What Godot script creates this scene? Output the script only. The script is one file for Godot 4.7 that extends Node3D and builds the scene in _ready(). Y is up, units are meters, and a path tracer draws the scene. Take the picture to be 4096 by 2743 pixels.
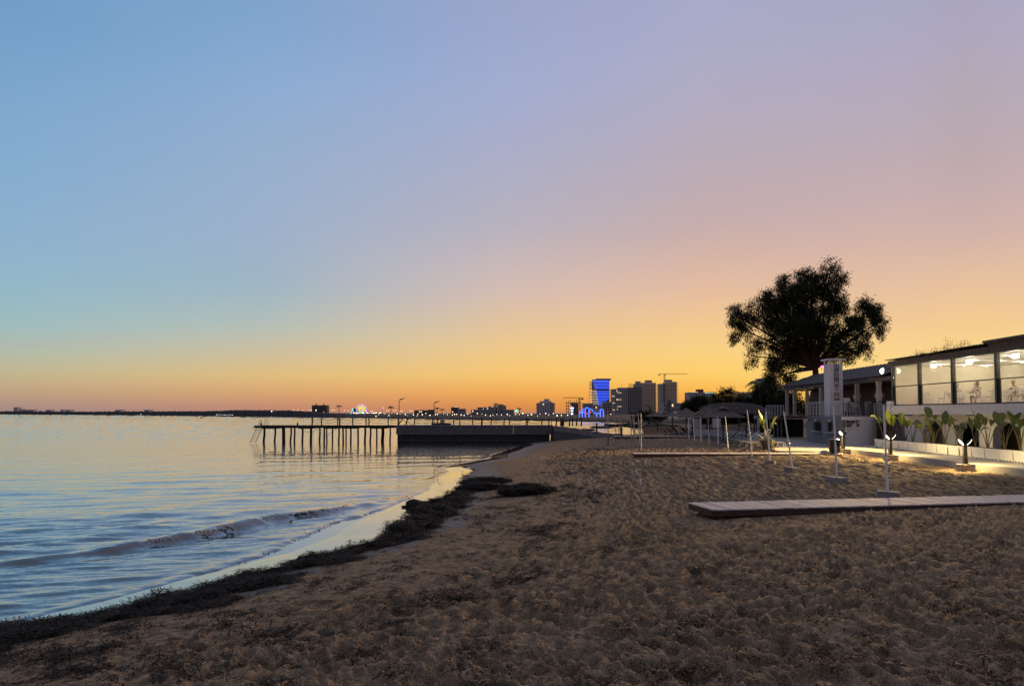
extends Node3D
# A bay at dusk: sea on the left, sandy beach with a bar on the right, a jetty and a city behind.
# Metres, y up, water level 0; the camera stands at the origin and looks towards -z.

var rng := RandomNumberGenerator.new()
var M := {}
var taken := {}
var SHORE := [Vector2(-30, -24), Vector2(0, -16.5), Vector2(6, -12.6), Vector2(9, -10.8), Vector2(12, -8.9), Vector2(12.8, -7.7), Vector2(14.3, -6.95), Vector2(15.9, -6.3), Vector2(17.45, -5.4), Vector2(19, -4.6), Vector2(21.7, -4), Vector2(24, -3.95), Vector2(28.2, -3.4), Vector2(34.2, -3), Vector2(40.2, -3.3), Vector2(45, -3), Vector2(48, -3.8), Vector2(50.5, -3.4), Vector2(58.2, -0.9), Vector2(62, -1), Vector2(80.6, 1.7), Vector2(86, 1.8), Vector2(95, 6), Vector2(130, 20)]
var RUN := [Vector2(0, -0.6), Vector2(13, -0.63), Vector2(15.7, -0.68), Vector2(17.7, -1.1), Vector2(20.3, -1.7), Vector2(22.5, -1.8), Vector2(25.9, -1.37), Vector2(28.5, -1.1), Vector2(34, -0.7), Vector2(45, -0.6), Vector2(130, -0.5)]
var CREST := [Vector2(0, -12), Vector2(14, -8), Vector2(19.1, -5.55), Vector2(20.7, -4.95), Vector2(22.6, -4.5), Vector2(24.9, -3.9), Vector2(26.4, -3.1), Vector2(28.5, -2.3), Vector2(31, -1.8), Vector2(40, -1.6), Vector2(130, -1.5)]
var n_a := FastNoiseLite.new()
var n_b := FastNoiseLite.new()
var n_cell := FastNoiseLite.new()
var n_small := FastNoiseLite.new()

# ---------------------------------------------------------------- light, sky, camera
func sky_image() -> Image:
	# dusk sky by angle from the sun's azimuth (columns) and by height (rows, degrees): the sun has set beyond the bar
	var rows := [0.0, 300.0, 600.0, 900.0, 1150.0, 1300.0, 1400.0, 1500.0, 1570.0, 1640.0]
	var keys := [0.0, 3.6, 17.2, 32.0, 50.6, 66.0, 110.0, 180.0]
	var az_of := [34.0, 28.4, 14.8, 0.0, -18.6, -34.0, -34.0, -34.0]
	var table := [
		[[172, 166, 190], [180, 168, 180], [190, 170, 174], [208, 178, 170], [235, 195, 155], [243, 205, 142], [250, 212, 138], [252, 215, 128], [253, 208, 108], [248, 190, 92]],
		[[170, 168, 195], [180, 170, 190], [190, 172, 180], [208, 178, 172], [230, 192, 160], [243, 202, 148], [250, 212, 142], [252, 216, 130], [253, 210, 108], [250, 190, 90]],
		[[168, 170, 200], [176, 172, 196], [185, 172, 184], [200, 174, 172], [228, 188, 160], [243, 200, 142], [250, 208, 130], [253, 205, 105], [248, 180, 80], [235, 150, 65]],
		[[157, 166, 203], [162, 172, 208], [172, 174, 200], [185, 178, 190], [212, 188, 178], [228, 195, 155], [240, 200, 135], [247, 196, 112], [240, 170, 85], [215, 135, 75]],
		[[128, 164, 205], [140, 172, 210], [150, 175, 206], [157, 177, 203], [160, 182, 196], [180, 190, 182], [203, 190, 160], [222, 188, 128], [215, 165, 115], [190, 135, 115]],
		[[114, 158, 200], [125, 166, 205], [133, 172, 207], [141, 177, 206], [148, 184, 200], [160, 188, 190], [178, 188, 170], [195, 180, 142], [190, 160, 130], [165, 138, 132]],
		[[88, 108, 148], [96, 114, 150], [106, 119, 150], [118, 124, 148], [146, 138, 148], [164, 144, 148], [168, 144, 146], [162, 138, 142], [150, 130, 136], [135, 122, 130]],
		[[62, 70, 98], [68, 74, 100], [80, 80, 104], [106, 94, 112], [158, 128, 134], [186, 148, 148], [186, 150, 150], [170, 142, 146], [152, 132, 140], [136, 122, 132]],
	]
	var w := 1024
	var h := 512
	var lines := []
	for k in keys.size():
		var el := [90.0, 55.0]
		var col := [Vector3(0.36, 0.352, 0.41), Vector3(0.36, 0.355, 0.44)]
		for i in rows.size():
			el.append(rad_to_deg(atan((1650.0 - rows[i]) / 2957.0 * cos(deg_to_rad(az_of[k])))))
			var c := Color8(table[k][i][0], table[k][i][1], table[k][i][2]).srgb_to_linear()
			col.append(Vector3(c.r, c.g, c.b))
		col[1] = col[1].lerp(col[2] * 0.9, 0.55)
		el.append(-3.0)
		col.append(col[col.size() - 1] * 0.93)
		var line := PackedVector3Array()
		for r in h:
			var e := 90.0 - (r + 0.5) / h * 180.0
			var j := 0
			while j < el.size() - 2 and e < el[j + 1]:
				j += 1
			var t := clampf((el[j] - e) / (el[j] - el[j + 1]), 0.0, 1.0)
			var p0: Vector3 = col[maxi(j - 1, 0)]
			var p3: Vector3 = col[mini(j + 2, col.size() - 1)]
			var c: Vector3 = col[j].lerp(col[j + 1], t)
			if j > 1 and j < el.size() - 2:
				c = c.lerp(col[j].cubic_interpolate(col[j + 1], p0, p3, t), 0.5)
			line.append(c)
		lines.append(line)
	var im := Image.create(w, h, false, Image.FORMAT_RGBF)
	for x in w:
		var az := (x + 0.5) / w * 360.0
		var phi := absf(wrapf(az - 32.0, -180.0, 180.0))
		var k := 0
		while k < keys.size() - 2 and phi > keys[k + 1]:
			k += 1
		var t := clampf((phi - keys[k]) / (keys[k + 1] - keys[k]), 0.0, 1.0)
		var la: PackedVector3Array = lines[k]
		var lb: PackedVector3Array = lines[k + 1]
		for y in h:
			var c := la[y].lerp(lb[y], t)
			im.set_pixel(x, y, Color(c.x, c.y, c.z))
	return im

func setup() -> void:
	var cam := Camera3D.new()
	cam.name = "camera"
	cam.position = Vector3(0, 3.6, 0)
	cam.rotation_degrees = Vector3(2.2, 0, 0)
	cam.projection = Camera3D.PROJECTION_FRUSTUM
	cam.near = 0.1
	cam.far = 9000.0
	cam.size = 0.09276
	cam.frustum_offset = Vector2(0, 0.00556)
	add_child(cam)
	cam.current = true
	var env := Environment.new()
	env.background_mode = Environment.BG_SKY
	env.sky = Sky.new()
	var sm := PanoramaSkyMaterial.new()
	sm.panorama = ImageTexture.create_from_image(sky_image())
	env.sky.sky_material = sm
	env.background_energy_multiplier = 1.0
	env.tonemap_mode = Environment.TONE_MAPPER_LINEAR
	env.tonemap_exposure = 1.0
	env.sdfgi_enabled = true
	env.ssao_enabled = true
	env.ssil_enabled = true
	var we := WorldEnvironment.new()
	we.name = "world_environment"
	we.environment = env
	add_child(we)
	# the last of the sun's glow, just above the horizon behind the bar
	var sun := DirectionalLight3D.new()
	sun.name = "sun"
	sun.light_energy = 0.27
	sun.light_color = Color(1.0, 0.72, 0.42)
	sun.light_angular_distance = 28.0
	sun.shadow_enabled = true
	add_child(sun)
	sun.look_at_from_position(Vector3(53, 25, -85), Vector3.ZERO)

# ---------------------------------------------------------------- helpers: materials
func noise_image(kind: int, freq: float, lo: float, hi: float, size := 512, octaves := 4, sd := 1) -> Image:
	var n := FastNoiseLite.new()
	n.noise_type = kind
	n.seed = sd
	n.frequency = freq
	n.fractal_octaves = octaves
	n.fractal_type = FastNoiseLite.FRACTAL_FBM if octaves > 1 else FastNoiseLite.FRACTAL_NONE
	var im := n.get_seamless_image(size, size)
	im.convert(Image.FORMAT_L8)
	var data := im.get_data()
	for i in data.size():
		data[i] = int(255.0 * lerpf(lo, hi, data[i] / 255.0))
	return Image.create_from_data(size, size, false, Image.FORMAT_L8, data)

func tex(im: Image) -> ImageTexture:
	return ImageTexture.create_from_image(im)

func mat(called: String, c: Color, rough := 0.8, metal := 0.0, spec := 0.5) -> StandardMaterial3D:
	# c holds linear base colours
	var m := StandardMaterial3D.new()
	m.resource_name = called
	m.albedo_color = c.linear_to_srgb()
	m.roughness = rough
	m.metallic = metal
	m.metallic_specular = spec
	M[called] = m
	return m

func mottled(called: String, c: Color, rough: float, t: Texture2D, scale: float, bump: Texture2D = null, bump_cm := 0.0) -> StandardMaterial3D:
	var m := mat(called, c, rough)
	m.albedo_texture = t
	m.uv1_triplanar = true
	m.uv1_world_triplanar = true
	m.uv1_scale = Vector3.ONE * scale
	if bump:
		m.heightmap_enabled = true
		m.heightmap_texture = bump
		m.heightmap_scale = bump_cm
	return m

func glow(called: String, c: Color, e: float) -> StandardMaterial3D:
	var m := mat(called, Color(c.r * 0.6, c.g * 0.6, c.b * 0.6), 0.5)
	m.emission_enabled = true
	m.emission = c.linear_to_srgb()
	m.emission_energy_multiplier = e
	return m

func make_materials() -> void:
	var patches := tex(noise_image(FastNoiseLite.TYPE_SIMPLEX_SMOOTH, 0.012, 0.62, 1.0, 512, 5, 3))
	var grain := tex(noise_image(FastNoiseLite.TYPE_SIMPLEX, 0.08, 0.0, 1.0, 512, 3, 9))
	var wood := noise_image(FastNoiseLite.TYPE_SIMPLEX_SMOOTH, 0.02, 0.72, 1.0, 512, 5, 21)
	var soft := tex(noise_image(FastNoiseLite.TYPE_SIMPLEX_SMOOTH, 0.012, 0.94, 1.0, 512, 5, 13))
	M.patch_tex = patches
	M.grain_tex = grain
	# sand: warm brown with dark specks of crushed seaweed and shell
	var sand_im := noise_image(FastNoiseLite.TYPE_SIMPLEX, 0.05, 0.0, 1.0, 1024, 4, 5)
	var speck := noise_image(FastNoiseLite.TYPE_SIMPLEX, 0.16, 0.0, 1.0, 1024, 2, 6)
	var spread := noise_image(FastNoiseLite.TYPE_SIMPLEX_SMOOTH, 0.012, 0.0, 1.0, 1024, 3, 7)
	var sd := sand_im.get_data()
	var kd := speck.get_data()
	var wd := spread.get_data()
	var out := PackedByteArray()
	out.resize(1024 * 1024 * 3)
	for i in sd.size():
		# grains lighter and darker; dark crumbs of dried seaweed lie in drifts
		var b := 0.8 + 0.2 * sd[i] / 255.0
		var k := smoothstep(0.47, 0.58, kd[i] / 255.0 - 0.3 + 0.6 * wd[i] / 255.0)
		b *= 1.0 - 0.55 * k
		out[i * 3] = int(255.0 * b)
		out[i * 3 + 1] = int((250.0 - 8.0 * k) * b)
		out[i * 3 + 2] = int((242.0 - 14.0 * k) * b)
	var sand_tex := tex(Image.create_from_data(1024, 1024, false, Image.FORMAT_RGB8, out))
	var sand := mottled("sand", Color(0.45, 0.325, 0.21), 0.95, sand_tex, 0.3, grain, 0.35)
	sand.metallic_specular = 0.3
	mottled("damp_sand", Color(0.19, 0.14, 0.095), 0.6, sand_tex, 0.5, grain, 0.15)
	var film := mottled("wet_sand", Color(0.05, 0.04, 0.032), 0.09, patches, 0.6)
	film.metallic_specular = 0.7
	film.clearcoat_enabled = true
	film.clearcoat = 1.0
	film.clearcoat_roughness = 0.04
	# sea
	var ripple := noise_image(FastNoiseLite.TYPE_SIMPLEX_SMOOTH, 0.016, 0.0, 1.0, 1024, 5, 33)
	ripple.bump_map_to_normal_map(6.0)
	var sea := mat("sea_water", Color(0.02, 0.04, 0.06), 0.03, 0.0, 0.71)
	sea.normal_enabled = true
	sea.normal_texture = tex(ripple)
	sea.normal_scale = 0.5
	sea.clearcoat_enabled = true
	sea.clearcoat = 0.7
	sea.clearcoat_roughness = 0.02
	mottled("foam", Color(0.78, 0.78, 0.78), 0.5, patches, 3.0, grain, 1.0)
	mottled("seaweed", Color(0.03, 0.019, 0.012), 0.85, patches, 1.5, grain, 2.5)
	mat("seaweed_strand", Color(0.03, 0.017, 0.011), 0.6, 0.0, 0.25).vertex_color_use_as_albedo = true
	mat("dry_straw", Color(0.23, 0.17, 0.12), 0.5).vertex_color_use_as_albedo = true
	# built things
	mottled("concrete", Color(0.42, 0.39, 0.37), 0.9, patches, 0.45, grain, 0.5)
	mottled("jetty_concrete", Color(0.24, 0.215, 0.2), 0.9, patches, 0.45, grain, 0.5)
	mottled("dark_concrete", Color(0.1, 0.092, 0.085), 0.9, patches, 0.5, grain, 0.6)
	mottled("light_concrete", Color(0.4, 0.385, 0.36), 0.85, soft, 0.4, grain, 0.25)
	mottled("white_render", Color(0.8, 0.79, 0.78), 0.85, soft, 0.3, grain, 0.15)
	mottled("grey_render", Color(0.22, 0.22, 0.235), 0.85, soft, 0.3, grain, 0.25)
	mottled("cream_render", Color(0.7, 0.67, 0.58), 0.85, soft, 0.3, grain, 0.1)
	mottled("wet_pile", Color(0.03, 0.024, 0.02), 0.7, patches, 2.0, grain, 1.2)
	mottled("old_wood", Color(0.11, 0.085, 0.068), 0.8, tex(wood), 0.8, grain, 0.5)
	for k in 4:
		var b: float = [1.0, 0.82, 1.12, 0.9][k]
		var pm := mottled("plank_%d" % k, Color(0.72 * b, 0.63 * b, 0.58 * b), 0.75, tex(wood), 1.0, grain, 0.2)
		pm.uv1_scale = Vector3(3.0, 3.0, 0.5)
		pm.uv1_offset = Vector3(k * 0.31, 0, k * 0.17)
	mottled("red_wood", Color(0.11, 0.045, 0.03), 0.7, tex(wood), 0.7, grain, 0.3)
	mottled("bark", Color(0.09, 0.065, 0.05), 0.95, patches, 1.2, grain, 2.0)
	mottled("rock", Color(0.05, 0.045, 0.042), 0.95, patches, 0.7, grain, 4.0)
	mottled("thatch", Color(0.115, 0.09, 0.075), 0.95, tex(wood), 2.0, grain, 2.0)
	mottled("thatch_pale", Color(0.24, 0.19, 0.15), 0.95, tex(wood), 2.0, grain, 2.0)
	mottled("dark_land", Color(0.05, 0.045, 0.035), 1.0, patches, 0.05)
	mottled("roof_sheet", Color(0.12, 0.1, 0.09), 0.7, patches, 0.5)
	mottled("paving", Color(0.36, 0.325, 0.3), 0.85, soft, 0.6, grain, 0.2)
	mat("pole_paint", Color(0.86, 0.84, 0.81), 0.45)
	mat("white_paint", Color(0.7, 0.7, 0.7), 0.5)
	mat("white_plastic", Color(0.62, 0.61, 0.59), 0.35)
	mat("black_paint", Color(0.02, 0.02, 0.022), 0.4)
	mat("dark_metal", Color(0.035, 0.033, 0.032), 0.4, 0.3)
	mat("rope", Color(0.03, 0.025, 0.022), 0.9)
	mat("steel", Color(0.5, 0.5, 0.5), 0.3, 0.8)
	mat("dark_cloth", Color(0.03, 0.03, 0.034), 0.9)
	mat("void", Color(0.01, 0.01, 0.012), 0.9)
	mat("leaf", Color(0.03, 0.038, 0.015), 0.7, 0.0, 0.3).vertex_color_use_as_albedo = true
	M.leaf.backlight_enabled = true
	M.leaf.backlight = Color(0.12, 0.14, 0.06)
	mat("banana_leaf", Color(0.06, 0.085, 0.02), 0.45)
	M.banana_leaf.backlight_enabled = true
	M.banana_leaf.backlight = Color(0.35, 0.4, 0.12)
	mat("stem", Color(0.16, 0.14, 0.06), 0.6)
	var g := mat("window_glass", Color(0.6, 0.65, 0.66, 0.06), 0.03)
	g.transparency = BaseMaterial3D.TRANSPARENCY_ALPHA
	var dark_glass := mat("dark_glass", Color(0.02, 0.022, 0.025), 0.15)
	dark_glass.metallic_specular = 0.5
	glow("drum_glow", Color(1.0, 0.93, 0.76), 2.0)
	glow("flood_glow", Color(1.0, 0.9, 0.66), 5.0)
	glow("bollard_glow", Color(1.0, 0.9, 0.6), 7.0)
	mat("cloth_pale", Color(0.4, 0.36, 0.3), 0.9)
	mat("cloth_tan", Color(0.22, 0.16, 0.1), 0.9)
	mat("cloth_red", Color(0.28, 0.07, 0.06), 0.9)
	mat("cloth_dark", Color(0.04, 0.045, 0.04), 0.9)
	mat("hair_fair", Color(0.3, 0.22, 0.12), 0.7)
	mat("hair_dark", Color(0.03, 0.022, 0.018), 0.6)
	glow("magenta_glow", Color(1.0, 0.1, 0.75), 4.0)
	mat("frond", Color(0.09, 0.085, 0.02), 0.55)
	M.frond.backlight_enabled = true
	M.frond.backlight = Color(0.3, 0.28, 0.1)
	mottled("town_grey", Color(0.42, 0.39, 0.37), 0.9, soft, 0.04)
	mottled("town_dark", Color(0.16, 0.14, 0.13), 0.9, soft, 0.04)
	mottled("town_pale", Color(0.62, 0.57, 0.52), 0.9, soft, 0.04)
	mottled("town_cream", Color(0.88, 0.7, 0.48), 0.9, soft, 0.04)
	mat("dull_red", Color(0.2, 0.03, 0.03), 0.8)
	mat("crane_paint", Color(0.35, 0.22, 0.06), 0.7)
	glow("window_lit", Color(1.0, 0.72, 0.4), 1.3)
	glow("warm_glow", Color(1.0, 0.72, 0.38), 4.5)
	glow("white_glow", Color(1.0, 0.97, 0.9), 4.5)
	glow("blue_glow", Color(0.12, 0.25, 1.0), 1.6)
	glow("blue_deep", Color(0.012, 0.03, 0.6), 0.9)
	glow("neon_blue", Color(0.04, 0.1, 1.0), 1.8)
	glow("neon_pale", Color(0.25, 0.5, 1.0), 1.2)
	glow("teal_glow", Color(0.3, 0.9, 0.8), 1.4)
	glow("fair_lime", Color(0.85, 1.0, 0.2), 1.6)
	glow("fair_green", Color(0.1, 0.8, 0.3), 1.2)
	glow("fair_violet", Color(0.55, 0.3, 1.0), 1.8)
	glow("fair_blue", Color(0.25, 0.4, 1.0), 1.6)
	glow("fair_pink", Color(1.0, 0.6, 0.9), 1.6)
	glow("fair_red", Color(1.0, 0.12, 0.08), 1.6)
	glow("fair_teal", Color(0.1, 0.75, 0.7), 1.5)
	mat("lounger_frame", Color(0.24, 0.23, 0.22), 0.35)

# ---------------------------------------------------------------- helpers: nodes and shapes
func numbered(called: String) -> String:
	var k: int = taken.get(called, 0)
	taken[called] = k + 1
	return called if k == 0 else "%s_%03d" % [called, k]

func tag(o: Node3D, label: String, category: String, group := "", kind := "") -> Node3D:
	o.set_meta("label", label)
	o.set_meta("category", category)
	if group: o.set_meta("group", group)
	if kind: o.set_meta("kind", kind)
	return o

func thing(called: String, at: Vector3, label: String, category: String, group := "", turn := 0.0) -> Node3D:
	var o := Node3D.new()
	o.name = numbered(called)
	add_child(o)
	o.position = at
	o.rotation.y = turn
	return tag(o, label, category, group)

func copy_of(o: Node3D, called: String, at: Vector3, turn: float, label: String) -> Node3D:
	var c: Node3D = o.duplicate()
	c.name = numbered(called)
	add_child(c)
	c.position = at
	c.rotation.y = turn
	c.set_meta("label", label)
	return c

func piece(mesh: Mesh, called: String, m: Material, parent: Node = null) -> MeshInstance3D:
	var o := MeshInstance3D.new()
	o.mesh = mesh
	o.material_override = m
	if parent == null or parent == self:
		o.name = numbered(called)
		add_child(o)
	else:
		o.name = called
		parent.add_child(o, true)
	return o

func mb() -> SurfaceTool:
	var st := SurfaceTool.new()
	st.begin(Mesh.PRIMITIVE_TRIANGLES)
	st.set_smooth_group(-1)
	return st

func build(st: SurfaceTool, called: String, m: Material, parent: Node = null) -> MeshInstance3D:
	st.generate_normals()
	return piece(st.commit(), called, m, parent)

func structure(o: Node3D) -> Node3D:
	o.set_meta("kind", "structure")
	return o

func tri(st: SurfaceTool, a: Vector3, b: Vector3, c: Vector3) -> void:
	st.add_vertex(a)
	st.add_vertex(b)
	st.add_vertex(c)

func quad(st: SurfaceTool, a: Vector3, b: Vector3, c: Vector3, d: Vector3) -> void:
	tri(st, a, b, c)
	tri(st, a, c, d)

func hull8(st: SurfaceTool, p: Array) -> void:
	# p: bottom ring 0-3, top ring 4-7, counterclockwise seen from above
	quad(st, p[4], p[7], p[6], p[5])
	quad(st, p[0], p[1], p[2], p[3])
	for i in 4:
		var j := (i + 1) % 4
		quad(st, p[i], p[i + 4], p[j + 4], p[j])

func box(st: SurfaceTool, c: Vector3, s: Vector3, b := Basis.IDENTITY) -> void:
	var h := s / 2.0
	var p := []
	for y in [-h.y, h.y]:
		for q in [[-1, 1], [1, 1], [1, -1], [-1, -1]]:
			p.append(c + b * Vector3(q[0] * h.x, y, q[1] * h.z))
	hull8(st, p)

func lo_box(st: SurfaceTool, lo: Vector3, hi: Vector3) -> void:
	box(st, (lo + hi) / 2.0, (hi - lo).abs())

func aim(a: Vector3, b: Vector3) -> Basis:
	# a basis whose x runs from a to b
	var x := (b - a).normalized()
	var up := Vector3.UP if absf(x.y) < 0.98 else Vector3.RIGHT
	var z := x.cross(up).normalized()
	return Basis(x, z.cross(x), z)

func bar(st: SurfaceTool, a: Vector3, b: Vector3, high: float, wide: float) -> void:
	box(st, (a + b) / 2.0, Vector3(a.distance_to(b), high, wide), aim(a, b))

func tube(st: SurfaceTool, pts: Array, r0: float, r1 := -1.0, sides := 6, caps := true) -> void:
	var r_end := r0 if r1 < 0.0 else r1
	st.set_smooth_group(0)
	var rings := []
	for i in pts.size():
		var a: Vector3 = pts[maxi(i - 1, 0)]
		var b: Vector3 = pts[mini(i + 1, pts.size() - 1)]
		var f := aim(a, b)
		var r := lerpf(r0, r_end, float(i) / maxf(1.0, pts.size() - 1.0))
		var ring := []
		for k in sides:
			var t := TAU * k / sides
			ring.append(pts[i] + f.y * cos(t) * r + f.z * sin(t) * r)
		rings.append(ring)
	for i in rings.size() - 1:
		for k in sides:
			var j := (k + 1) % sides
			quad(st, rings[i][k], rings[i][j], rings[i + 1][j], rings[i + 1][k])
	st.set_smooth_group(-1)
	if caps:
		for k in sides - 2:
			tri(st, rings[0][0], rings[0][k + 2], rings[0][k + 1])
			var e: Array = rings[rings.size() - 1]
			tri(st, e[0], e[k + 1], e[k + 2])

func lathe(st: SurfaceTool, at: Vector3, profile: Array, sides := 16, b := Basis.IDENTITY) -> void:
	# profile: Vector2(radius, height)
	st.set_smooth_group(0)
	for i in profile.size() - 1:
		for k in sides:
			var t0 := TAU * k / sides
			var t1 := TAU * (k + 1) / sides
			var p: Vector2 = profile[i]
			var q: Vector2 = profile[i + 1]
			var a := at + b * Vector3(cos(t0) * p.x, p.y, sin(t0) * p.x)
			var c := at + b * Vector3(cos(t1) * p.x, p.y, sin(t1) * p.x)
			var d := at + b * Vector3(cos(t1) * q.x, q.y, sin(t1) * q.x)
			var e := at + b * Vector3(cos(t0) * q.x, q.y, sin(t0) * q.x)
			if q.x > 0.0005: tri(st, a, e, d)
			if p.x > 0.0005: tri(st, a, d, c)
	st.set_smooth_group(-1)

func ball(st: SurfaceTool, c: Vector3, r: Vector3, rings := 6, sides := 10) -> void:
	st.set_smooth_group(0)
	for i in rings:
		var u0 := PI * i / rings - PI / 2
		var u1 := PI * (i + 1) / rings - PI / 2
		for k in sides:
			var t0 := TAU * k / sides
			var t1 := TAU * (k + 1) / sides
			var p := func(u: float, t: float) -> Vector3: return c + Vector3(cos(u) * cos(t), sin(u), cos(u) * sin(t)) * r
			var a: Vector3 = p.call(u0, t0)
			var b: Vector3 = p.call(u0, t1)
			var d: Vector3 = p.call(u1, t1)
			var e: Vector3 = p.call(u1, t0)
			if i < rings - 1: tri(st, a, e, d)
			if i > 0: tri(st, a, d, b)
	st.set_smooth_group(-1)

func lump(r: Vector3, rough: float, sd: int, rings := 8, sides := 12) -> ArrayMesh:
	# an uneven stone or clump, sitting on its base
	var st := mb()
	st.set_smooth_group(0)
	var n := FastNoiseLite.new()
	n.seed = sd
	n.frequency = 0.9
	var at := func(i: int, k: int) -> Vector3:
		var u := PI * 0.5 * i / rings
		var d := Vector3(cos(u) * cos(TAU * k / sides), sin(u), cos(u) * sin(TAU * k / sides))
		var f := 1.0 + rough * (n.get_noise_3dv(d * 1.6) + 0.5 * n.get_noise_3dv(d * 4.0))
		return d * r * f - Vector3(0, 0.06 * r.y, 0)
	for i in rings:
		for k in sides:
			var k1 := (k + 1) % sides
			var a: Vector3 = at.call(i, k)
			var b: Vector3 = at.call(i, k1)
			var c: Vector3 = at.call(i + 1, k1)
			var d: Vector3 = at.call(i + 1, k)
			if i == rings - 1:
				tri(st, a, at.call(rings, 0), b)
			else:
				quad(st, a, d, c, b)
	st.generate_normals()
	return st.commit()

func sag(a: Vector3, b: Vector3, drop: float, n := 8) -> Array:
	var pts := []
	for i in n + 1:
		var t := float(i) / n
		pts.append(a.lerp(b, t) - Vector3(0, drop * 4.0 * t * (1.0 - t), 0))
	return pts

func lookup(t: Array, d: float) -> float:
	if d <= t[0].x: return t[0].y
	for i in t.size() - 1:
		if d <= t[i + 1].x:
			return lerpf(t[i].y, t[i + 1].y, (d - t[i].x) / (t[i + 1].x - t[i].x))
	return t[t.size() - 1].y

func shore(d: float) -> float:
	return lookup(SHORE, d)

func inland(x: float, d: float) -> float:
	return (x - shore(d)) * 0.93

func base_height(s: float) -> float:
	# firm wet slope at the water's edge, rising to a flat dry beach
	if s < -1.0:
		return maxf(-1.4, 0.16 * (s + 1.0))
	if s < 0.0:
		return 0.055 * (s + 1.0)
	return 0.055 + 0.95 * (1.0 - exp(-((s * s + 0.9 * s) / (s + 3.0)) / 6.0))

func sand_y(x: float, z: float) -> float:
	return base_height(inland(x, -z))

func on_sand(x: float, z: float) -> Vector3:
	return Vector3(x, sand_y(x, z), z)

func grid_mesh(v: PackedVector3Array, rows: int, cols: int, uv := PackedVector2Array(), chop := 0.0) -> ArrayMesh:
	var idx := PackedInt32Array()
	idx.resize((rows - 1) * (cols - 1) * 6)
	var k := 0
	for r in rows - 1:
		for c in cols - 1:
			var a := r * cols + c
			idx[k] = a; idx[k + 1] = a + cols; idx[k + 2] = a + 1
			idx[k + 3] = a + 1; idx[k + 4] = a + cols; idx[k + 5] = a + cols + 1
			k += 6
	var nrm := PackedVector3Array()
	nrm.resize(v.size())
	for r in rows:
		var r0 := maxi(r - 1, 0) * cols
		var r1 := mini(r + 1, rows - 1) * cols
		var rc := r * cols
		for c in cols:
			var n := (v[rc + mini(c + 1, cols - 1)] - v[rc + maxi(c - 1, 0)]).cross(v[r1 + c] - v[r0 + c])
			n = (n if n.y > 0.0 else -n).normalized()
			if chop > 0.0 and v[rc + c].z < -35.0:
				# ripples too small for the mesh this far out tilt its normals instead
				var tilt := chop * smoothstep(35.0, 130.0, -v[rc + c].z)
				n = (n + Vector3(rng.randfn() * 0.3, 0, absf(rng.randfn())) * tilt).normalized()
			nrm[rc + c] = n
	var arr := []
	arr.resize(Mesh.ARRAY_MAX)
	arr[Mesh.ARRAY_VERTEX] = v
	arr[Mesh.ARRAY_NORMAL] = nrm
	arr[Mesh.ARRAY_INDEX] = idx
	if uv.size(): arr[Mesh.ARRAY_TEX_UV] = uv
	var m := ArrayMesh.new()
	m.add_surface_from_arrays(Mesh.PRIMITIVE_TRIANGLES, arr)
	return m

# ---------------------------------------------------------------- ground, beach, sea
func footprints(x: float, z: float, s: float) -> float:
	# trodden dry sand: bowls with sharp rims, deeper and denser away from the firm wet strip
	var k := smoothstep(3.5, 7.5, s + 1.5 * n_a.get_noise_2d(x * 3.0, z * 3.0))
	# nobody treads under the boardwalks
	var q := z + 20.2 + (x - 5.45) * 0.185
	if x > 5.2 and q < 0.3 and q > -1.95 or x > 7.5 and z < -46.4 and z > -48.6:
		return -0.06
	if k <= 0.0:
		return 0.006 * n_small.get_noise_2d(x * 6.0, z * 6.0)
	var wx := x + 0.05 * n_b.get_noise_2d(x * 30.0, z * 30.0)
	var wz := z + 0.05 * n_b.get_noise_2d(x * 30.0 + 90.0, z * 30.0)
	# oval dents of three sizes with a low rim each, thicker in some places than in others
	var f1 := n_cell.get_noise_2d(wx * 3.0, wz * 2.5) + 1.0
	var f2 := n_cell.get_noise_2d(wx * 5.6 + 40.0, wz * 4.8 + 7.0) + 1.0
	var f3 := n_cell.get_noise_2d(wx * 11.0 + 9.0, wz * 10.0) + 1.0
	var a1 := clampf(0.85 + 1.2 * n_a.get_noise_2d(x * 7.0 + 50.0, z * 7.0), 0.15, 1.25)
	var a2 := clampf(0.8 + 1.3 * n_b.get_noise_2d(x * 9.0 + 20.0, z * 9.0), 0.15, 1.3)
	var h := -0.115 * a1 * dent(f1, 0.5) - 0.075 * a2 * dent(f2, 0.5) - 0.03 * dent(f3, 0.46)
	h += 0.026 * a1 * exp(-pow((f1 - 0.52) / 0.07, 2.0)) + 0.016 * a2 * exp(-pow((f2 - 0.52) / 0.08, 2.0))
	h += n_small.get_noise_2d(x * 9.0, z * 9.0) * 0.02 + n_small.get_noise_2d(x * 22.0, z * 22.0) * 0.007
	return k * h + 0.04 * k * n_a.get_noise_2d(x * 9.0, z * 9.0)

func dent(f: float, r: float) -> float:
	var q := 1.0 - f * f / (r * r)
	return q * sqrt(q) if q > 0.0 else 0.0

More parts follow.
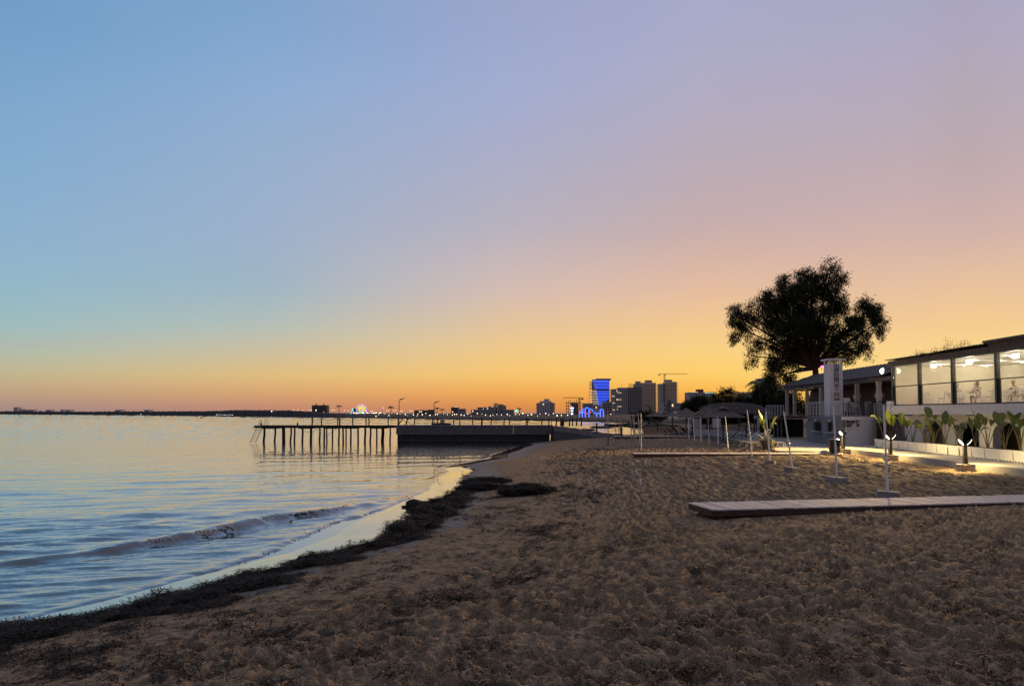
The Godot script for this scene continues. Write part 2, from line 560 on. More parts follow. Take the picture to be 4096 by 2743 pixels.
func make_ground() -> void:
	n_a.frequency = 0.05
	n_a.seed = 4
	n_b.frequency = 0.05
	n_b.seed = 8
	n_small.frequency = 0.35
	n_small.seed = 12
	n_small.fractal_octaves = 3
	n_cell.noise_type = FastNoiseLite.TYPE_CELLULAR
	n_cell.cellular_return_type = FastNoiseLite.RETURN_DISTANCE
	n_cell.cellular_jitter = 1.0
	n_cell.fractal_type = FastNoiseLite.FRACTAL_NONE
	n_cell.frequency = 1.0
	n_cell.seed = 15
	var ds := [2.0]
	while ds[-1] < 100.0:
		var d: float = ds[-1]
		ds.append(d + clampf(d * d * 0.00062, 0.036, 0.8))
	var cols := 960
	var v := PackedVector3Array()
	v.resize(ds.size() * cols)
	for r in ds.size():
		var d: float = ds[r]
		var xs := shore(d)
		var x0 := maxf(xs - 2.2, -0.78 * d - 5.0)
		var x1 := minf(0.76 * d + 8.0, 24.0 + 0.06 * d)
		for c in cols:
			var x := lerpf(x0, x1, float(c) / (cols - 1))
			var s := (x - xs) * 0.93
			var y := base_height(s)
			if s > 0.6: y += footprints(x, -d, s)
			v[r * cols + c] = Vector3(x, y, -d)
	structure(piece(grid_mesh(v, ds.size(), cols), "beach", M.sand))
	# the land under the bar, the plaza and the town, and the beach behind the camera
	var st := mb()
	var g := [Vector3(-12, 0.35, 60), Vector3(400, 0.35, 60), Vector3(900, 0.35, -700), Vector3(900, 0.35, -2600), Vector3(60, 0.35, -330), Vector3(26, 0.35, -90), Vector3(3, 0.35, -3)]
	for i in g.size() - 2:
		tri(st, g[0], g[i + 2], g[i + 1])
	structure(build(st, "ground", M.dark_land))

func ripple_y(x: float, z: float, s: float, d: float) -> float:
	var y := 0.0
	var fade := smoothstep(0.4, -3.0, s) * smoothstep(150.0, 40.0, d)
	if fade > 0.0:
		for w in WAVES:
			if w[4] > d * d * 0.0008:
				y += w[2] * sin(w[0] * x + w[1] * z + w[3] + 2.2 * n_a.get_noise_2d(x * 4.0 + w[3] * 9.0, z * 4.0))
		y *= fade * (0.75 + 0.6 * n_b.get_noise_2d(x * 2.0, z * 2.0))
	return y

var WAVES := []

func swell_y(s: float, d: float) -> float:
	# the small breaking wave, the swash front and the low swells behind them
	var q := s - lookup(CREST, d) + 0.14 * n_b.get_noise_2d(d * 8.0, 3.0)
	var amp := 0.17 * smoothstep(15.0, 21.5, d) * smoothstep(31.5, 25.5, d)
	var y := amp * exp(-pow(q / (0.7 if q < 0.0 else 0.2), 2.0))
	y -= 0.25 * amp * exp(-pow((q - 0.55) / 0.4, 2.0))
	var q2 := q + 2.6 + 0.4 * n_b.get_noise_2d(d * 5.0, 9.0)
	y += 0.05 * smoothstep(9.0, 14.0, d) * smoothstep(34.0, 26.0, d) * exp(-pow(q2 / 0.6, 2.0))
	var q3 := q + 6.0 + 0.7 * n_b.get_noise_2d(d * 4.0, 19.0)
	y += 0.06 * smoothstep(44.0, 30.0, d) * exp(-pow(q3 / 0.9, 2.0))
	var q4 := s - lookup(RUN, d) + 0.18 * n_b.get_noise_2d(d * 14.0, 30.0)
	y += 0.04 * exp(-pow((q4 + 0.25) / 0.24, 2.0)) - 0.05 * smoothstep(-0.12, 0.12, q4)
	return y

func make_sea() -> void:
	rng.seed = 5
	for k in 14:
		var lam := 0.26 * pow(1.24, k)
		var a := deg_to_rad(70.0 + rng.randf_range(-15.0, 15.0))
		var kk := TAU / lam
		var slope := 0.1 if lam < 0.7 else 0.1 * 0.7 / lam
		WAVES.append([kk * cos(a), kk * sin(a), slope * lam / TAU * rng.randf_range(0.7, 1.2), rng.randf() * 50.0, lam])
	var ds := [5.0]
	while ds[-1] < 4000.0:
		var d: float = ds[-1]
		ds.append(d + clampf(d * d * 0.0003, 0.05, 400.0))
	var cols := 620
	var v := PackedVector3Array()
	v.resize(ds.size() * cols)
	var uv := PackedVector2Array()
	uv.resize(v.size())
	for r in ds.size():
		var d: float = ds[r]
		var xs := shore(d)
		var x0 := minf(-0.8 * d - 6.0, xs - 8.0)
		var x1 := xs + 0.6
		if d > 89.0:
			x1 = 12.0 + (d - 89.0) * 0.75
		for c in cols:
			var t := float(c) / (cols - 1)
			var x := lerpf(x0, x1, t)
			var s := (x - xs) * 0.93
			var y := 0.0
			if d < 88.0:
				y = swell_y(s, d) + ripple_y(x, -d, s, d)
			elif d < 150.0:
				y = ripple_y(x, -d, -5.0, d)
			v[r * cols + c] = Vector3(x, y, -d)
			# ripples run along the shore, so the pattern is drawn out across the wind
			uv[r * cols + c] = Vector2((x * 0.9 - d * 0.35) / 13.0, (x * 0.35 + d * 0.9) / 5.0) + Vector2(n_a.get_noise_2d(x * 0.5, d * 0.5), n_b.get_noise_2d(x * 0.5, d * 0.5)) * 0.5
	structure(piece(grid_mesh(v, ds.size(), cols, uv, 0.035), "sea", M.sea_water))
	# the glassy film the last wave left on the sand
	v = PackedVector3Array()
	var n := 700
	var m := 24
	for r in n:
		var d := 5.0 + 81.0 * r / (n - 1)
		var a := lookup(RUN, d) - 0.3
		var b := 0.55 + 0.45 * n_b.get_noise_2d(d * 7.0, 77.0) + 0.2 * n_small.get_noise_2d(d * 4.0, 5.0)
		if d < 14.0: b = lerpf(0.1, b, smoothstep(11.0, 14.0, d))
		for c in m:
			var s := lerpf(a, b, float(c) / (m - 1))
			v.append(Vector3(shore(d) + s / 0.93, maxf(base_height(s) + 0.005, 0.004 * (s + 1.0) - 0.004), -d))
	structure(piece(grid_mesh(v, n, m), "wet_sand", M.wet_sand))
	v = PackedVector3Array()
	m = 10
	for r in n:
		var d := 3.0 + 84.0 * r / (n - 1)
		var b := 2.1 + 0.9 * n_b.get_noise_2d(d * 6.0, 47.0) + 0.4 * n_small.get_noise_2d(d * 3.0, 15.0)
		for c in m:
			var s := lerpf(-0.4, b, float(c) / (m - 1))
			var y := base_height(s) + 0.0025
			if s > 0.6: y += footprints(shore(d) + s / 0.93, -d, s) + 0.003
			v.append(Vector3(shore(d) + s / 0.93, y, -d))
	structure(piece(grid_mesh(v, n, m), "damp_sand", M.damp_sand))

# ---------------------------------------------------------------- jetty and wooden pier
func weathered_post(h: float, r: float, sd: int) -> ArrayMesh:
	var st := mb()
	var pts := []
	rng.seed = sd
	for i in 5:
		pts.append(Vector3(rng.randf_range(-0.03, 0.03), h * i / 4.0, rng.randf_range(-0.03, 0.03)))
	tube(st, pts, r * 1.08, r * 0.94, 8)
	st.generate_normals()
	return st.commit()

func rope_between(parent: Node3D, a: Vector3, b: Vector3, drop: float) -> void:
	var st := mb()
	tube(st, sag(a, b, drop, 7), 0.022, -1.0, 5, false)
	build(st, "rope", M.rope, parent)

func make_jetty() -> void:
	var z := -88.0
	var deck := 2.0
	# concrete jetty: a capping slab over a recessed dark base
	var jetty := thing("concrete_jetty", Vector3(-13.8, 0, z), "grey concrete jetty running from the beach to the wooden pier", "jetty")
	var st := mb()
	var l := 18.6
	for k in 8:
		st = mb()
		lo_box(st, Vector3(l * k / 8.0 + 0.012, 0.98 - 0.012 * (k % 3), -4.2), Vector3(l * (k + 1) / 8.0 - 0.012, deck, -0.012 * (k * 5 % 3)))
		build(st, "capping_slab", M.jetty_concrete, jetty)
	st = mb()
	lo_box(st, Vector3(-0.12, deck + 0.003, -4.3), Vector3(l + 0.1, deck + 0.07, 0.06))
	build(st, "top_edge", M.concrete, jetty)
	st = mb()
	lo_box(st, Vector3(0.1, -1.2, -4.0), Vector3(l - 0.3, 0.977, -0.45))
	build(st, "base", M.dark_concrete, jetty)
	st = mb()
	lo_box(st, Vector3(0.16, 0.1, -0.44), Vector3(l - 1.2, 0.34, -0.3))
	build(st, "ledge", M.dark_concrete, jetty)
	st = mb()
	lo_box(st, Vector3(l + 0.003, 0.4, -4.0), Vector3(l + 0.85, deck - 0.06, -0.25))
	build(st, "end_block", M.concrete, jetty)
	# the rail: two rows of posts with two sagging ropes between them
	var tall := weathered_post(0.86, 0.065, 3)
	for row in 2:
		var xs := []
		var zz := -0.12 if row == 0 else -3.9
		var px := [2.15, 4.9, 7.57, 10.2, 12.85, 15.5, 18.2] if row == 0 else [0.7, 3.9, 6.55, 8.9, 11.2, 13.5, 15.75, 17.5]
		for k in px.size():
			var p := piece(tall, "rail_post", M.wet_pile, jetty)
			p.position = Vector3(px[k], deck + 0.07, zz)
			p.rotation.z = (k * 37 % 7 - 3) * 0.006
			if row == 0 and k == 3: p.scale = Vector3(1.5, 1.06, 1.5)
		for k in px.size() - 1:
			for h in [0.72, 0.4]:
				rope_between(jetty, Vector3(px[k], deck + h + 0.05, zz), Vector3(px[k + 1], deck + h + 0.05, zz), 0.13 + 0.05 * ((k * 5 + row) % 3))
	# things lying on the jetty
	var planks := thing("leaning_planks", Vector3(-13.2, deck + 0.07, z - 1.2), "dark crossed planks leaning on the rail where pier and jetty meet", "planks")
	for q in [[Vector3(-0.55, 0, 0), Vector3(0.1, 0.84, 0.25)], [Vector3(0.2, 0, 0.1), Vector3(0.75, 0.8, 0.1)], [Vector3(0.1, 0.62, 0.18), Vector3(1.3, 0, 0.1)]]:
		st = mb()
		bar(st, q[0], q[1], 0.05, 0.2)
		build(st, "plank", M.wet_pile, planks)
	var pallet := thing("pallet", Vector3(-8.6, deck + 0.07, z - 1.9), "low dark pallet at the foot of the jetty lamp post", "pallet")
	for k in 7:
		st = mb()
		box(st, Vector3(-1.0 + k * 0.33, 0.22, 0), Vector3(0.28, 0.04, 1.0))
		build(st, "slat", M.old_wood, pallet)
	for k in 3:
		st = mb()
		box(st, Vector3(0, 0.1, -0.45 + k * 0.45), Vector3(2.3, 0.198, 0.1))
		build(st, "bearer", M.old_wood, pallet)
	var case := thing("electric_box", Vector3(-8.45, deck + 0.315, z - 1.8), "small pale box standing on the pallet by the lamp post", "box")
	st = mb()
	box(st, Vector3(0, 0.18, 0), Vector3(0.5, 0.36, 0.4))
	build(st, "body", M.light_concrete, case)
	st = mb()
	box(st, Vector3(0, 0.39, 0), Vector3(0.56, 0.05, 0.46))
	build(st, "lid", M.light_concrete, case)
	# lamp posts, unlit
	var lamps := [[-13.75, -90.0, 2.95, "unlit lamp post where the pier meets the jetty"], [-9.6, -91.0, 2.6, "unlit lamp post half way along the concrete jetty"]]
	for q in lamps:
		var lp := thing("jetty_lamp", Vector3(q[0], deck + 0.07, q[1]), q[3], "lamp post", "lamp posts on the jetty")
		st = mb()
		tube(st, [Vector3.ZERO, Vector3(0, q[2], 0), Vector3(0.12, q[2] + 0.12, 0)], 0.05, 0.035, 8)
		build(st, "pole", M.dark_metal, lp)
		st = mb()
		hull8(st, [Vector3(0.05, q[2] + 0.06, 0.14), Vector3(0.62, q[2] + 0.28, 0.14), Vector3(0.62, q[2] + 0.28, -0.14), Vector3(0.05, q[2] + 0.06, -0.14),
			Vector3(0.08, q[2] + 0.22, 0.1), Vector3(0.7, q[2] + 0.36, 0.1), Vector3(0.7, q[2] + 0.36, -0.1), Vector3(0.08, q[2] + 0.22, -0.1)])
		build(st, "lamp_head", M.dark_metal, lp)
	var mast := thing("thin_mast", Vector3(4.75, deck + 0.07, z - 0.6), "thin bare mast at the shore end of the jetty", "mast")
	st = mb()
	tube(st, [Vector3.ZERO, Vector3(0, 1.5, 0), Vector3(0, 2.72, 0)], 0.04, 0.025, 6)
	build(st, "pole", M.dark_metal, mast)
	st = mb()
	tube(st, [Vector3(-0.25, 2.66, 0), Vector3(0.25, 2.7, 0)], 0.02, -1.0, 5)
	build(st, "crossbar", M.dark_metal, mast)
	# a closer set of posts at the root of the jetty
	for k in 7:
		var bp := piece(tall, "mooring_post", M.wet_pile)
		bp.position = Vector3(5.3 + k * 0.5 + 0.1 * (k % 2), deck - 0.04, z - 0.6 - 0.9 * (k % 3))
		bp.scale = Vector3(1.3, 1.12, 1.3)
		tag(bp, "one of the close-set dark posts at the shore end of the jetty", "post", "close-set posts at the root of the jetty")
	# earth ramp from the jetty root to the beach
	st = mb()
	var n := 22
	for k in n:
		var t0 := float(k) / n
		var t1 := float(k + 1) / n
		var f := func(t: float) -> Array:
			var x := 4.85 + 8.4 * t
			var y: float = lerpf(1.93, 0.98, smoothstep(0.0, 1.0, t)) + 0.03 * sin(t * 40.0)
			var w: float = n_small.get_noise_2d(x * 5.0, 3.0) * 0.3
			return [Vector3(x, -0.2, z + 2.6 + w), Vector3(x, y - 0.55 + w * 0.3, z + 1.6 + w), Vector3(x, y, z - 0.2), Vector3(x, y, z - 3.6), Vector3(x, -0.4, z - 6.0)]
		var a: Array = f.call(t0)
		var b: Array = f.call(t1)
		for j in 4:
			quad(st, a[j], a[j + 1], b[j + 1], b[j])
	structure(build(st, "embankment", M.dark_concrete))
	var ramp_posts := thing("ramp_rail", Vector3(6.0, 0, z - 0.4), "rope rail on dark posts sloping down to the beach from the jetty", "rail")
	var heads := [Vector3(0.0, 2.65, 0), Vector3(4.1, 2.35, 0.2), Vector3(7.0, 1.85, 0.5)]
	for k in 3:
		var hp: Vector3 = heads[k]
		st = mb()
		tube(st, [Vector3(hp.x, hp.y - 1.1, hp.z), hp], 0.1, 0.09, 8)
		build(st, "post", M.wet_pile, ramp_posts)
		if k < 2:
			for h in [0.08, 0.3, 0.55]:
				rope_between(ramp_posts, hp - Vector3(0, h, 0), heads[k + 1] - Vector3(0, h * 0.8, 0), 0.16 + 0.1 * h)
	# wooden pier
	var pier := thing("wooden_pier", Vector3(0, 0, z), "dark wooden pier on many slim piles with rope rails", "pier")
	var x0 := -30.689
	var x1 := -13.85
	var count := 66
	for k in count:
		st = mb()
		var x := lerpf(x0 + 0.12, x1 - 0.12, float(k) / (count - 1))
		box(st, Vector3(x, deck + 0.025 + 0.006 * (k % 3), -1.3), Vector3(0.235, 0.05, 2.6))
		build(st, "deck_plank", M.old_wood, pier)
	for zz in [0.0, -2.6]:
		st = mb()
		lo_box(st, Vector3(x0, deck - 0.24, zz - 0.08), Vector3(x1, deck - 0.003, zz + 0.08))
		build(st, "edge_beam", M.wet_pile, pier)
	var piles := [[370, 25], [505, 22], [625, 38], [727, 20], [765, 20], [880, 22], [992, 28], [1102, 20], [1168, 20], [1192, 16], [1270, 18], [1365, 20], [1418, 20], [1452, 16], [1523, 20], [1618, 20], [1708, 24], [1787, 20], [1868, 18], [1945, 36], [2048, 18]]
	rng.seed = 77
	for k in piles.size():
		var x: float = (950.0 + piles[k][0] / 3.346 - 2048.0) / 2957.0 * 88.5
		var r: float = piles[k][1] / 3.346 / 2957.0 * 88.0 * 0.6
		var back := k % 3 == 1 or k in [9, 13]
		var zz := -2.3 if back else -0.25
		if back: x *= 1.02
		st = mb()
		var lean := rng.randf_range(-0.12, 0.12)
		tube(st, [Vector3(x + lean, -1.5, zz), Vector3(x + lean * 0.5, 0.3, zz + 0.03), Vector3(x + 0.03, 1.1, zz), Vector3(x, deck - 0.12, zz)], r * 1.05, r * 0.95, 8)
		build(st, "pile", M.wet_pile, pier)
	for k in 5:
		st = mb()
		var xc: float = [-28.8, -24.5, -21.5, -19.3, -15.8][k]
		lo_box(st, Vector3(xc - 0.9, deck - 0.33, -2.5), Vector3(xc + 0.7, deck - 0.243, 0.15))
		build(st, "cross_beam", M.wet_pile, pier)
	var posts := [[315, 0.32], [723, 0.32], [997, 0.95], [1125, 0.86], [1275, 0.9], [1365, 0.86], [1543, 0.86], [1665, 0.86], [1757, 0.86], [2018, 0.86], [2105, 0.8]]
	var last := Vector3.ZERO
	for k in posts.size():
		var x: float = (950.0 + posts[k][0] / 3.346 - 2048.0) / 2957.0 * 88.0
		var p := Vector3(x, deck + 0.05, -0.05 if k % 3 != 1 else -2.5)
		st = mb()
		tube(st, [p, p + Vector3(0.03 * ((k % 3) - 1), posts[k][1] * 0.5, 0), p + Vector3(0, posts[k][1], 0)], 0.09 if k in [0, 1, 2, 5] else 0.07, -1.0, 8)
		build(st, "rail_post", M.wet_pile, pier)
		var top: Vector3 = p + Vector3(0, posts[k][1], 0)
		if k > 2:
			rope_between(pier, last - Vector3(0, 0.12, 0), top - Vector3(0, 0.12, 0), 0.14)
			rope_between(pier, last - Vector3(0, 0.4, 0), top - Vector3(0, 0.4, 0), 0.2)
		if k > 1: last = top
	# slack lines under the deck
	rope_between(pier, Vector3(-25.2, 1.8, 0.1), Vector3(-22.9, 1.8, 0.1), 0.55)
	rope_between(pier, Vector3(-22.2, 0.75, 0.1), Vector3(-20.7, 1.9, 0.1), 0.15)
	rope_between(pier, Vector3(-29.5, 1.8, 0.1), Vector3(-30.9, 1.8, 0.1), 0.3)
	# bathing ladder at the seaward end
	var ladder := thing("bathing_ladder", Vector3(-29.976, 0.3, z + 0.35), "thin metal bathing ladder hanging from the seaward end of the pier", "ladder")
	for side in [-0.33, 0.33]:
		st = mb()
		tube(st, [Vector3(side - 0.45, -0.2, 0.75), Vector3(side + 0.3, 2.0, 0.0), Vector3(side + 0.42, 2.45, -0.2), Vector3(side + 0.5, 2.3, -0.35), Vector3(side + 0.5, 1.77, -0.45)], 0.03, -1.0, 6)
		build(st, "rail", M.dark_metal, ladder)
	for k in 9:
		var t := 0.04 + k * 0.1
		st = mb()
		var c := Vector3(-0.45, -0.2, 0.75).lerp(Vector3(0.3, 2.0, 0.0), t)
		tube(st, [c + Vector3(-0.33, 0, 0), c + Vector3(0.33, 0, 0)], 0.022, -1.0, 5)
		build(st, "rung", M.dark_metal, ladder)

# ---------------------------------------------------------------- walkways and boardwalks
func slab(st: SurfaceTool, pts: Array, y0: float, y1: float) -> void:
	# pts: Vector2(x, z), convex, any winding
	var n := pts.size()
	for i in n:
		var a: Vector2 = pts[i]
		var b: Vector2 = pts[(i + 1) % n]
		quad(st, Vector3(a.x, y0, a.y), Vector3(a.x, y1, a.y), Vector3(b.x, y1, b.y), Vector3(b.x, y0, b.y))
		if i > 0 and i < n - 1:
			tri(st, Vector3(pts[0].x, y1, pts[0].y), Vector3(a.x, y1, a.y), Vector3(b.x, y1, b.y))
			tri(st, Vector3(pts[0].x, y0, pts[0].y), Vector3(b.x, y0, b.y), Vector3(a.x, y0, a.y))

func make_walks() -> void:
	var st := mb()
	slab(st, [Vector2(20.62, -14), Vector2(21.72, -47.3), Vector2(22.2, -51), Vector2(32, -56.9), Vector2(32, -14)], 0.3, 1.25)
	structure(build(st, "walkway", M.light_concrete))
	st = mb()
	slab(st, [Vector2(17.4, -48.35), Vector2(22.6, -78), Vector2(34, -84), Vector2(34, -52), Vector2(21.6, -48.2)], 0.3, 1.1)
	structure(build(st, "plaza", M.paving))
	# three timber boardwalks laid across the sand
	boardwalk("boardwalk", Vector3(5.45, 0, -20.2), Vector3(20.3, 0, -22.95), 1.65, 0.96, 0.15, "grey plank boardwalk crossing the sand nearest the camera")
	boardwalk("boardwalk", Vector3(7.75, 0, -46.8), Vector3(21.1, 0, -46.6), 1.55, 1.0, 0.2, "long plank boardwalk running along the front of the paved plaza")
	boardwalk("boardwalk", Vector3(11.0, 0, -79.5), Vector3(22.4, 0, -78.2), 1.6, 1.04, 0.2, "far thin boardwalk in front of the stacked sun loungers")

func boardwalk(called: String, a: Vector3, b: Vector3, wide: float, top: float, pitch: float, label: String) -> void:
	# runs from a to b along its seaward edge nearest the camera; planks lie across
	var dir := (b - a).normalized()
	var turn := atan2(-dir.z, dir.x)
	var t := thing(called, Vector3(a.x, top, a.z), label, "boardwalk", "timber boardwalks on the sand", turn)
	var length := a.distance_to(b)
	var n := int(length / pitch)
	var st := mb()
	# a plank with worn, slightly rounded long edges
	var w := pitch - 0.012
	var prof := [Vector2(-w / 2, -0.035), Vector2(-w / 2, -0.006), Vector2(-w / 2 + 0.006, 0), Vector2(w / 2 - 0.006, 0), Vector2(w / 2, -0.006), Vector2(w / 2, -0.035)]
	for i in 5:
		quad(st, Vector3(prof[i].x, prof[i].y, 0), Vector3(prof[i + 1].x, prof[i + 1].y, 0), Vector3(prof[i + 1].x, prof[i + 1].y, -wide), Vector3(prof[i].x, prof[i].y, -wide))
	for zz in [0.0, -wide]:
		for i in 4:
			tri(st, Vector3(prof[0].x, prof[0].y, zz), Vector3(prof[i + 1].x, prof[i + 1].y, zz), Vector3(prof[i + 2 if i < 4 else 5].x, prof[i + 2 if i < 4 else 5].y, zz))
	st.generate_normals()
	var plank := st.commit()
	rng.seed = int(length * 100)
	for k in n:
		var p := piece(plank, "plank", M["plank_%d" % rng.randi_range(0, 3)], t)
		p.position = Vector3((k + 0.5) * pitch, rng.randf_range(-0.004, 0.004), rng.randf_range(-0.012, 0.02))
		p.rotation = Vector3(rng.randf_range(-0.004, 0.004), rng.randf_range(-0.004, 0.004), rng.randf_range(-0.015, 0.015))
	for zz in [-0.06, -wide / 2, -wide + 0.06]:
		st = mb()
		lo_box(st, Vector3(0.03, -0.19, zz - 0.03), Vector3(n * pitch - 0.03, -0.042, zz + 0.03))
		build(st, "side_joist" if zz != -wide / 2 else "joist", M.red_wood, t)
	st = mb()
	lo_box(st, Vector3(-0.005, -0.18, -wide + 0.1), Vector3(0.026, -0.043, -0.1))
	build(st, "end_board", M.red_wood, t)
	for k in 5:
		for zz in [-0.2, -wide + 0.2]:
			st = mb()
			var x := 0.35 + (length - 0.8) * k / 4.0
			var w2 := t.transform * Vector3(x, 0, zz)
			lo_box(st, Vector3(x - 0.06, minf(-0.25, sand_y(w2.x, w2.z) - top - 0.15), zz - 0.06), Vector3(x + 0.06, -0.193, zz + 0.06))
			build(st, "foot", M.red_wood, t)

# ---------------------------------------------------------------- the beach bar
func wall_with_holes(st: SurfaceTool, x0: float, x1: float, y0: float, y1: float, z0: float, z1: float, holes: Array) -> void:
	# holes: [x0, x1, y0, y1] in order of x, not overlapping
	var x := x0
	for h in holes:
		if h[0] > x: lo_box(st, Vector3(x, y0, z0), Vector3(h[0], y1, z1))
		if h[2] > y0: lo_box(st, Vector3(h[0], y0, z0), Vector3(h[1], h[2], z1))
		if h[3] < y1: lo_box(st, Vector3(h[0], h[3], z0), Vector3(h[1], y1, z1))
		x = h[1]
	if x < x1: lo_box(st, Vector3(x, y0, z0), Vector3(x1, y1, z1))

var GLYPHS := {
	"m": [[0, 0, 0, 1], [0, 1, 1, 1], [1, 1, 1, 0], [0.5, 1, 0.5, 0]], "a": [[0.05, 1, 1, 1], [1, 1, 1, 0], [1, 0, 0, 0], [0, 0, 0, 0.5], [0, 0.5, 1, 0.5]],
	"c": [[1, 1, 0, 1], [0, 1, 0, 0], [0, 0, 1, 0]], "k": [[0, 0, 0, 1.35], [0, 0.5, 0.35, 0.5], [0.35, 0.5, 0.95, 1], [0.35, 0.5, 1, 0]],
	"e": [[1, 0, 0, 0], [0, 0, 0, 1], [0, 1, 1, 1], [1, 1, 1, 0.5], [1, 0.5, 0, 0.5]], "n": [[0, 0, 0, 1], [0, 1, 1, 1], [1, 1, 1, 0]],
	"z": [[0, 1, 1, 1], [1, 1, 0, 0], [0, 0, 1, 0]], "i": [[0.5, 0, 0.5, 1]], "b": [[0, 1.4, 0, 0], [0, 0, 1, 0], [1, 0, 1, 1], [1, 1, 0, 1]],
	"y": [[0, 1, 0, 0.1], [0, 0.1, 1, 0.1], [1, 1, 1, -0.4], [1, -0.4, 0.1, -0.4]], "h": [[0, 1.4, 0, 0], [0, 1, 1, 1], [1, 1, 1, 0]], "r": [[0, 0, 0, 1], [0, 1, 0.9, 1]],
	">": [[0, 1, 0.8, 0.5], [0.8, 0.5, 0, 0], [0, 0.8, 0.5, 0.5], [0.5, 0.5, 0, 0.2]],
}

func letter(parent: Node3D, ch: String, at: Vector3, w: float, h: float, t: float, b := Basis.IDENTITY) -> void:
	var st := mb()
	for s in GLYPHS[ch]:
		var p := at + b * Vector3(s[0] * w, s[1] * h, 0)
		var q := at + b * Vector3(s[2] * w, s[3] * h, 0)
		var e := (q - p).normalized() * t * 0.5
		box(st, (p + q) / 2.0, Vector3((q - p).length() + t, t, 0.02), Basis(b.z.cross(b.z.cross(e)).normalized() * -1.0, b.z.cross(e).normalized(), b.z))
	build(st, "letter", M.black_paint, parent)

func rail_grid(parent: Node3D, a: Vector3, b: Vector3, high: float, bars: int, posts: int, r: float, m: Material) -> void:
	for k in posts + 1:
		var p := a.lerp(b, float(k) / posts)
		var st := mb()
		bar(st, p, p + Vector3(0, high, 0), r * 1.6, r * 1.6)
		build(st, "post", m, parent)
	for k in bars:
		var st := mb()
		var y := high * (k + 1.0) / bars
		bar(st, a + Vector3(0, y, 0), b + Vector3(0, y, 0), r * (2.2 if k == bars - 1 else 1.2), r * 1.2)
		build(st, "bar", m, parent)

func yaw(dx: float, dz: float) -> float:
	# the turn that lays local +x along (dx, dz)
	return atan2(-dz, dx)

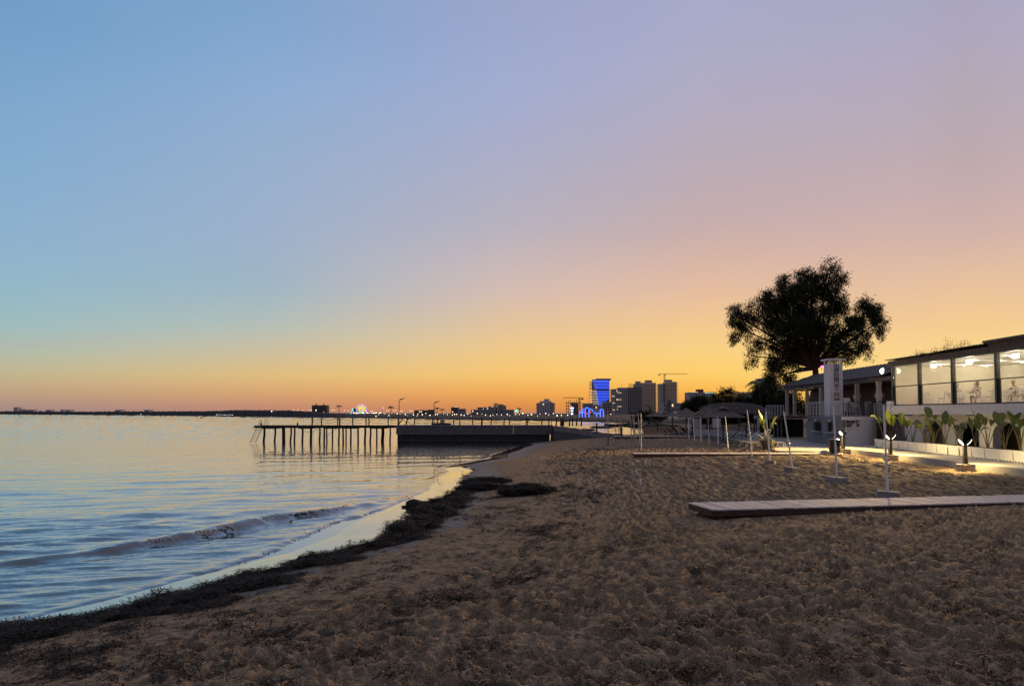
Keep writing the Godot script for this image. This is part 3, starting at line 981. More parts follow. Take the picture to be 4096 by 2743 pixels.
func make_bar() -> void:
	var st: SurfaceTool
	# --- the terrace bar: grey kiosk wall and white front wall carrying a terrace
	var bar_house := thing("beach_bar", Vector3(24.4, 1.1, -54.8), "white and grey flat-topped beach bar with two serving hatches", "bar")
	var dirk := Vector3(1.4, 0, -10.0).normalized()
	var turn_k := yaw(-dirk.x, -dirk.z)
	var bk := Basis(Vector3.UP, turn_k)
	var kp := Vector3(1.4, 0, -10.0)
	# kiosk wall, local x from the far end towards the corner, outward is +z
	st = mb()
	wall_with_holes(st, 0, 10.1, 0, 1.95, -0.25, 0, [[2.1, 2.42, 1.1, 1.62], [2.52, 4.75, 0.97, 1.76], [6.46, 8.7, 0.97, 1.78]])
	lo_box(st, Vector3(0, 1.953, -0.25), Vector3(10.1, 2.2, 0.05))
	var wk := build(st, "kiosk_wall", M.grey_render, bar_house)
	wk.transform = Transform3D(bk, kp)
	for h in [[2.35, 4.95], [6.3, 8.9]]:
		st = mb()
		lo_box(st, Vector3(h[0], 0.9, 0.003), Vector3(h[1], 0.965, 0.32))
		build(st, "counter_shelf", M.light_concrete, bar_house).transform = Transform3D(bk, kp)
		st = mb()
		for e in [h[0] + 0.17, h[1] - 0.2]:
			lo_box(st, Vector3(e - 0.03, 0.97, -0.2), Vector3(e + 0.03, 1.76, -0.14))
		lo_box(st, Vector3(h[0] + 0.17, 1.7, -0.2), Vector3(h[1] - 0.2, 1.757, -0.14))
		build(st, "hatch_frame", M.dark_metal, bar_house).transform = Transform3D(bk, kp)
	st = mb()
	lo_box(st, Vector3(2.9, 0.99, -0.24), Vector3(4.5, 1.69, -0.22))
	build(st, "shutter", M.concrete, bar_house).transform = Transform3D(bk, kp + bk * Vector3(0.7, 0, -0.5))
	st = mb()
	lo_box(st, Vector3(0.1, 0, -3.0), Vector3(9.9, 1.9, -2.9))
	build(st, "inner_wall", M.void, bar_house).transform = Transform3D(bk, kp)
	for x in [0.9, 3.6, 7.4]:
		st = mb()
		ball(st, Vector3(x, 1.84, 0.1), Vector3(0.12, 0.1, 0.12))
		build(st, "wall_lamp", M.white_paint, bar_house).transform = Transform3D(bk, kp)
	# white front wall, gently bowed
	st = mb()
	var n := 10
	for k in n:
		var f := func(t: float) -> Vector3: return Vector3(3.0 * t, 0, -0.85 * t + 0.28 * sin(PI * t))
		var a: Vector3 = f.call(float(k) / n)
		var b: Vector3 = f.call(float(k + 1) / n)
		st.set_smooth_group(1)
		quad(st, a, a + Vector3(0, 1.93, 0), b + Vector3(0, 1.93, 0), b)
		st.set_smooth_group(-1)
	build(st, "front_wall", M.white_render, bar_house)
	st = mb()
	for k in n:
		var f := func(t: float, o: float) -> Vector3: return Vector3((3.0 + o) * t, 0, -0.85 * t + (0.28 + o) * sin(PI * t) + o * 0.5)
		var a: Vector3 = f.call(float(k) / n, 0.06)
		var b: Vector3 = f.call(float(k + 1) / n, 0.06)
		quad(st, a + Vector3(0, 1.933, 0), a + Vector3(0, 2.2, 0), b + Vector3(0, 2.2, 0), b + Vector3(0, 1.933, 0))
		quad(st, a + Vector3(0, 1.933, 0), b + Vector3(0, 1.933, 0), b + Vector3(0, 1.933, -0.3), a + Vector3(0, 1.933, -0.3))
	build(st, "cornice", M.white_render, bar_house)
	st = mb()
	lo_box(st, Vector3(2.98, 0, -1.1), Vector3(3.75, 3.15, -0.8))
	build(st, "pier", M.light_concrete, bar_house)
	st = mb()
	slab(st, [Vector2(0.05, -0.05), Vector2(2.95, -0.95), Vector2(5.6, -0.9), Vector2(6.6, -25.0), Vector2(3.0, -25.0), Vector2(2.6, -11.5), Vector2(1.45, -9.95)], 1.96, 2.19)
	build(st, "terrace_floor", M.concrete, bar_house)
	# lettering on the front wall
	var wall_turn := Basis(Vector3.UP, yaw(3.0, -0.55))
	var x := 0.0
	for ch in "beach":
		letter(bar_house, ch, Vector3(0.17, 1.74, 0.13) + wall_turn * Vector3(x, 0, 0.06), 0.19, 0.15, 0.045, wall_turn)
		x += 0.245
	x = 0.0
	for ch in "bar":
		letter(bar_house, ch, Vector3(0.17, 1.47, 0.13) + wall_turn * Vector3(x, 0, 0.06), 0.19 if ch != "r" else 0.13, 0.15, 0.045, wall_turn)
		x += 0.245
	letter(bar_house, ">", Vector3(0.17, 1.46, 0.16) + wall_turn * Vector3(0.98, 0, 0.07), 0.22, 0.2, 0.07, wall_turn)
	# railings of the terrace
	var rw := thing("white_railing", Vector3(24.4, 3.3, -54.8), "white grid railing along the terrace above the grey serving hatches", "railing")
	rail_grid(rw, kp + bk * Vector3(0.1, 0, -0.06), kp + bk * Vector3(10.0, 0, -0.06), 1.13, 6, 10, 0.022, M.white_paint)
	var rd := thing("dark_railing", Vector3(24.4, 3.3, -54.8), "thin dark railing above the beach bar lettering", "railing")
	rail_grid(rd, Vector3(0.6, 0, -0.1), Vector3(2.95, 0, -0.75), 1.1, 5, 3, 0.018, M.dark_metal)
	rail_grid(rd, Vector3(2.95, 0, -0.75), Vector3(4.1, 0, -1.1), 1.1, 5, 1, 0.018, M.dark_metal)
	# passage with the dark door between the bar and the glazed restaurant
	var passage := thing("passage_wall", Vector3(27.4, 1.1, -57.2), "shaded wall with a dark door between the bar and the restaurant", "wall")
	st = mb()
	wall_with_holes(st, 0.2, 5.5, 0, 3.2, -0.3, 0, [[0.9, 2.1, 0, 1.95]])
	build(st, "wall", M.grey_render, passage)
	st = mb()
	lo_box(st, Vector3(0.93, 0.03, -0.2), Vector3(2.07, 1.93, -0.12))
	build(st, "door", M.dark_metal, passage)
	# --- chimney tower with the vertical name
	var tower := thing("sign_tower", Vector3(25.85, 3.3, -60.0), "tall white sign tower with vertical black lettering", "tower")
	st = mb()
	lo_box(st, Vector3(0, 0, -1.15), Vector3(1.05, 4.25, 0))
	build(st, "shaft", M.white_render, tower)
	for q in [[0.0, -0.12], [0.93, -0.12], [0.0, -1.15], [0.93, -1.15]]:
		st = mb()
		lo_box(st, Vector3(q[0], 4.253, q[1]), Vector3(q[0] + 0.12, 4.55, q[1] + 0.12))
		build(st, "corner_post", M.white_render, tower)
	st = mb()
	lo_box(st, Vector3(-0.18, 4.553, -1.33), Vector3(1.23, 4.68, 0.18))
	build(st, "cap", M.white_render, tower)
	var ly := 3.98
	for ch in "mackenzi by":
		if ch == " ":
			ly -= 0.2
			continue
		letter(tower, ch, Vector3(0.37, ly, 0.012), 0.33, 0.165, 0.05)
		ly -= 0.262 if ch != "b" else 0.3
	# --- old wing: open verandah under a corrugated roof
	var wing := thing("verandah_wing", Vector3(29.42, 3.3, -80.0), "dark open verandah with pale columns under a corrugated roof", "building", "", yaw(-0.072, 1.0))
	for cx in [0.6, 3.2, 7.2, 11.2, 15.5, 19.7, 23.9]:
		var col := Node3D.new()
		col.name = "column"
		wing.add_child(col, true)
		col.position = Vector3(cx, 0, -0.2)
		for k in 9:
			st = mb()
			box(st, Vector3(0, 0.148 + k * 0.296, 0), Vector3(0.3 - 0.02 * (k % 2), 0.286, 0.3 - 0.02 * (k % 2)))
			build(st, "stone_block", M.cream_render, col)
	st = mb()
	lo_box(st, Vector3(-0.4, 2.667, -0.4), Vector3(26.2, 2.97, 0.05))
	build(st, "eave_beam", M.grey_render, wing)
	st = mb()
	var nc := 150
	for k in nc:
		var xa := -0.7 + 27.0 * k / nc
		var xb := -0.7 + 27.0 * (k + 1) / nc
		var ya := 0.045 * sin(k * PI / 2)
		var yb := 0.045 * sin((k + 1) * PI / 2)
		var hip_a := clampf((xa + 0.7) / 3.2, 0.0, 1.0)
		var hip_b := clampf((xb + 0.7) / 3.2, 0.0, 1.0)
		quad(st, Vector3(xa, 2.99 + ya, 0.55), Vector3(xb, 2.99 + yb, 0.55), Vector3(xb, 3.05 + 1.2 * hip_b + yb, 0.55 - 3.0 * hip_b), Vector3(xa, 3.05 + 1.2 * hip_a + ya, 0.55 - 3.0 * hip_a))
		quad(st, Vector3(xb, 3.05 + 1.2 * hip_b + yb, 0.55 - 3.0 * hip_b), Vector3(xb, 2.9, -6.5), Vector3(xa, 2.9, -6.5), Vector3(xa, 3.05 + 1.2 * hip_a + ya, 0.55 - 3.0 * hip_a))
	build(st, "roof", M.roof_sheet, wing)
	st = mb()
	lo_box(st, Vector3(0.0, 0, -3.0), Vector3(26.0, 2.59, -2.8))
	build(st, "back_wall", M.red_wood, wing)
	st = mb()
	lo_box(st, Vector3(0.5, 2.6, -6.0), Vector3(26.0, 2.66, -0.45))
	build(st, "ceiling", M.red_wood, wing)
	for q in [[12.5, 0.5], [17.2, 0.3]]:
		st = mb()
		lo_box(st, Vector3(q[0], 1.55, -2.79), Vector3(q[0] + 1.6, 1.9, -2.6))
		build(st, "air_unit", M.white_plastic, wing)
	for q in [6.6, 15.2]:
		st = mb()
		box(st, Vector3(q, 2.8, 0.18), Vector3(0.25, 0.3, 0.16), Basis(Vector3.RIGHT, 0.4))
		build(st, "spotlight", M.grey_render, wing)
	# --- left terrace block on posts
	var block := thing("raised_terrace", Vector3(25.5, 1.1, -74.0), "small raised terrace on pale posts beyond the kiosk", "terrace")
	st = mb()
	lo_box(st, Vector3(0, 1.83, -4.0), Vector3(1.75, 2.2, 0))
	build(st, "floor_slab", M.concrete, block)
	for k in 5:
		st = mb()
		lo_box(st, Vector3(0.05 + k * 0.38, 0, -0.5), Vector3(0.14 + k * 0.38, 1.826, -0.41))
		build(st, "post", M.concrete, block)
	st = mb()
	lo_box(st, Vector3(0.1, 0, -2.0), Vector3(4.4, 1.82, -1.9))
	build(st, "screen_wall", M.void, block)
	var r3 := thing("white_railing", Vector3(25.5, 3.3, -74.0), "short white grid railing on the small raised terrace", "railing")
	rail_grid(r3, Vector3(0, 0, -0.08), Vector3(1.72, 0, -0.08), 1.0, 5, 6, 0.025, M.white_paint)
	var r4 := thing("dark_railing", Vector3(27.2, 3.3, -74.0), "dark railing in front of the open verandah columns", "railing")
	rail_grid(r4, Vector3(0.1, 0, 0), Vector3(2.2, 0, 2.2), 1.0, 4, 3, 0.02, M.dark_metal)
	# terrace furniture under covers and stacked chairs
	for k in 3:
		var sx: float = [26.05, 27.3, 28.0][k]
		var sz: float = [-57.2, -58.5, -57.8][k]
		var s := thing("chair_stack", Vector3(sx, 3.29, sz), ["tall stack of white terrace chairs behind the dark railing", "low pale chair stack at the middle of the terrace", "low pale chair stack beside the restaurant wall"][k], "chair stack", "stacked terrace chairs")
		for j in [6, 3, 4][k]:
			st = mb()
			box(st, Vector3(0, 0.42 + j * 0.13, 0), Vector3(0.5, 0.05, 0.5))
			box(st, Vector3(0, 0.62 + j * 0.13, -0.26), Vector3(0.5, 0.36, 0.04), Basis(Vector3.RIGHT, -0.15))
			for q in [[-0.22, -0.22], [0.22, -0.22], [-0.22, 0.22], [0.22, 0.22]]:
				if j == 0: bar(st, Vector3(q[0], 0, q[1]), Vector3(q[0], 0.42, q[1]), 0.05, 0.05)
			build(st, "chair", M.white_plastic, s)

# ---------------------------------------------------------------- the glazed restaurant
func arch_y(x: float, arches: Array) -> float:
	for a in arches:
		var q: float = absf(x - a[0]) / a[1]
		if q < 1.0:
			return 1.05 + 0.8 * sqrt(1.0 - q * q)
	return 0.0

func xback_chair() -> Node3D:
	var t := Node3D.new()
	t.name = "bistro_chair"
	var st := mb()
	box(st, Vector3(0, 0.45, 0), Vector3(0.44, 0.035, 0.42))
	build(st, "seat", M.white_paint, t)
	for q in [[-0.19, 0.18], [0.19, 0.18]]:
		st = mb()
		tube(st, [Vector3(q[0], 0, q[1] + 0.02), Vector3(q[0], 0.45, q[1])], 0.018, -1.0, 6)
		build(st, "leg", M.white_paint, t)
	for s in [-1, 1]:
		st = mb()
		tube(st, [Vector3(0.2 * s, 0, -0.24), Vector3(0.19 * s, 0.45, -0.2), Vector3(0.19 * s, 0.9, -0.26)], 0.02, -1.0, 6)
		build(st, "leg", M.white_paint, t)
		st = mb()
		tube(st, [Vector3(0.18 * s, 0.86, -0.25), Vector3(-0.18 * s, 0.5, -0.21)], 0.014, -1.0, 5)
		build(st, "cross_brace", M.white_paint, t)
		st = mb()
		tube(st, [Vector3(0.19 * s, 0.68, -0.22), Vector3(0.24 * s, 0.68, 0.0), Vector3(0.22 * s, 0.66, 0.14), Vector3(0.2 * s, 0.46, 0.18)], 0.015, -1.0, 5)
		build(st, "armrest", M.white_paint, t)
		st = mb()
		tube(st, [Vector3(0.19 * s, 0.12, 0.19), Vector3(0.15 * s, 0.34, 0.19), Vector3(0.0, 0.42, 0.19)], 0.012, -1.0, 5)
		build(st, "hoop", M.white_paint, t)
	st = mb()
	tube(st, [Vector3(-0.19, 0.9, -0.26), Vector3(0, 0.92, -0.27), Vector3(0.19, 0.9, -0.26)], 0.02, -1.0, 6)
	build(st, "top_rail", M.white_paint, t)
	return t

func sdf_person(p: Vector3, bones: Array) -> float:
	var d := 9.0
	for b in bones:
		var pa: Vector3 = p - b[0]
		var ba: Vector3 = b[1] - b[0]
		var h := clampf(pa.dot(ba) / maxf(ba.dot(ba), 1e-6), 0.0, 1.0)
		var q := pa.distance_to(ba * h) - lerpf(b[2], b[3], h)
		var k := 0.045
		var m := clampf(0.5 + 0.5 * (d - q) / k, 0.0, 1.0)
		d = lerpf(d, q, m) - k * m * (1.0 - m)
	return d

func nets(bones: Array, cell: float) -> ArrayMesh:
	# one continuous surface round the bones (surface nets)
	var lo := Vector3.ONE * 9.0
	var hi := -lo
	for b in bones:
		for k in 2:
			var r := Vector3.ONE * (float(b[2 + k]) + 2.5 * cell)
			lo = lo.min(b[k] - r)
			hi = hi.max(b[k] + r)
	var s := Vector3i(((hi - lo) / cell).ceil())
	var f := PackedFloat32Array()
	f.resize((s.x + 1) * (s.y + 1) * (s.z + 1))
	var at := func(x: int, y: int, z: int) -> int: return (z * (s.y + 1) + y) * (s.x + 1) + x
	for z in s.z + 1:
		for y in s.y + 1:
			for x in s.x + 1:
				f[at.call(x, y, z)] = sdf_person(lo + Vector3(x, y, z) * cell, bones)
	var id := {}
	var pts := []
	for z in s.z:
		for y in s.y:
			for x in s.x:
				var sum := Vector3.ZERO
				var n := 0
				for e in [[0, 0, 0, 1, 0, 0], [0, 1, 0, 1, 1, 0], [0, 0, 1, 1, 0, 1], [0, 1, 1, 1, 1, 1], [0, 0, 0, 0, 1, 0], [1, 0, 0, 1, 1, 0], [0, 0, 1, 0, 1, 1], [1, 0, 1, 1, 1, 1], [0, 0, 0, 0, 0, 1], [1, 0, 0, 1, 0, 1], [0, 1, 0, 0, 1, 1], [1, 1, 0, 1, 1, 1]]:
					var a := f[at.call(x + e[0], y + e[1], z + e[2])]
					var b := f[at.call(x + e[3], y + e[4], z + e[5])]
					if (a < 0.0) != (b < 0.0):
						sum += Vector3(e[0], e[1], e[2]).lerp(Vector3(e[3], e[4], e[5]), a / (a - b))
						n += 1
				if n:
					id[at.call(x, y, z)] = pts.size()
					pts.append(lo + (Vector3(x, y, z) + sum / n) * cell)
	var st := mb()
	st.set_smooth_group(0)
	for z in range(1, s.z):
		for y in range(1, s.y):
			for x in range(1, s.x):
				var inside := f[at.call(x, y, z)] < 0.0
				for ax in 3:
					var d := Vector3i(int(ax == 0), int(ax == 1), int(ax == 2))
					if (f[at.call(x + d.x, y + d.y, z + d.z)] < 0.0) == inside: continue
					var u := Vector3i(d.z, d.x, d.y)
					var v := Vector3i(d.y, d.z, d.x)
					var q := []
					for o in [Vector3i.ZERO, u, u + v, v]:
						q.append(pts[id[at.call(x - o.x, y - o.y, z - o.z)]])
					if inside: quad(st, q[0], q[3], q[2], q[1])
					else: quad(st, q[0], q[1], q[2], q[3])
	st.generate_normals()
	return st.commit()

func seated_body(lean: float, arm: float) -> Array:
	# joints of a seated person, facing +z, feet at y 0; [body mesh, hair mesh]
	var hip := Vector3(0, 0.5, 0)
	var chest := Vector3(0, 0.92, 0.05 + lean)
	var neck := Vector3(0, 1.1, 0.06 + lean)
	var head := Vector3(0, 1.27, 0.1 + lean)
	var bones := [[hip, Vector3(0, 0.72, 0.01 + lean * 0.5), 0.135, 0.125], [Vector3(0, 0.72, 0.01 + lean * 0.5), chest, 0.125, 0.14], [chest, neck, 0.11, 0.055], [neck, head - Vector3(0, 0.05, 0), 0.052, 0.055], [head - Vector3(0, 0.03, -0.015), head + Vector3(0, 0.04, -0.01), 0.078, 0.088], [head + Vector3(0, -0.03, 0.085), head + Vector3(0, 0.0, 0.09), 0.018, 0.012]]
	for s in [-1.0, 1.0]:
		var sh := chest + Vector3(0.17 * s, 0.07, -0.01)
		var el := sh + Vector3(0.06 * s, -0.26, 0.1 + arm)
		var wr := el + Vector3(-0.05 * s, 0.02 + arm * 0.6, 0.24)
		bones.append_array([[chest + Vector3(0.06 * s, 0.06, 0), sh, 0.075, 0.062], [sh, el, 0.055, 0.043], [el, wr, 0.043, 0.03], [wr, wr + Vector3(-0.01 * s, -0.01, 0.09), 0.032, 0.022]])
		var kn := Vector3(0.12 * s, 0.52, 0.44)
		bones.append_array([[Vector3(0.09 * s, 0.5, 0), kn, 0.092, 0.066], [kn, Vector3(0.12 * s, 0.09, 0.42), 0.062, 0.042], [Vector3(0.12 * s, 0.05, 0.4), Vector3(0.13 * s, 0.035, 0.58), 0.042, 0.035]])
	var hair := [[head + Vector3(0, 0.05, -0.03), head + Vector3(0, -0.02, -0.055), 0.088, 0.075], [head + Vector3(0, -0.02, -0.06), head + Vector3(0, -0.14, -0.065), 0.06, 0.045]]
	return [nets(bones, 0.03), nets(hair, 0.025)]

func make_restaurant() -> void:
	var st: SurfaceTool
	var turn := yaw(-0.0556, 1.0)
	var home := Vector3(26.0, 1.25, -50.3)
	var B := Basis(Vector3.UP, turn)
	var r := thing("glazed_restaurant", home, "white beachfront restaurant with a lit glazed upper floor over arches", "building", "", turn)
	var L := 22.0
	var bays := [0.0, 3.62, 7.55, 11.8, 16.05, 20.3]
	# white floor beam
	st = mb()
	lo_box(st, Vector3(-0.35, 2.22, -0.15), Vector3(L, 2.8, 0.35))
	build(st, "floor_beam", M.white_render, r)
	st = mb()
	lo_box(st, Vector3(-0.35, 2.803, -0.15), Vector3(0.12, 3.12, 0.35))
	build(st, "parapet_stub", M.white_render, r)
	st = mb()
	lo_box(st, Vector3(-0.3, 2.5, -7.0), Vector3(L, 2.78, -0.153))
	build(st, "upper_floor", M.concrete, r)
	# lower wall with arches
	var arches := [[3.5, 1.25], [7.3, 1.25], [11.1, 1.25], [14.9, 1.25], [18.7, 1.25]]
	st = mb()
	var n := 220
	for k in n:
		var xa := -0.2 + L * k / n
		var xb := -0.2 + L * (k + 1) / n
		var ya := arch_y(xa, arches)
		var yb := arch_y(xb, arches)
		quad(st, Vector3(xa, ya, -0.8), Vector3(xa, 2.5, -0.8), Vector3(xb, 2.5, -0.8), Vector3(xb, yb, -0.8))
		quad(st, Vector3(xa, ya, -0.8), Vector3(xb, yb, -0.8), Vector3(xb, yb, -1.25), Vector3(xa, ya, -1.25))
	build(st, "arcade_wall", M.white_render, r)
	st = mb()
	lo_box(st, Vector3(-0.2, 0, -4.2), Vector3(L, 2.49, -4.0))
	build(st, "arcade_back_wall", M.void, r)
	st = mb()
	lo_box(st, Vector3(-0.2, 0, -4.0), Vector3(-0.05, 2.49, -0.805))
	build(st, "arcade_end_wall", M.white_render, r)
	for q in [1.3, 4.7, 8.6, 12.5]:
		st = mb()
		lathe(st, Vector3(q, 2.16, -0.35), [Vector2(0, 0), Vector2(0.22, 0.0), Vector2(0.24, 0.057), Vector2(0, 0.057)], 14)
		build(st, "soffit_lamp", M.dark_metal, r)
	# window frames and panes
	for k in bays.size():
		var x: float = bays[k]
		st = mb()
		lo_box(st, Vector3(x - 0.09, 2.803, -0.1), Vector3(x + 0.09, 5.45, 0.1))
		build(st, "mullion", M.dark_metal, r)
		if k == bays.size() - 1: break
		var x1: float = bays[k + 1]
		var w := Node3D.new()
		w.name = "window"
		r.add_child(w, true)
		st = mb()
		lo_box(st, Vector3(x + 0.093, 4.06, -0.03), Vector3(x1 - 0.093, 4.12, 0.04))
		build(st, "transom", M.black_paint, w)
		st = mb()
		lo_box(st, Vector3(x + 0.093, 2.805, -0.05), Vector3(x1 - 0.093, 2.88, 0.05))
		build(st, "sill_rail", M.black_paint, w)
		st = mb()
		lo_box(st, Vector3(x + 0.093, 2.883, -0.04), Vector3(x + 0.27, 4.057, 0.03))
		build(st, "sash_stile", M.black_paint, w)
		st = mb()
		lo_box(st, Vector3(x + 0.095, 4.123, -0.006), Vector3(x1 - 0.095, 5.447, 0.004))
		build(st, "pane", M.window_glass, w)
		st = mb()
		lo_box(st, Vector3(x + 0.273, 2.884, -0.006), Vector3(x1 - 0.095, 4.056, 0.004))
		build(st, "pane", M.window_glass, w)
	# roof: dark fascia, gutter edge and sheet
	st = mb()
	lo_box(st, Vector3(-0.3, 5.453, -0.2), Vector3(L, 5.78, 0.16))
	build(st, "fascia", M.dark_metal, r)
	st = mb()
	lo_box(st, Vector3(-0.35, 5.55, 0.163), Vector3(11.4, 5.84, 0.2))
	lo_box(st, Vector3(11.45, 5.62, 0.163), Vector3(L, 6.0, 0.22))
	build(st, "gutter_board", M.roof_sheet, r)
	st = mb()
	var nc := 130
	for k in nc:
		var xa := -0.45 + 11.9 * k / nc
		var xb := -0.45 + 11.9 * (k + 1) / nc
		var ya := 5.92 + 0.035 * sin(k * PI / 2) + 0.05 * smoothstep(5.0, 8.0, xa)
		var yb := 5.92 + 0.035 * sin((k + 1) * PI / 2) + 0.05 * smoothstep(5.0, 8.0, xb)
		quad(st, Vector3(xa, ya, 0.4), Vector3(xb, yb, 0.4), Vector3(xb, yb + 0.35, -7.2), Vector3(xa, ya + 0.35, -7.2))
	build(st, "roof_sheet", M.roof_sheet, r)
	st = mb()
	lo_box(st, Vector3(11.4, 6.003, -7.2), Vector3(L, 6.12, 0.5))
	build(st, "raised_roof", M.roof_sheet, r)
	# the lit room
	st = mb()
	lo_box(st, Vector3(-0.2, 5.46, -7.0), Vector3(L, 5.55, -0.21))
	build(st, "ceiling", M.white_render, r)
	st = mb()
	wall_with_holes(st, -0.2, L, 2.783, 5.457, -7.2, -7.0, [])
	build(st, "back_wall", M.cream_render, r)
	for e in [-0.2, L - 0.1]:
		st = mb()
		lo_box(st, Vector3(e, 2.783, -6.99), Vector3(e + 0.1, 5.457, -0.21))
		build(st, "end_wall", M.cream_render, r)
	st = mb()
	for q in [[7.0, 9.0]]:
		lo_box(st, Vector3(q[0], 2.783, -6.997), Vector3(q[1], 4.5, -6.6))
	build(st, "bar_shelf", M.grey_render, r)
	st = mb()
	for k in 20:
		var a0 := PI * k / 20
		var a1 := PI * (k + 1) / 20
		quad(st, Vector3(13.2 + 1.5 * cos(a0), 4.0 + 1.2 * sin(a0), -6.99), Vector3(13.2 + 1.5 * cos(a1), 4.0 + 1.2 * sin(a1), -6.99), Vector3(13.2 + 1.5 * cos(a1), 2.79, -6.99), Vector3(13.2 + 1.5 * cos(a0), 2.79, -6.99))
	build(st, "arched_niche", M.grey_render, r)
	# wall fan
	var fan := thing("wall_fan", home + B * Vector3(13.1, 4.75, -1.2), "grey wall fan seen through the window nearest the camera", "fan", "", turn)
	st = mb()
	bar(st, Vector3(0.7, 0.0, 0), Vector3(0.25, 0.05, 0), 0.06, 0.06)
	box(st, Vector3(0.75, 0, 0), Vector3(0.18, 0.5, 0.2))
	box(st, Vector3(0.75, 0.49, 0), Vector3(0.03, 0.5, 0.03))
	build(st, "bracket", M.grey_render, fan)
	st = mb()
	lathe(st, Vector3(0.1, 0.05, 0), [Vector2(0, -0.06), Vector2(0.28, -0.05), Vector2(0.31, 0.0), Vector2(0.28, 0.05), Vector2(0, 0.07)], 18, Basis(Vector3.FORWARD, 1.0))
	build(st, "fan_cage", M.grey_render, fan)
	# lamps: drum lamps near the glass and small ceiling lights
	var lamp_no := 0
	for q in [[3.95, -0.7], [7.95, -0.7], [12.2, -0.7], [16.4, -0.7]]:
		lamp_no += 1
		var lp := thing("drum_lamp", home + B * Vector3(q[0], 5.15, q[1]), "glowing white drum lamp inside the %s glazed bay" % ["second", "third", "fourth", "fifth"][lamp_no - 1], "lamp", "drum lamps by the windows", turn)
		st = mb()
		lathe(st, Vector3.ZERO, [Vector2(0, 0), Vector2(0.15, 0), Vector2(0.17, 0.03), Vector2(0.17, 0.24), Vector2(0, 0.24)], 16)
		build(st, "lamp_shade", M.drum_glow, lp)
		st = mb()
		lathe(st, Vector3(0, 0.243, 0), [Vector2(0.22, 0), Vector2(0.2, 0.064), Vector2(0, 0.064)], 16)
		build(st, "ceiling_plate", M.white_paint, lp)
		lamp_light(lp, Vector3(0, -0.12, 0), 0.9, Color(1.0, 0.94, 0.8), 0.15)
	for a in 3:
		for b in 6:
			var dl := thing("ceiling_light", home + B * Vector3(2.4 + b * 3.7 - 0.6 * a, 5.4, -1.9 - a * 1.8), "small round light set in the restaurant ceiling", "light", "ceiling lights in the restaurant", turn)
			st = mb()
			lathe(st, Vector3.ZERO, [Vector2(0, 0), Vector2(0.09, 0), Vector2(0.11, 0.055), Vector2(0, 0.055)], 12)
			build(st, "lens", M.drum_glow, dl)
			lamp_light(dl, Vector3(0, -0.08, 0), 1.3, Color(1.0, 0.92, 0.76), 0.1)
	# corner floodlight
	var fl := thing("flood_light", home + B * Vector3(-0.45, 5.2, 0.55), "dazzling floodlight at the corner where glazing meets verandah", "light", "", turn)
	st = mb()
	lathe(st, Vector3.ZERO, [Vector2(0, -0.13), Vector2(0.12, -0.1), Vector2(0.2, 0.0), Vector2(0.21, 0.04), Vector2(0, 0.04)], 16, Basis(Vector3.BACK, PI) * Basis(Vector3.RIGHT, -1.4))
	build(st, "lens", M.flood_glow, fl)
	st = mb()
	bar(st, Vector3(0, 0, -0.08), Vector3(0.2, 0.2, -0.5), 0.06, 0.06)
	build(st, "arm", M.dark_metal, fl)
	var beam := SpotLight3D.new()
	beam.name = "light"
	beam.light_energy = 400.0
	beam.light_color = Color(1.0, 0.83, 0.52)
	beam.light_size = 0.2
	beam.spot_angle = 62.0
	beam.spot_angle_attenuation = 0.8
	beam.spot_range = 60.0
	beam.shadow_enabled = true
	fl.add_child(beam, true)
	beam.look_at_from_position(fl.to_global(Vector3(0.0, -0.05, 0.4)), Vector3(7, 0.9, -43))
	# emblem at the end of the beam
	st = mb()
	for q in [[0.1, 0.42, 0.14], [0.32, 0.42, -0.14], [0.12, 0.16, 0.12], [0.34, 0.22, 0.12]]:
		tri(st, Vector3(q[0], 2.22 + q[1], 0.355), Vector3(q[0] + 0.2, 2.22 + q[1], 0.355), Vector3(q[0] + 0.1, 2.22 + q[1] - q[2], 0.355))
	build(st, "emblem", M.black_paint, r)
	# tables and chairs by the glass
	var chair := xback_chair()
	var spots := [[1.6, -0.9, 0.3], [2.7, -1.0, -2.6], [4.9, -0.8, 0.2], [6.0, -1.1, 3.0], [6.9, -0.8, 0.9], [8.9, -0.75, 1.57], [9.9, -0.8, 0.1], [10.9, -1.0, -1.4], [12.6, -0.8, 1.6], [14.3, -0.9, -1.5]]
	var where := ["far end of the first bay", "near end of the first bay", "far end of the second bay", "middle of the second bay", "near end of the second bay", "far end of the third bay", "middle of the third bay", "near end of the third bay", "far end of the fourth bay", "near end of the fourth bay"]
	for k in spots.size():
		var q: Array = spots[k]
		var c: Node3D = chair.duplicate()
		c.name = numbered("bistro_chair")
		add_child(c)
		c.position = home + B * Vector3(q[0], 2.78, q[1])
		c.rotation.y = turn + q[2]
		tag(c, "white cross-back chair behind the glass, %s" % where[k], "chair", "white chairs in the restaurant")
	chair.free()
	for k in 5:
		var q: Array = [[2.1, -1.1], [5.4, -1.3], [9.5, -1.5], [11.6, -1.3], [13.5, -1.2]][k]
		var t := thing("dining_table", home + B * Vector3(q[0], 2.78, q[1]), "white dining table behind the glass, %s" % ["in the first bay", "in the second bay", "in the middle of the third bay", "beside the third mullion", "in the fourth bay"][k], "table", "restaurant tables", turn)
		st = mb()
		box(st, Vector3(0, 0.74, 0), Vector3(1.1, 0.045, 0.8))
		build(st, "table_top", M.white_paint, t)
		st = mb()
		for sx in [-0.45, 0.45]:
			bar(st, Vector3(sx, 0.05, -0.3), Vector3(sx, 0.7, 0.3), 0.04, 0.04)
			bar(st, Vector3(sx, 0.05, 0.3), Vector3(sx, 0.7, -0.3), 0.04, 0.04)
			bar(st, Vector3(sx, 0.03, -0.35), Vector3(sx, 0.03, 0.35), 0.05, 0.05)
		build(st, "trestle", M.white_paint, t)
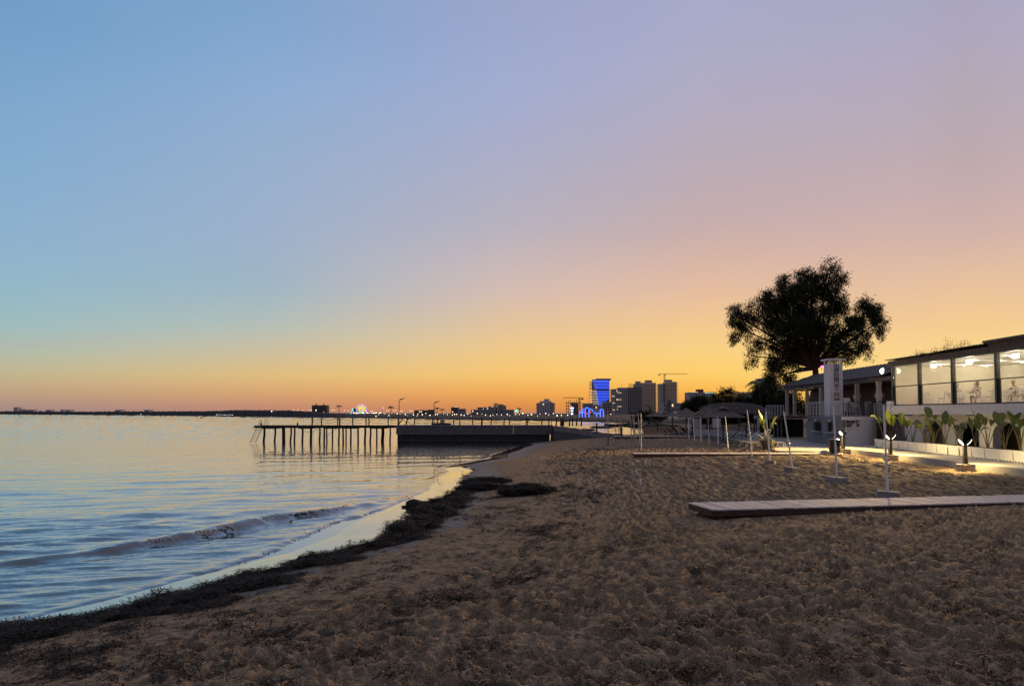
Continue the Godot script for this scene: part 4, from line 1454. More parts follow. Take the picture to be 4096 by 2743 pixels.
	# diners
	var bodies := [seated_body(0.0, 0.04), seated_body(0.1, 0.1)]
	var people := [[4.3, -1.9, 1.6, 0, "cloth_pale", "hair_fair", "person in a pale top at the far end of the second bay"], [5.9, -2.3, 0.3, 1, "cloth_pale", "hair_fair", "person with fair hair at the middle of the second bay"], [7.0, -1.7, -1.4, 0, "cloth_tan", "hair_dark", "person in tan at the near end of the second bay"], [9.2, -2.5, 0.2, 1, "cloth_tan", "hair_fair", "person with fair hair behind the third bay table"], [11.1, -2.2, -0.3, 0, "cloth_red", "hair_dark", "person in a dull red top behind the third bay table"], [14.6, -1.0, -1.57, 1, "cloth_dark", "hair_dark", "person in dark clothes seated close to the fourth bay window"]]
	for q in people:
		var pn := thing("person", home + B * Vector3(q[0], 2.78, q[1]), q[6], "person", "diners in the restaurant", turn + q[2])
		piece(bodies[q[3]][0], "body", M[q[4]], pn)
		piece(bodies[q[3]][1], "hair", M[q[5]], pn)
		var stool := thing("bistro_stool", home + B * Vector3(q[0], 2.78, q[1]), "seat under the %s" % q[6].trim_prefix("person "), "seat", "diners' seats", turn + q[2])
		st = mb()
		box(st, Vector3(0, 0.385, -0.02), Vector3(0.4, 0.03, 0.38))
		build(st, "seat", M.white_paint, stool)
		for e in [[-0.16, -0.17], [0.16, -0.17], [-0.16, 0.13], [0.16, 0.13]]:
			st = mb()
			bar(st, Vector3(e[0], 0, e[1]), Vector3(e[0], 0.37, e[1]), 0.03, 0.03)
			build(st, "leg", M.white_paint, stool)
	# planter boxes along the wall
	var tub := mb()
	var sec := func(w: float, y: float) -> Array: return [Vector3(-w, y, w * 0.42), Vector3(w, y, w * 0.42), Vector3(w, y, -w * 0.42), Vector3(-w, y, -w * 0.42)]
	for q in [[0.5, 0.0, 0.54, 0.44], [0.565, 0.44, 0.565, 0.56]]:
		hull8(tub, (sec.call(q[0], q[1]) as Array) + (sec.call(q[2], q[3]) as Array))
	tub.generate_normals()
	var tub_mesh := tub.commit()
	var foot := mb()
	lo_box(foot, Vector3(-0.05, 0, 0.16), Vector3(0.05, 0.05, 0.235))
	foot.generate_normals()
	var foot_mesh := foot.commit()
	for k in 17:
		var x := 0.9 + k * 1.16
		var t := thing("planter", home + B * Vector3(x, 0.003, 1.25), "white rectangular planter, %s in the row from the bar end" % ["first", "second", "third", "fourth", "fifth", "sixth", "seventh", "eighth", "ninth", "tenth", "eleventh", "twelfth", "thirteenth", "fourteenth", "fifteenth", "sixteenth", "seventeenth"][k], "planter", "white planters along the arcade", turn)
		piece(tub_mesh, "tub", M.white_render, t)
		for j in 4:
			piece(foot_mesh, "drain_slot", M.black_paint, t).position = Vector3(-0.37 + j * 0.24, 0, 0.003)
		st = mb()
		box(st, Vector3(0, 0.567, 0), Vector3(1.0, 0.01, 0.4))
		build(st, "soil", M.dark_land, t)
	# banana-like plants in the planters
	rng.seed = 404
	var plant_x := [1.2, 2.4, 4.3, 5.2, 6.6, 7.7, 8.9, 10.4, 11.9, 13.0, 14.4, 15.6, 16.9]
	for k in plant_x.size():
		var nth: String = ["first", "second", "third", "fourth", "fifth", "sixth", "seventh", "eighth", "ninth", "tenth", "eleventh", "twelfth", "thirteenth"][k]
		banana_plant("strelitzia", home + B * Vector3(plant_x[k], 0.57, 1.25), rng.randf_range(1.45, 1.85) + (0.45 if k in [5, 9, 10] else 0.0), 5 + k % 3, turn, "broad-leaved plant, %s in the planter row from the bar end" % nth, 50 + k)

func lamp_light(parent: Node3D, at: Vector3, e: float, c: Color, size: float) -> void:
	var l := OmniLight3D.new()
	l.name = "light"
	l.light_energy = e
	l.light_color = c
	l.light_size = size
	l.omni_range = 30.0
	l.omni_attenuation = 2.0
	l.shadow_enabled = true
	l.position = at
	parent.add_child(l, true)

func banana_plant(called: String, at: Vector3, high: float, leaves: int, turn: float, label: String, sd: int, group := "plants in the white planters") -> Node3D:
	var t := thing(called, at, label, "plant", group, turn)
	rng.seed = sd
	for k in leaves:
		var a := TAU * k / leaves + rng.randf_range(-0.5, 0.5)
		var out := Vector3(cos(a), 0, sin(a) * 0.8)
		var h := high * rng.randf_range(0.62, 1.0)
		var spread := rng.randf_range(0.12, 0.32) * high
		var tip := Vector3(0, h * 0.72, 0) + out * spread
		var st := mb()
		tube(st, [out * 0.03, Vector3(0, h * 0.38, 0) + out * spread * 0.4, tip], 0.025, 0.012, 5)
		build(st, "stalk", M.stem, t)
		# blade: folded along the midrib, drooping at the tip
		st = mb()
		st.set_smooth_group(0)
		var side := out.cross(Vector3.UP).normalized()
		var ln := high * rng.randf_range(0.42, 0.6)
		var w := ln * rng.randf_range(0.14, 0.21)
		var droop := rng.randf_range(0.0, 0.75)
		var last := []
		for i in 9:
			var s := i / 8.0
			var c := tip + (out * (0.3 + 0.5 * droop) + Vector3(0, 0.95 - 1.3 * droop * s, 0)) * ln * s
			var ww := w * sin(PI * pow(clampf(s * 0.97 + 0.015, 0, 1), 0.75)) * (1.0 - 0.12 * float(i % 2) * rng.randf())
			var row := [c - side * ww + Vector3(0, ww * 0.45, 0), c, c + side * ww + Vector3(0, ww * 0.45, 0)]
			if i:
				quad(st, last[0], row[0], row[1], last[1])
				quad(st, last[1], row[1], row[2], last[2])
			last = row
		build(st, "leaf", M.banana_leaf, t)
	return t

# ---------------------------------------------------------------- things on the beach
func lean_pole(label: String, foot: Vector3, head: Vector3, block: bool, r: float) -> void:
	var t := thing("parasol_pole", foot, label, "pole", "bare parasol poles on the beach")
	var st := mb()
	var d := head - foot
	tube(st, [Vector3(0, -0.1, 0), d * 0.45], r, -1.0, 8)
	build(st, "lower_tube", M.pole_paint, t)
	st = mb()
	tube(st, [d * 0.451, d], r * 0.8, -1.0, 8)
	build(st, "upper_tube", M.pole_paint, t)
	st = mb()
	tube(st, [d * 0.43, d * 0.47], r * 1.3, -1.0, 8)
	build(st, "collar", M.steel, t)
	if block:
		st = mb()
		var b := Basis(Vector3.UP, foot.x)
		hull8(st, [b * Vector3(-0.34, -0.05, 0.26), b * Vector3(0.34, -0.05, 0.26), b * Vector3(0.34, -0.05, -0.26), b * Vector3(-0.34, -0.05, -0.26), b * Vector3(-0.31, 0.16, 0.23), b * Vector3(0.31, 0.13, 0.23), b * Vector3(0.31, 0.15, -0.23), b * Vector3(-0.31, 0.18, -0.23)])
		build(st, "concrete_foot", M.concrete, t)

func make_poles() -> void:
	var list := [
		[Vector3(12.179, 0.901, -24.05), Vector3(12.274, 3.827, -24.4), true, "white pole in a concrete foot beside the nearest boardwalk"],
		[Vector3(12.824, 0.901, -29.25), Vector3(12.834, 3.855, -29.5), true, "white pole in a concrete foot, second from the nearest boardwalk"],
		[Vector3(13.095, 0.9, -34.55), Vector3(12.832, 3.654, -34.9), true, "strongly leaning white pole in a concrete foot"],
		[Vector3(13.679, 0.913, -39.25), Vector3(13.665, 3.648, -39.8), true, "white pole in a concrete foot before the raised terrace"],
		[Vector3(14.106, 0.916, -43.45), Vector3(14.057, 3.743, -44.2), true, "white pole in a concrete foot right before the long boardwalk"],
		[Vector3(16.051, 0.927, -54.95), Vector3(16.158, 3.29, -56), false, "white pole before the large thatched parasol, rightmost behind the long boardwalk"],
		[Vector3(16.719, 0.922, -60), Vector3(16.961, 3.242, -61), true, "white pole with a low block under the edge of the large thatched parasol"],
		[Vector3(16.885, 0.923, -63.35), Vector3(17.26, 3.152, -65), false, "white pole, third from the right behind the long boardwalk"],
		[Vector3(17.174, 0.919, -67.15), Vector3(17.6, 3.101, -69), false, "white pole, fourth from the right behind the long boardwalk"],
		[Vector3(17.476, 0.916, -70.85), Vector3(17.88, 3.048, -73), false, "thin white pole beside the white notice board"],
		[Vector3(18.077, 0.915, -75.55), Vector3(18.391, 2.992, -77), false, "thin white pole, leftmost before the stacked loungers"],
		[Vector3(9.67, 0.795, -55.35), Vector3(9.241, 3.539, -53), false, "tall white pole at the seaward end of the long boardwalk"],
		[Vector3(10.773, 0.802, -62.25), Vector3(10.239, 3.491, -60), false, "slightly leaning pole just left of the tall white pole"],
		[Vector3(10.811, 0.794, -64.35), Vector3(10.118, 3.382, -62), false, "pole leaning across another in the left cluster"],
		[Vector3(11.085, 0.788, -67.6), Vector3(10.596, 3.397, -64), false, "pole crossed by a leaning one in the left cluster"],
		[Vector3(11.896, 0.786, -73.6), Vector3(11.051, 3.358, -69), false, "pole at the left edge of the left cluster"],
		[Vector3(13.292, 0.823, -74.6), Vector3(12.673, 3.055, -72), false, "leaning pole behind the left cluster, before the far boardwalk"],
		[Vector3(13.572, 0.602, -96.2), Vector3(11.773, 2.842, -85), false, "small leaning pole, leftmost near the jetty root"],
		[Vector3(13.756, 0.639, -95), Vector3(12.26, 2.728, -85), false, "small far pole near the jetty root, second from the left"],
		[Vector3(13.836, 0.657, -94.45), Vector3(12.433, 2.785, -85), false, "small far pole near the jetty root, third from the left"],
		[Vector3(13.672, 0.707, -91.85), Vector3(12.513, 2.738, -84), false, "small far pole near the jetty root, fourth from the left"],
	]
	for q in list:
		var f: Vector3 = q[0]
		lean_pole(q[3], f, q[1], q[2], 0.04 if -f.z < 50.0 else 0.038)
	for q in [[Vector3(7.321, 0.765, -40.6), "short white stake in the sand nearest the long boardwalk"], [Vector3(5.951, 0.701, -35.4), "short white stake in the sand, left of the three"], [Vector3(5.245, 0.678, -30.25), "short white stake in the sand nearest the camera"]]:
		var s := thing("stake", q[0], q[1], "stake", "short white stakes in the sand")
		var st := mb()
		tube(st, [Vector3(0.02, -0.1, 0), Vector3(-0.03, 0.2, 0.02)], 0.028, -1.0, 7)
		build(st, "tube", M.pole_paint, s)
		st = mb()
		tube(st, [Vector3(-0.03, 0.2, 0.02), Vector3(-0.033, 0.215, 0.021)], 0.033, -1.0, 7)
		build(st, "cap", M.pole_paint, s)
	# information sign on a post near the jetty
	var f: Vector3 = Vector3(8.377, 0.701, -64.5)
	var sg := thing("beach_sign", f, "grey notice sign on a tall thin post near the jetty root", "sign")
	var st := mb()
	tube(st, [Vector3(0, -0.1, 0), Vector3(0, 0.9, 0)], 0.05, -1.0, 8)
	build(st, "post_base", M.dark_metal, sg)
	st = mb()
	tube(st, [Vector3(0, 0.88, 0), Vector3(0, 3.084, 0)], 0.035, -1.0, 8)
	build(st, "post", M.steel, sg)
	st = mb()
	box(st, Vector3(-0.16, 1.725, 0.06), Vector3(0.36, 0.52, 0.02))
	build(st, "panel", M.grey_render, sg)
	# litter bin of wooden slats
	var bin := thing("litter_bin", Vector3(20.55, 0.95, -47.2), "wood-slatted litter bin at the end of the long boardwalk", "bin")
	st = mb()
	lathe(st, Vector3(0, 0.06, 0), [Vector2(0.24, 0), Vector2(0.28, 0.82), Vector2(0, 0.82)], 14)
	build(st, "liner", M.black_paint, bin)
	for k in 14:
		var a := TAU * k / 14
		st = mb()
		bar(st, Vector3(cos(a) * 0.28, 0.0, sin(a) * 0.28), Vector3(cos(a) * 0.33, 0.9, sin(a) * 0.33), 0.025, 0.1)
		build(st, "slat", M.old_wood, bin)
	st = mb()
	lathe(st, Vector3(0, 0.9, 0), [Vector2(0.35, 0), Vector2(0.3, 0.06), Vector2(0, 0.1)], 14)
	build(st, "lid", M.dark_metal, bin)
	var rk := piece(lump(Vector3(0.32, 0.24, 0.24), 0.35, 4), "stone", M.light_concrete)
	rk.position = on_sand(19.8, -46.9) + Vector3(0, 0.02, 0)
	tag(rk, "pale stone on the sand beside the litter bin", "stone")

func make_bollards() -> void:
	# lamps with two glowing leaf-shaped heads on a square post, on a concrete block
	var list := [[Vector3(21.35, 0, -47.75), 0.35, "two-headed path lamp before the beach bar lettering"], [Vector3(20.95, 0, -41.0), 0.0, "two-headed path lamp half way along the walkway kerb"], [Vector3(20.55, 0, -33.6), -0.1, "two-headed path lamp nearest the camera on the walkway kerb"]]
	for q in list:
		var p: Vector3 = q[0]
		p.y = 0.8
		var t := thing("path_lamp", p, q[2], "path lamp", "two-headed path lamps", q[1])
		var st := mb()
		hull8(st, [Vector3(-0.28, 0, 0.28), Vector3(0.28, 0, 0.28), Vector3(0.28, 0, -0.28), Vector3(-0.28, 0, -0.28), Vector3(-0.3, 0.46, 0.3), Vector3(0.3, 0.46, 0.3), Vector3(0.3, 0.46, -0.3), Vector3(-0.3, 0.46, -0.3)])
		build(st, "foot_block", M.concrete, t)
		st = mb()
		lo_box(st, Vector3(-0.13, 0.463, -0.13), Vector3(0.13, 0.485, 0.13))
		build(st, "base_plate", M.dark_metal, t)
		st = mb()
		hull8(st, [Vector3(-0.085, 0.486, 0.085), Vector3(0.085, 0.486, 0.085), Vector3(0.085, 0.486, -0.085), Vector3(-0.085, 0.486, -0.085), Vector3(-0.065, 1.34, 0.065), Vector3(0.065, 1.34, 0.065), Vector3(0.065, 1.34, -0.065), Vector3(-0.065, 1.34, -0.065)])
		build(st, "post", M.dark_metal, t)
		for s in [-1.0, 1.0]:
			# a head: leaf-shaped shell with its glowing lens below
			var ax := Vector3(s * 0.62, 0.72, 0.1).normalized()
			var down := (ax.cross(Vector3.BACK)).normalized()
			if down.y > 0.0: down = -down
			var sd := ax.cross(down).normalized()
			var c := Vector3(s * 0.05, 1.32, 0)
			var lens := mb()
			var shell := mb()
			lens.set_smooth_group(0)
			shell.set_smooth_group(0)
			var n := 12
			for i in n:
				var w0 := 0.115 * pow(sin(PI * (i + 0.0) / n), 0.7)
				var w1 := 0.115 * pow(sin(PI * (i + 1.0) / n), 0.7)
				var a0 := c + ax * 0.36 * i / n
				var a1 := c + ax * 0.36 * (i + 1) / n
				quad(lens, a0 - sd * w0 + down * 0.01, a1 - sd * w1 + down * 0.01, a1 + sd * w1 + down * 0.01, a0 + sd * w0 + down * 0.01)
				var k0 := -down * w0 * 0.55
				var k1 := -down * w1 * 0.55
				quad(shell, a0 - sd * w0, a1 - sd * w1, a1 + k1, a0 + k0)
				quad(shell, a0 + k0, a1 + k1, a1 + sd * w1, a0 + sd * w0)
			var lit: bool = not (q[1] > 0.3 and s > 0.0)
			build(lens, "lamp_lens", M.bollard_glow if lit else M.dark_metal, t)
			build(shell, "lamp_head", M.dark_metal, t)
			if lit:
				var l := SpotLight3D.new()
				l.name = "light"
				l.light_energy = 12.0
				l.light_color = Color(1.0, 0.86, 0.56)
				l.light_size = 0.12
				l.spot_angle = 78.0
				l.spot_angle_attenuation = 0.6
				l.spot_range = 20.0
				l.shadow_enabled = true
				t.add_child(l, true)
				l.position = c + ax * 0.18 + down * 0.05
				l.look_at_from_position(t.to_global(l.position), t.to_global(l.position + (down + Vector3(0, -0.35, 0))), Vector3.BACK)

# ---------------------------------------------------------------- parasols, loungers, pots
func thatched_parasol(at: Vector3, r: float, eave: float, peak: float, label: String, cap: bool, sd: int) -> void:
	var t := thing("thatched_parasol", at, label, "parasol", "thatched beach parasols")
	var st := mb()
	tube(st, [Vector3(0, 0, 0), Vector3(0, peak - 0.15, 0)], 0.07, -1.0, 8)
	build(st, "post", M.old_wood, t)
	rng.seed = sd
	# canopy: many overlapping reed strips from peak to eave
	var n := 64
	st = mb()
	for k in n:
		var a := TAU * k / n
		var w := PI / n * 1.25
		var lift := 0.02 * (k % 2) + rng.randf_range(-0.012, 0.012)
		var re := r * rng.randf_range(0.97, 1.04)
		var ye := eave + rng.randf_range(-0.06, 0.04)
		var f := func(s: float, o: float) -> Vector3:
			var rr := lerpf(0.08, re, s)
			var y := lerpf(peak, ye, pow(s, 0.9)) + lift
			return Vector3(cos(a + o) * rr, y, sin(a + o) * rr)
		for i in 5:
			var s0 := i / 5.0
			var s1 := (i + 1) / 5.0
			quad(st, f.call(s0, -w), f.call(s1, -w), f.call(s1, w), f.call(s0, w))
	build(st, "thatch_canopy", M.thatch_pale, t)
	for k in 8:
		var a := TAU * k / 8
		st = mb()
		bar(st, Vector3(0, peak - 0.2, 0), Vector3(cos(a) * r * 0.93, eave - 0.02, sin(a) * r * 0.93), 0.04, 0.04)
		build(st, "rafter", M.old_wood, t)
	if cap:
		st = mb()
		for k in 40:
			var a := TAU * k / 40
			var w := PI / 40 * 1.3
			var re := 0.62 * rng.randf_range(0.9, 1.12)
			tri(st, Vector3(0, peak + 0.2, 0), Vector3(cos(a - w) * re, peak + 0.05, sin(a - w) * re), Vector3(cos(a + w) * re, peak + 0.05, sin(a + w) * re))
		build(st, "thatch_cap", M.thatch_pale, t)

func make_lounger() -> Node3D:
	# S-curved plastic beach lounger, head at +z
	var t := Node3D.new()
	var prof := [Vector2(-0.95, 0.3), Vector2(-0.85, 0.36), Vector2(-0.4, 0.34), Vector2(0.1, 0.36), Vector2(0.3, 0.42), Vector2(0.62, 0.68), Vector2(0.92, 0.92)]
	for s in [-0.3, 0.3]:
		var st := mb()
		var pts := []
		for p in prof: pts.append(Vector3(s, p.y, p.x))
		tube(st, [Vector3(s, 0.0, -1.0)] + pts, 0.035, -1.0, 6)
		build(st, "side_frame", M.lounger_frame, t)
	for i in prof.size() - 1:
		var st := mb()
		bar(st, Vector3(0, prof[i].y, prof[i].x), Vector3(0, prof[i + 1].y, prof[i + 1].x), 0.03, 0.56)
		build(st, "mattress_panel", M.dark_cloth, t)
	for z in [-0.45, 0.35]:
		for s in [-0.3, 0.3]:
			var st := mb()
			hull8(st, [Vector3(s - 0.03, 0, z + 0.1), Vector3(s + 0.03, 0, z + 0.1), Vector3(s + 0.03, 0, z - 0.1), Vector3(s - 0.03, 0, z - 0.1), Vector3(s - 0.03, 0.34, z + 0.05), Vector3(s + 0.03, 0.34, z + 0.05), Vector3(s + 0.03, 0.34, z - 0.05), Vector3(s - 0.03, 0.34, z - 0.05)])
			build(st, "leg", M.lounger_frame, t)
	return t

func make_resort() -> void:
	var st: SurfaceTool
	var py := 1.1
	thatched_parasol(Vector3(18.275, py, -64), 1.95, 2.08, 2.82, "large thatched parasol with a flared cap, nearest the plaza edge", true, 3)
	thatched_parasol(Vector3(20.007, 0.95, -82), 1.75, 2.05, 2.75, "thatched parasol left of the large capped one", false, 5)
	thatched_parasol(Vector3(20.823, py, -78), 1.9, 2.2, 3.3, "thatched parasol whose peak shows behind the large one", false, 7)
	thatched_parasol(Vector3(21.261, 0.95, -98), 1.9, 2.1, 2.75, "thatched parasol before the white sails, third from the large one", false, 9)
	thatched_parasol(Vector3(20.848, 0.95, -106), 1.9, 2.1, 2.7, "leftmost thatched parasol at the far end of the row", false, 11)
	thatched_parasol(Vector3(24.496, 0.95, -104), 1.9, 2.2, 3.3, "thatched parasol in the back row beside the striped mast", false, 13)
	# the long hut roof behind
	var hut := thing("thatched_hut", Vector3(27.421, py, -92), "large dark thatched hut roof behind the parasols", "hut")
	st = mb()
	var n := 60
	rng.seed = 61
	for k in n:
		for side in [-1.0, 1.0]:
			var xa := -4.2 + 8.4 * k / n
			var xb := -4.2 + 8.4 * (k + 1.25) / n
			var end := pow(absf((xa + xb) / 8.4), 3.0)
			var top := 3.75 - 0.75 * end + rng.randf_range(-0.04, 0.04)
			var drop := rng.randf_range(-0.08, 0.05)
			quad(st, Vector3(xa, top, 0), Vector3(xb, top, 0), Vector3(xb, 2.35 + drop, side * 3.0), Vector3(xa, 2.35 + drop, side * 3.0))
	build(st, "thatch_roof", M.thatch, hut)
	for k in 5:
		for side in [-2.6, 2.6]:
			st = mb()
			tube(st, [Vector3(-3.8 + 1.9 * k, 0, side), Vector3(-3.8 + 1.9 * k, 2.4, side)], 0.09, -1.0, 8)
			build(st, "post", M.old_wood, hut)
	st = mb()
	lo_box(st, Vector3(-3.6, 0, -2.0), Vector3(3.6, 1.0, -1.9))
	build(st, "counter", M.cream_render, hut)
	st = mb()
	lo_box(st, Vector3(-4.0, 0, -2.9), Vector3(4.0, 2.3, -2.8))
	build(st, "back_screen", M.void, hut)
	# loungers: feet towards the sea, in a row along the plaza edge
	var proto := make_lounger()
	proto.name = "sun_lounger_pattern"
	var spots := []
	for k in 12:
		spots.append([Vector3(19.148 - k * 0.23 + 0.9, py, -74.6 + k * 2.0), 1.35 + 0.06 * (k % 3)])
	var ord := ["first", "second", "third", "fourth", "fifth", "sixth", "seventh", "eighth", "ninth", "tenth", "eleventh", "twelfth"]
	for k in spots.size():
		var c: Node3D = proto.duplicate()
		c.name = numbered("sun_lounger")
		add_child(c)
		c.position = spots[k][0]
		c.rotation.y = spots[k][1]
		tag(c, "dark-cushioned lounger, %s from the far end of the row on the plaza edge" % ord[k], "lounger", "sun loungers along the plaza edge")
	for k in 9:
		var c: Node3D = proto.duplicate()
		c.name = numbered("sun_lounger")
		add_child(c)
		c.position = Vector3(18.2 + 0.75 * k, 0.955 + 0.0 * k, -86.0 - 0.6 * (k % 3))
		c.rotation.y = -1.5 + 0.12 * (k % 4)
		tag(c, "dark lounger, %s from the left in the group beyond the far boardwalk" % ord[k], "lounger", "loungers beyond the far boardwalk")
	for k in 3:
		var c: Node3D = proto.duplicate()
		c.name = numbered("sun_lounger")
		add_child(c)
		c.position = [Vector3(18.55, py, -53.2), Vector3(23.6, py, -70.5), Vector3(21.9, py, -71.5)][k]
		c.rotation.y = [-1.7, 1.5, 1.4][k]
		tag(c, ["pale lounger behind the big flower pot on the plaza", "white lounger against the dark wall beside the kiosk", "white lounger before the pale posts of the raised terrace"][k], "lounger", "loose loungers on the plaza")
		for ch in c.get_children():
			if ch.name.begins_with("mattress"): ch.material_override = M.white_plastic
	proto.free()
	# big pot with a banana plant, bundle of canes
	var pot_at := Vector3(17.579, py, -51)
	var pot := thing("flower_pot", pot_at, "big dark flower pot holding a banana plant on the plaza", "pot")
	st = mb()
	lathe(st, Vector3.ZERO, [Vector2(0.28, 0), Vector2(0.46, 0.5), Vector2(0.5, 0.62), Vector2(0.44, 0.62), Vector2(0.4, 0.5)], 18)
	build(st, "shell", M.dark_concrete, pot)
	st = mb()
	lathe(st, Vector3(0, 0.5, 0), [Vector2(0.43, 0), Vector2(0, 0.02)], 14)
	build(st, "soil", M.dark_land, pot)
	banana_plant("banana_plant", pot_at + Vector3(0, 0.51, 0), 1.95, 7, 0.6, "bright green banana plant in the big pot on the plaza", 91, "")
	var canes := thing("cane_bundle", Vector3(17.464, py, -49.5), "bundle of pale canes standing at the plaza edge", "canes")
	for k in 9:
		st = mb()
		var a := k * 0.7
		tube(st, [Vector3(0.1 * cos(a), 0, 0.1 * sin(a)), Vector3(-0.2 + 0.06 * cos(a), 0.75 + 0.03 * (k % 3), 0.06 * sin(a))], 0.022, -1.0, 6)
		build(st, "cane", M.stem, canes)
	# palm in a pot
	palm(Vector3(19.274, py, -61), 1.5, 0.95, "small potted palm with drooping fronds right of the large parasol", 17, 0.09)
	# notice boards
	for q in [[20.059, -80.0, 0.95, 0.86, 1.0, "white notice board between two poles before the loungers"], [20.456, -74.0, 1.1, 0.8, 0.9, "yellowish menu board under the thatched parasols"]]:
		var b := thing("notice_board", Vector3(q[0], q[2], q[1]), q[5], "board")
		for s in [-0.45, 0.45]:
			st = mb()
			bar(st, Vector3(s, 0, 0), Vector3(s, 2.0, 0), 0.05, 0.05)
			build(st, "post", M.old_wood, b)
		st = mb()
		box(st, Vector3(0, 1.45, 0.045), Vector3(q[3], q[4], 0.03))
		build(st, "panel", M.white_paint if q[1] < -75.0 else M.cream_render, b)
	# low mossy wall behind the loungers
	st = mb()
	slab(st, [Vector2(20.779, -84), Vector2(22.794, -66), Vector2(22.906, -66.3), Vector2(20.921, -84.3)], 1.0, 1.75)
	tag(build(st, "low_wall", M.cream_render), "low cream garden wall behind the sun loungers", "wall")
	# hose on the sand by the boardwalk corner
	st = mb()
	tube(st, [Vector3(19.018, 0.939, -68.4), Vector3(17.738, 0.932, -63.65), Vector3(17.768, 0.935, -61.1), Vector3(17.929, 0.936, -59.25), Vector3(18.622, 0.943, -60)], 0.03, -1.0, 6)
	tag(build(st, "water_hose", M.white_plastic), "pale hose lying on the sand beside the plaza edge", "hose")

# ---------------------------------------------------------------- plants and trees
func leaf_cluster(n: int, size: float, leaf: float, wide: float, droop: float, sd: int) -> ArrayMesh:
	rng.seed = sd
	var st := mb()
	for k in n:
		var p := Vector3(rng.randf_range(-1, 1), rng.randf_range(-1, 1), rng.randf_range(-1, 1)) * size
		var d := Vector3(rng.randf_range(-1, 1), rng.randf_range(-1, 1) * (1.0 - droop) - droop * 1.2, rng.randf_range(-1, 1)).normalized()
		var s := d.cross(Vector3(rng.randf_range(-1, 1), rng.randf_range(-1, 1), rng.randf_range(-1, 1))).normalized() * wide
		var b := rng.randf_range(0.6, 1.3)
		st.set_color(Color(b, b * rng.randf_range(0.9, 1.1), b))
		var l := leaf * rng.randf_range(0.6, 1.2)
		tri(st, p, p + d * l * 0.5 + s, p + d * l)
		tri(st, p, p + d * l, p + d * l * 0.5 - s)
	st.generate_normals()
	return st.commit()

func scatter(parent: Node3D, called: String, mesh: Mesh, m: Material, spots: Array, scale_lo: float, scale_hi: float, upright := false) -> MultiMeshInstance3D:
	var mm := MultiMesh.new()
	mm.transform_format = MultiMesh.TRANSFORM_3D
	mm.mesh = mesh
	mm.instance_count = spots.size()
	for k in spots.size():
		var b := Basis(Vector3.UP, rng.randf() * TAU)
		if not upright: b = b * Basis(Vector3.RIGHT, rng.randf_range(-0.35, 0.35))
		mm.set_instance_transform(k, Transform3D(b.scaled(Vector3.ONE * rng.randf_range(scale_lo, scale_hi)), spots[k]))
	var o := MultiMeshInstance3D.new()
	o.name = called
	o.multimesh = mm
	o.material_override = m
	parent.add_child(o, true)
	return o

func foliage(parent: Node3D, called: String, mesh: Mesh, m: Material, spots: Array, lo: float, hi: float) -> void:
	# copies of a leaf cluster joined into one crown
	var src := mesh.surface_get_arrays(0)
	var sv: PackedVector3Array = src[Mesh.ARRAY_VERTEX]
	var sn: PackedVector3Array = src[Mesh.ARRAY_NORMAL]
	var sc: PackedColorArray = src[Mesh.ARRAY_COLOR]
	var v := PackedVector3Array()
	var n := PackedVector3Array()
	var c := PackedColorArray()
	for p in spots:
		var b := Basis(Vector3.UP, rng.randf() * TAU) * Basis(Vector3.RIGHT, rng.randf_range(-0.35, 0.35))
		n.append_array(Transform3D(b, Vector3.ZERO) * sn)
		v.append_array(Transform3D(b.scaled(Vector3.ONE * rng.randf_range(lo, hi)), p) * sv)
		c.append_array(sc)
	var arr := []
	arr.resize(Mesh.ARRAY_MAX)
	arr[Mesh.ARRAY_VERTEX] = v
	arr[Mesh.ARRAY_NORMAL] = n
	arr[Mesh.ARRAY_COLOR] = c
	var am := ArrayMesh.new()
	am.add_surface_from_arrays(Mesh.PRIMITIVE_TRIANGLES, arr)
	piece(am, called, m, parent)

func tree(called: String, foot: Vector3, blobs: Array, per_m3: float, mesh: Mesh, label: String, group: String, sd: int, trunk_r: float, fork: Vector3, feather := 0.75, hang := 0.0) -> Node3D:
	# blobs: [centre relative to the foot, radii]
	var t := thing(called, foot, label, "tree", group)
	rng.seed = sd
	var st := mb()
	tube(st, [Vector3(0, -0.5, 0), fork * 0.5 + Vector3(0.1, 0, 0.05), fork], trunk_r, trunk_r * 0.7, 8)
	build(st, "trunk", M.bark, t)
	var spots := []
	for b in blobs:
		var c: Vector3 = b[0]
		var r: Vector3 = b[1]
		st = mb()
		var mid := fork.lerp(c, 0.5) + Vector3(rng.randf_range(-0.4, 0.4), rng.randf_range(0, 0.5), rng.randf_range(-0.4, 0.4))
		tube(st, [fork - Vector3(0, 0.1, 0), mid, c], trunk_r * 0.4, trunk_r * 0.1, 5, false)
		build(st, "limb", M.bark, t)
		var n := int(per_m3 * 4.19 * r.x * r.y * r.z)
		for k in n:
			var d := Vector3(rng.randfn(), rng.randfn(), rng.randfn()).normalized() * pow(rng.randf(), 0.42)
			var lean := 1.0 + 0.22 * n_small.get_noise_3d(c.x + d.x * 3.0, c.y + d.y * 3.0, d.z * 3.0 + sd)
			var p := c + d * r * lean
			if hang > 0.0 and n_b.get_noise_3dv(p * 12.0) < -0.05: continue
			if d.length() > feather and n_small.get_noise_3dv(p * 2.2) < -0.05: continue
			spots.append(p)
		# hanging sprays below the outer clumps
		if hang > 0.0:
			for k in int(9.0 * r.x):
				var a := rng.randf() * TAU
				var q := c + Vector3(cos(a) * r.x * rng.randf_range(0.4, 1.05), -r.y * rng.randf_range(0.2, 0.7), sin(a) * r.z * rng.randf())
				for j in rng.randi_range(2, 5):
					spots.append(q + Vector3(rng.randfn() * 0.08, -hang * j, rng.randfn() * 0.08))
	foliage(t, "crown", mesh, M.leaf, spots, 0.7, 1.25)
	return t

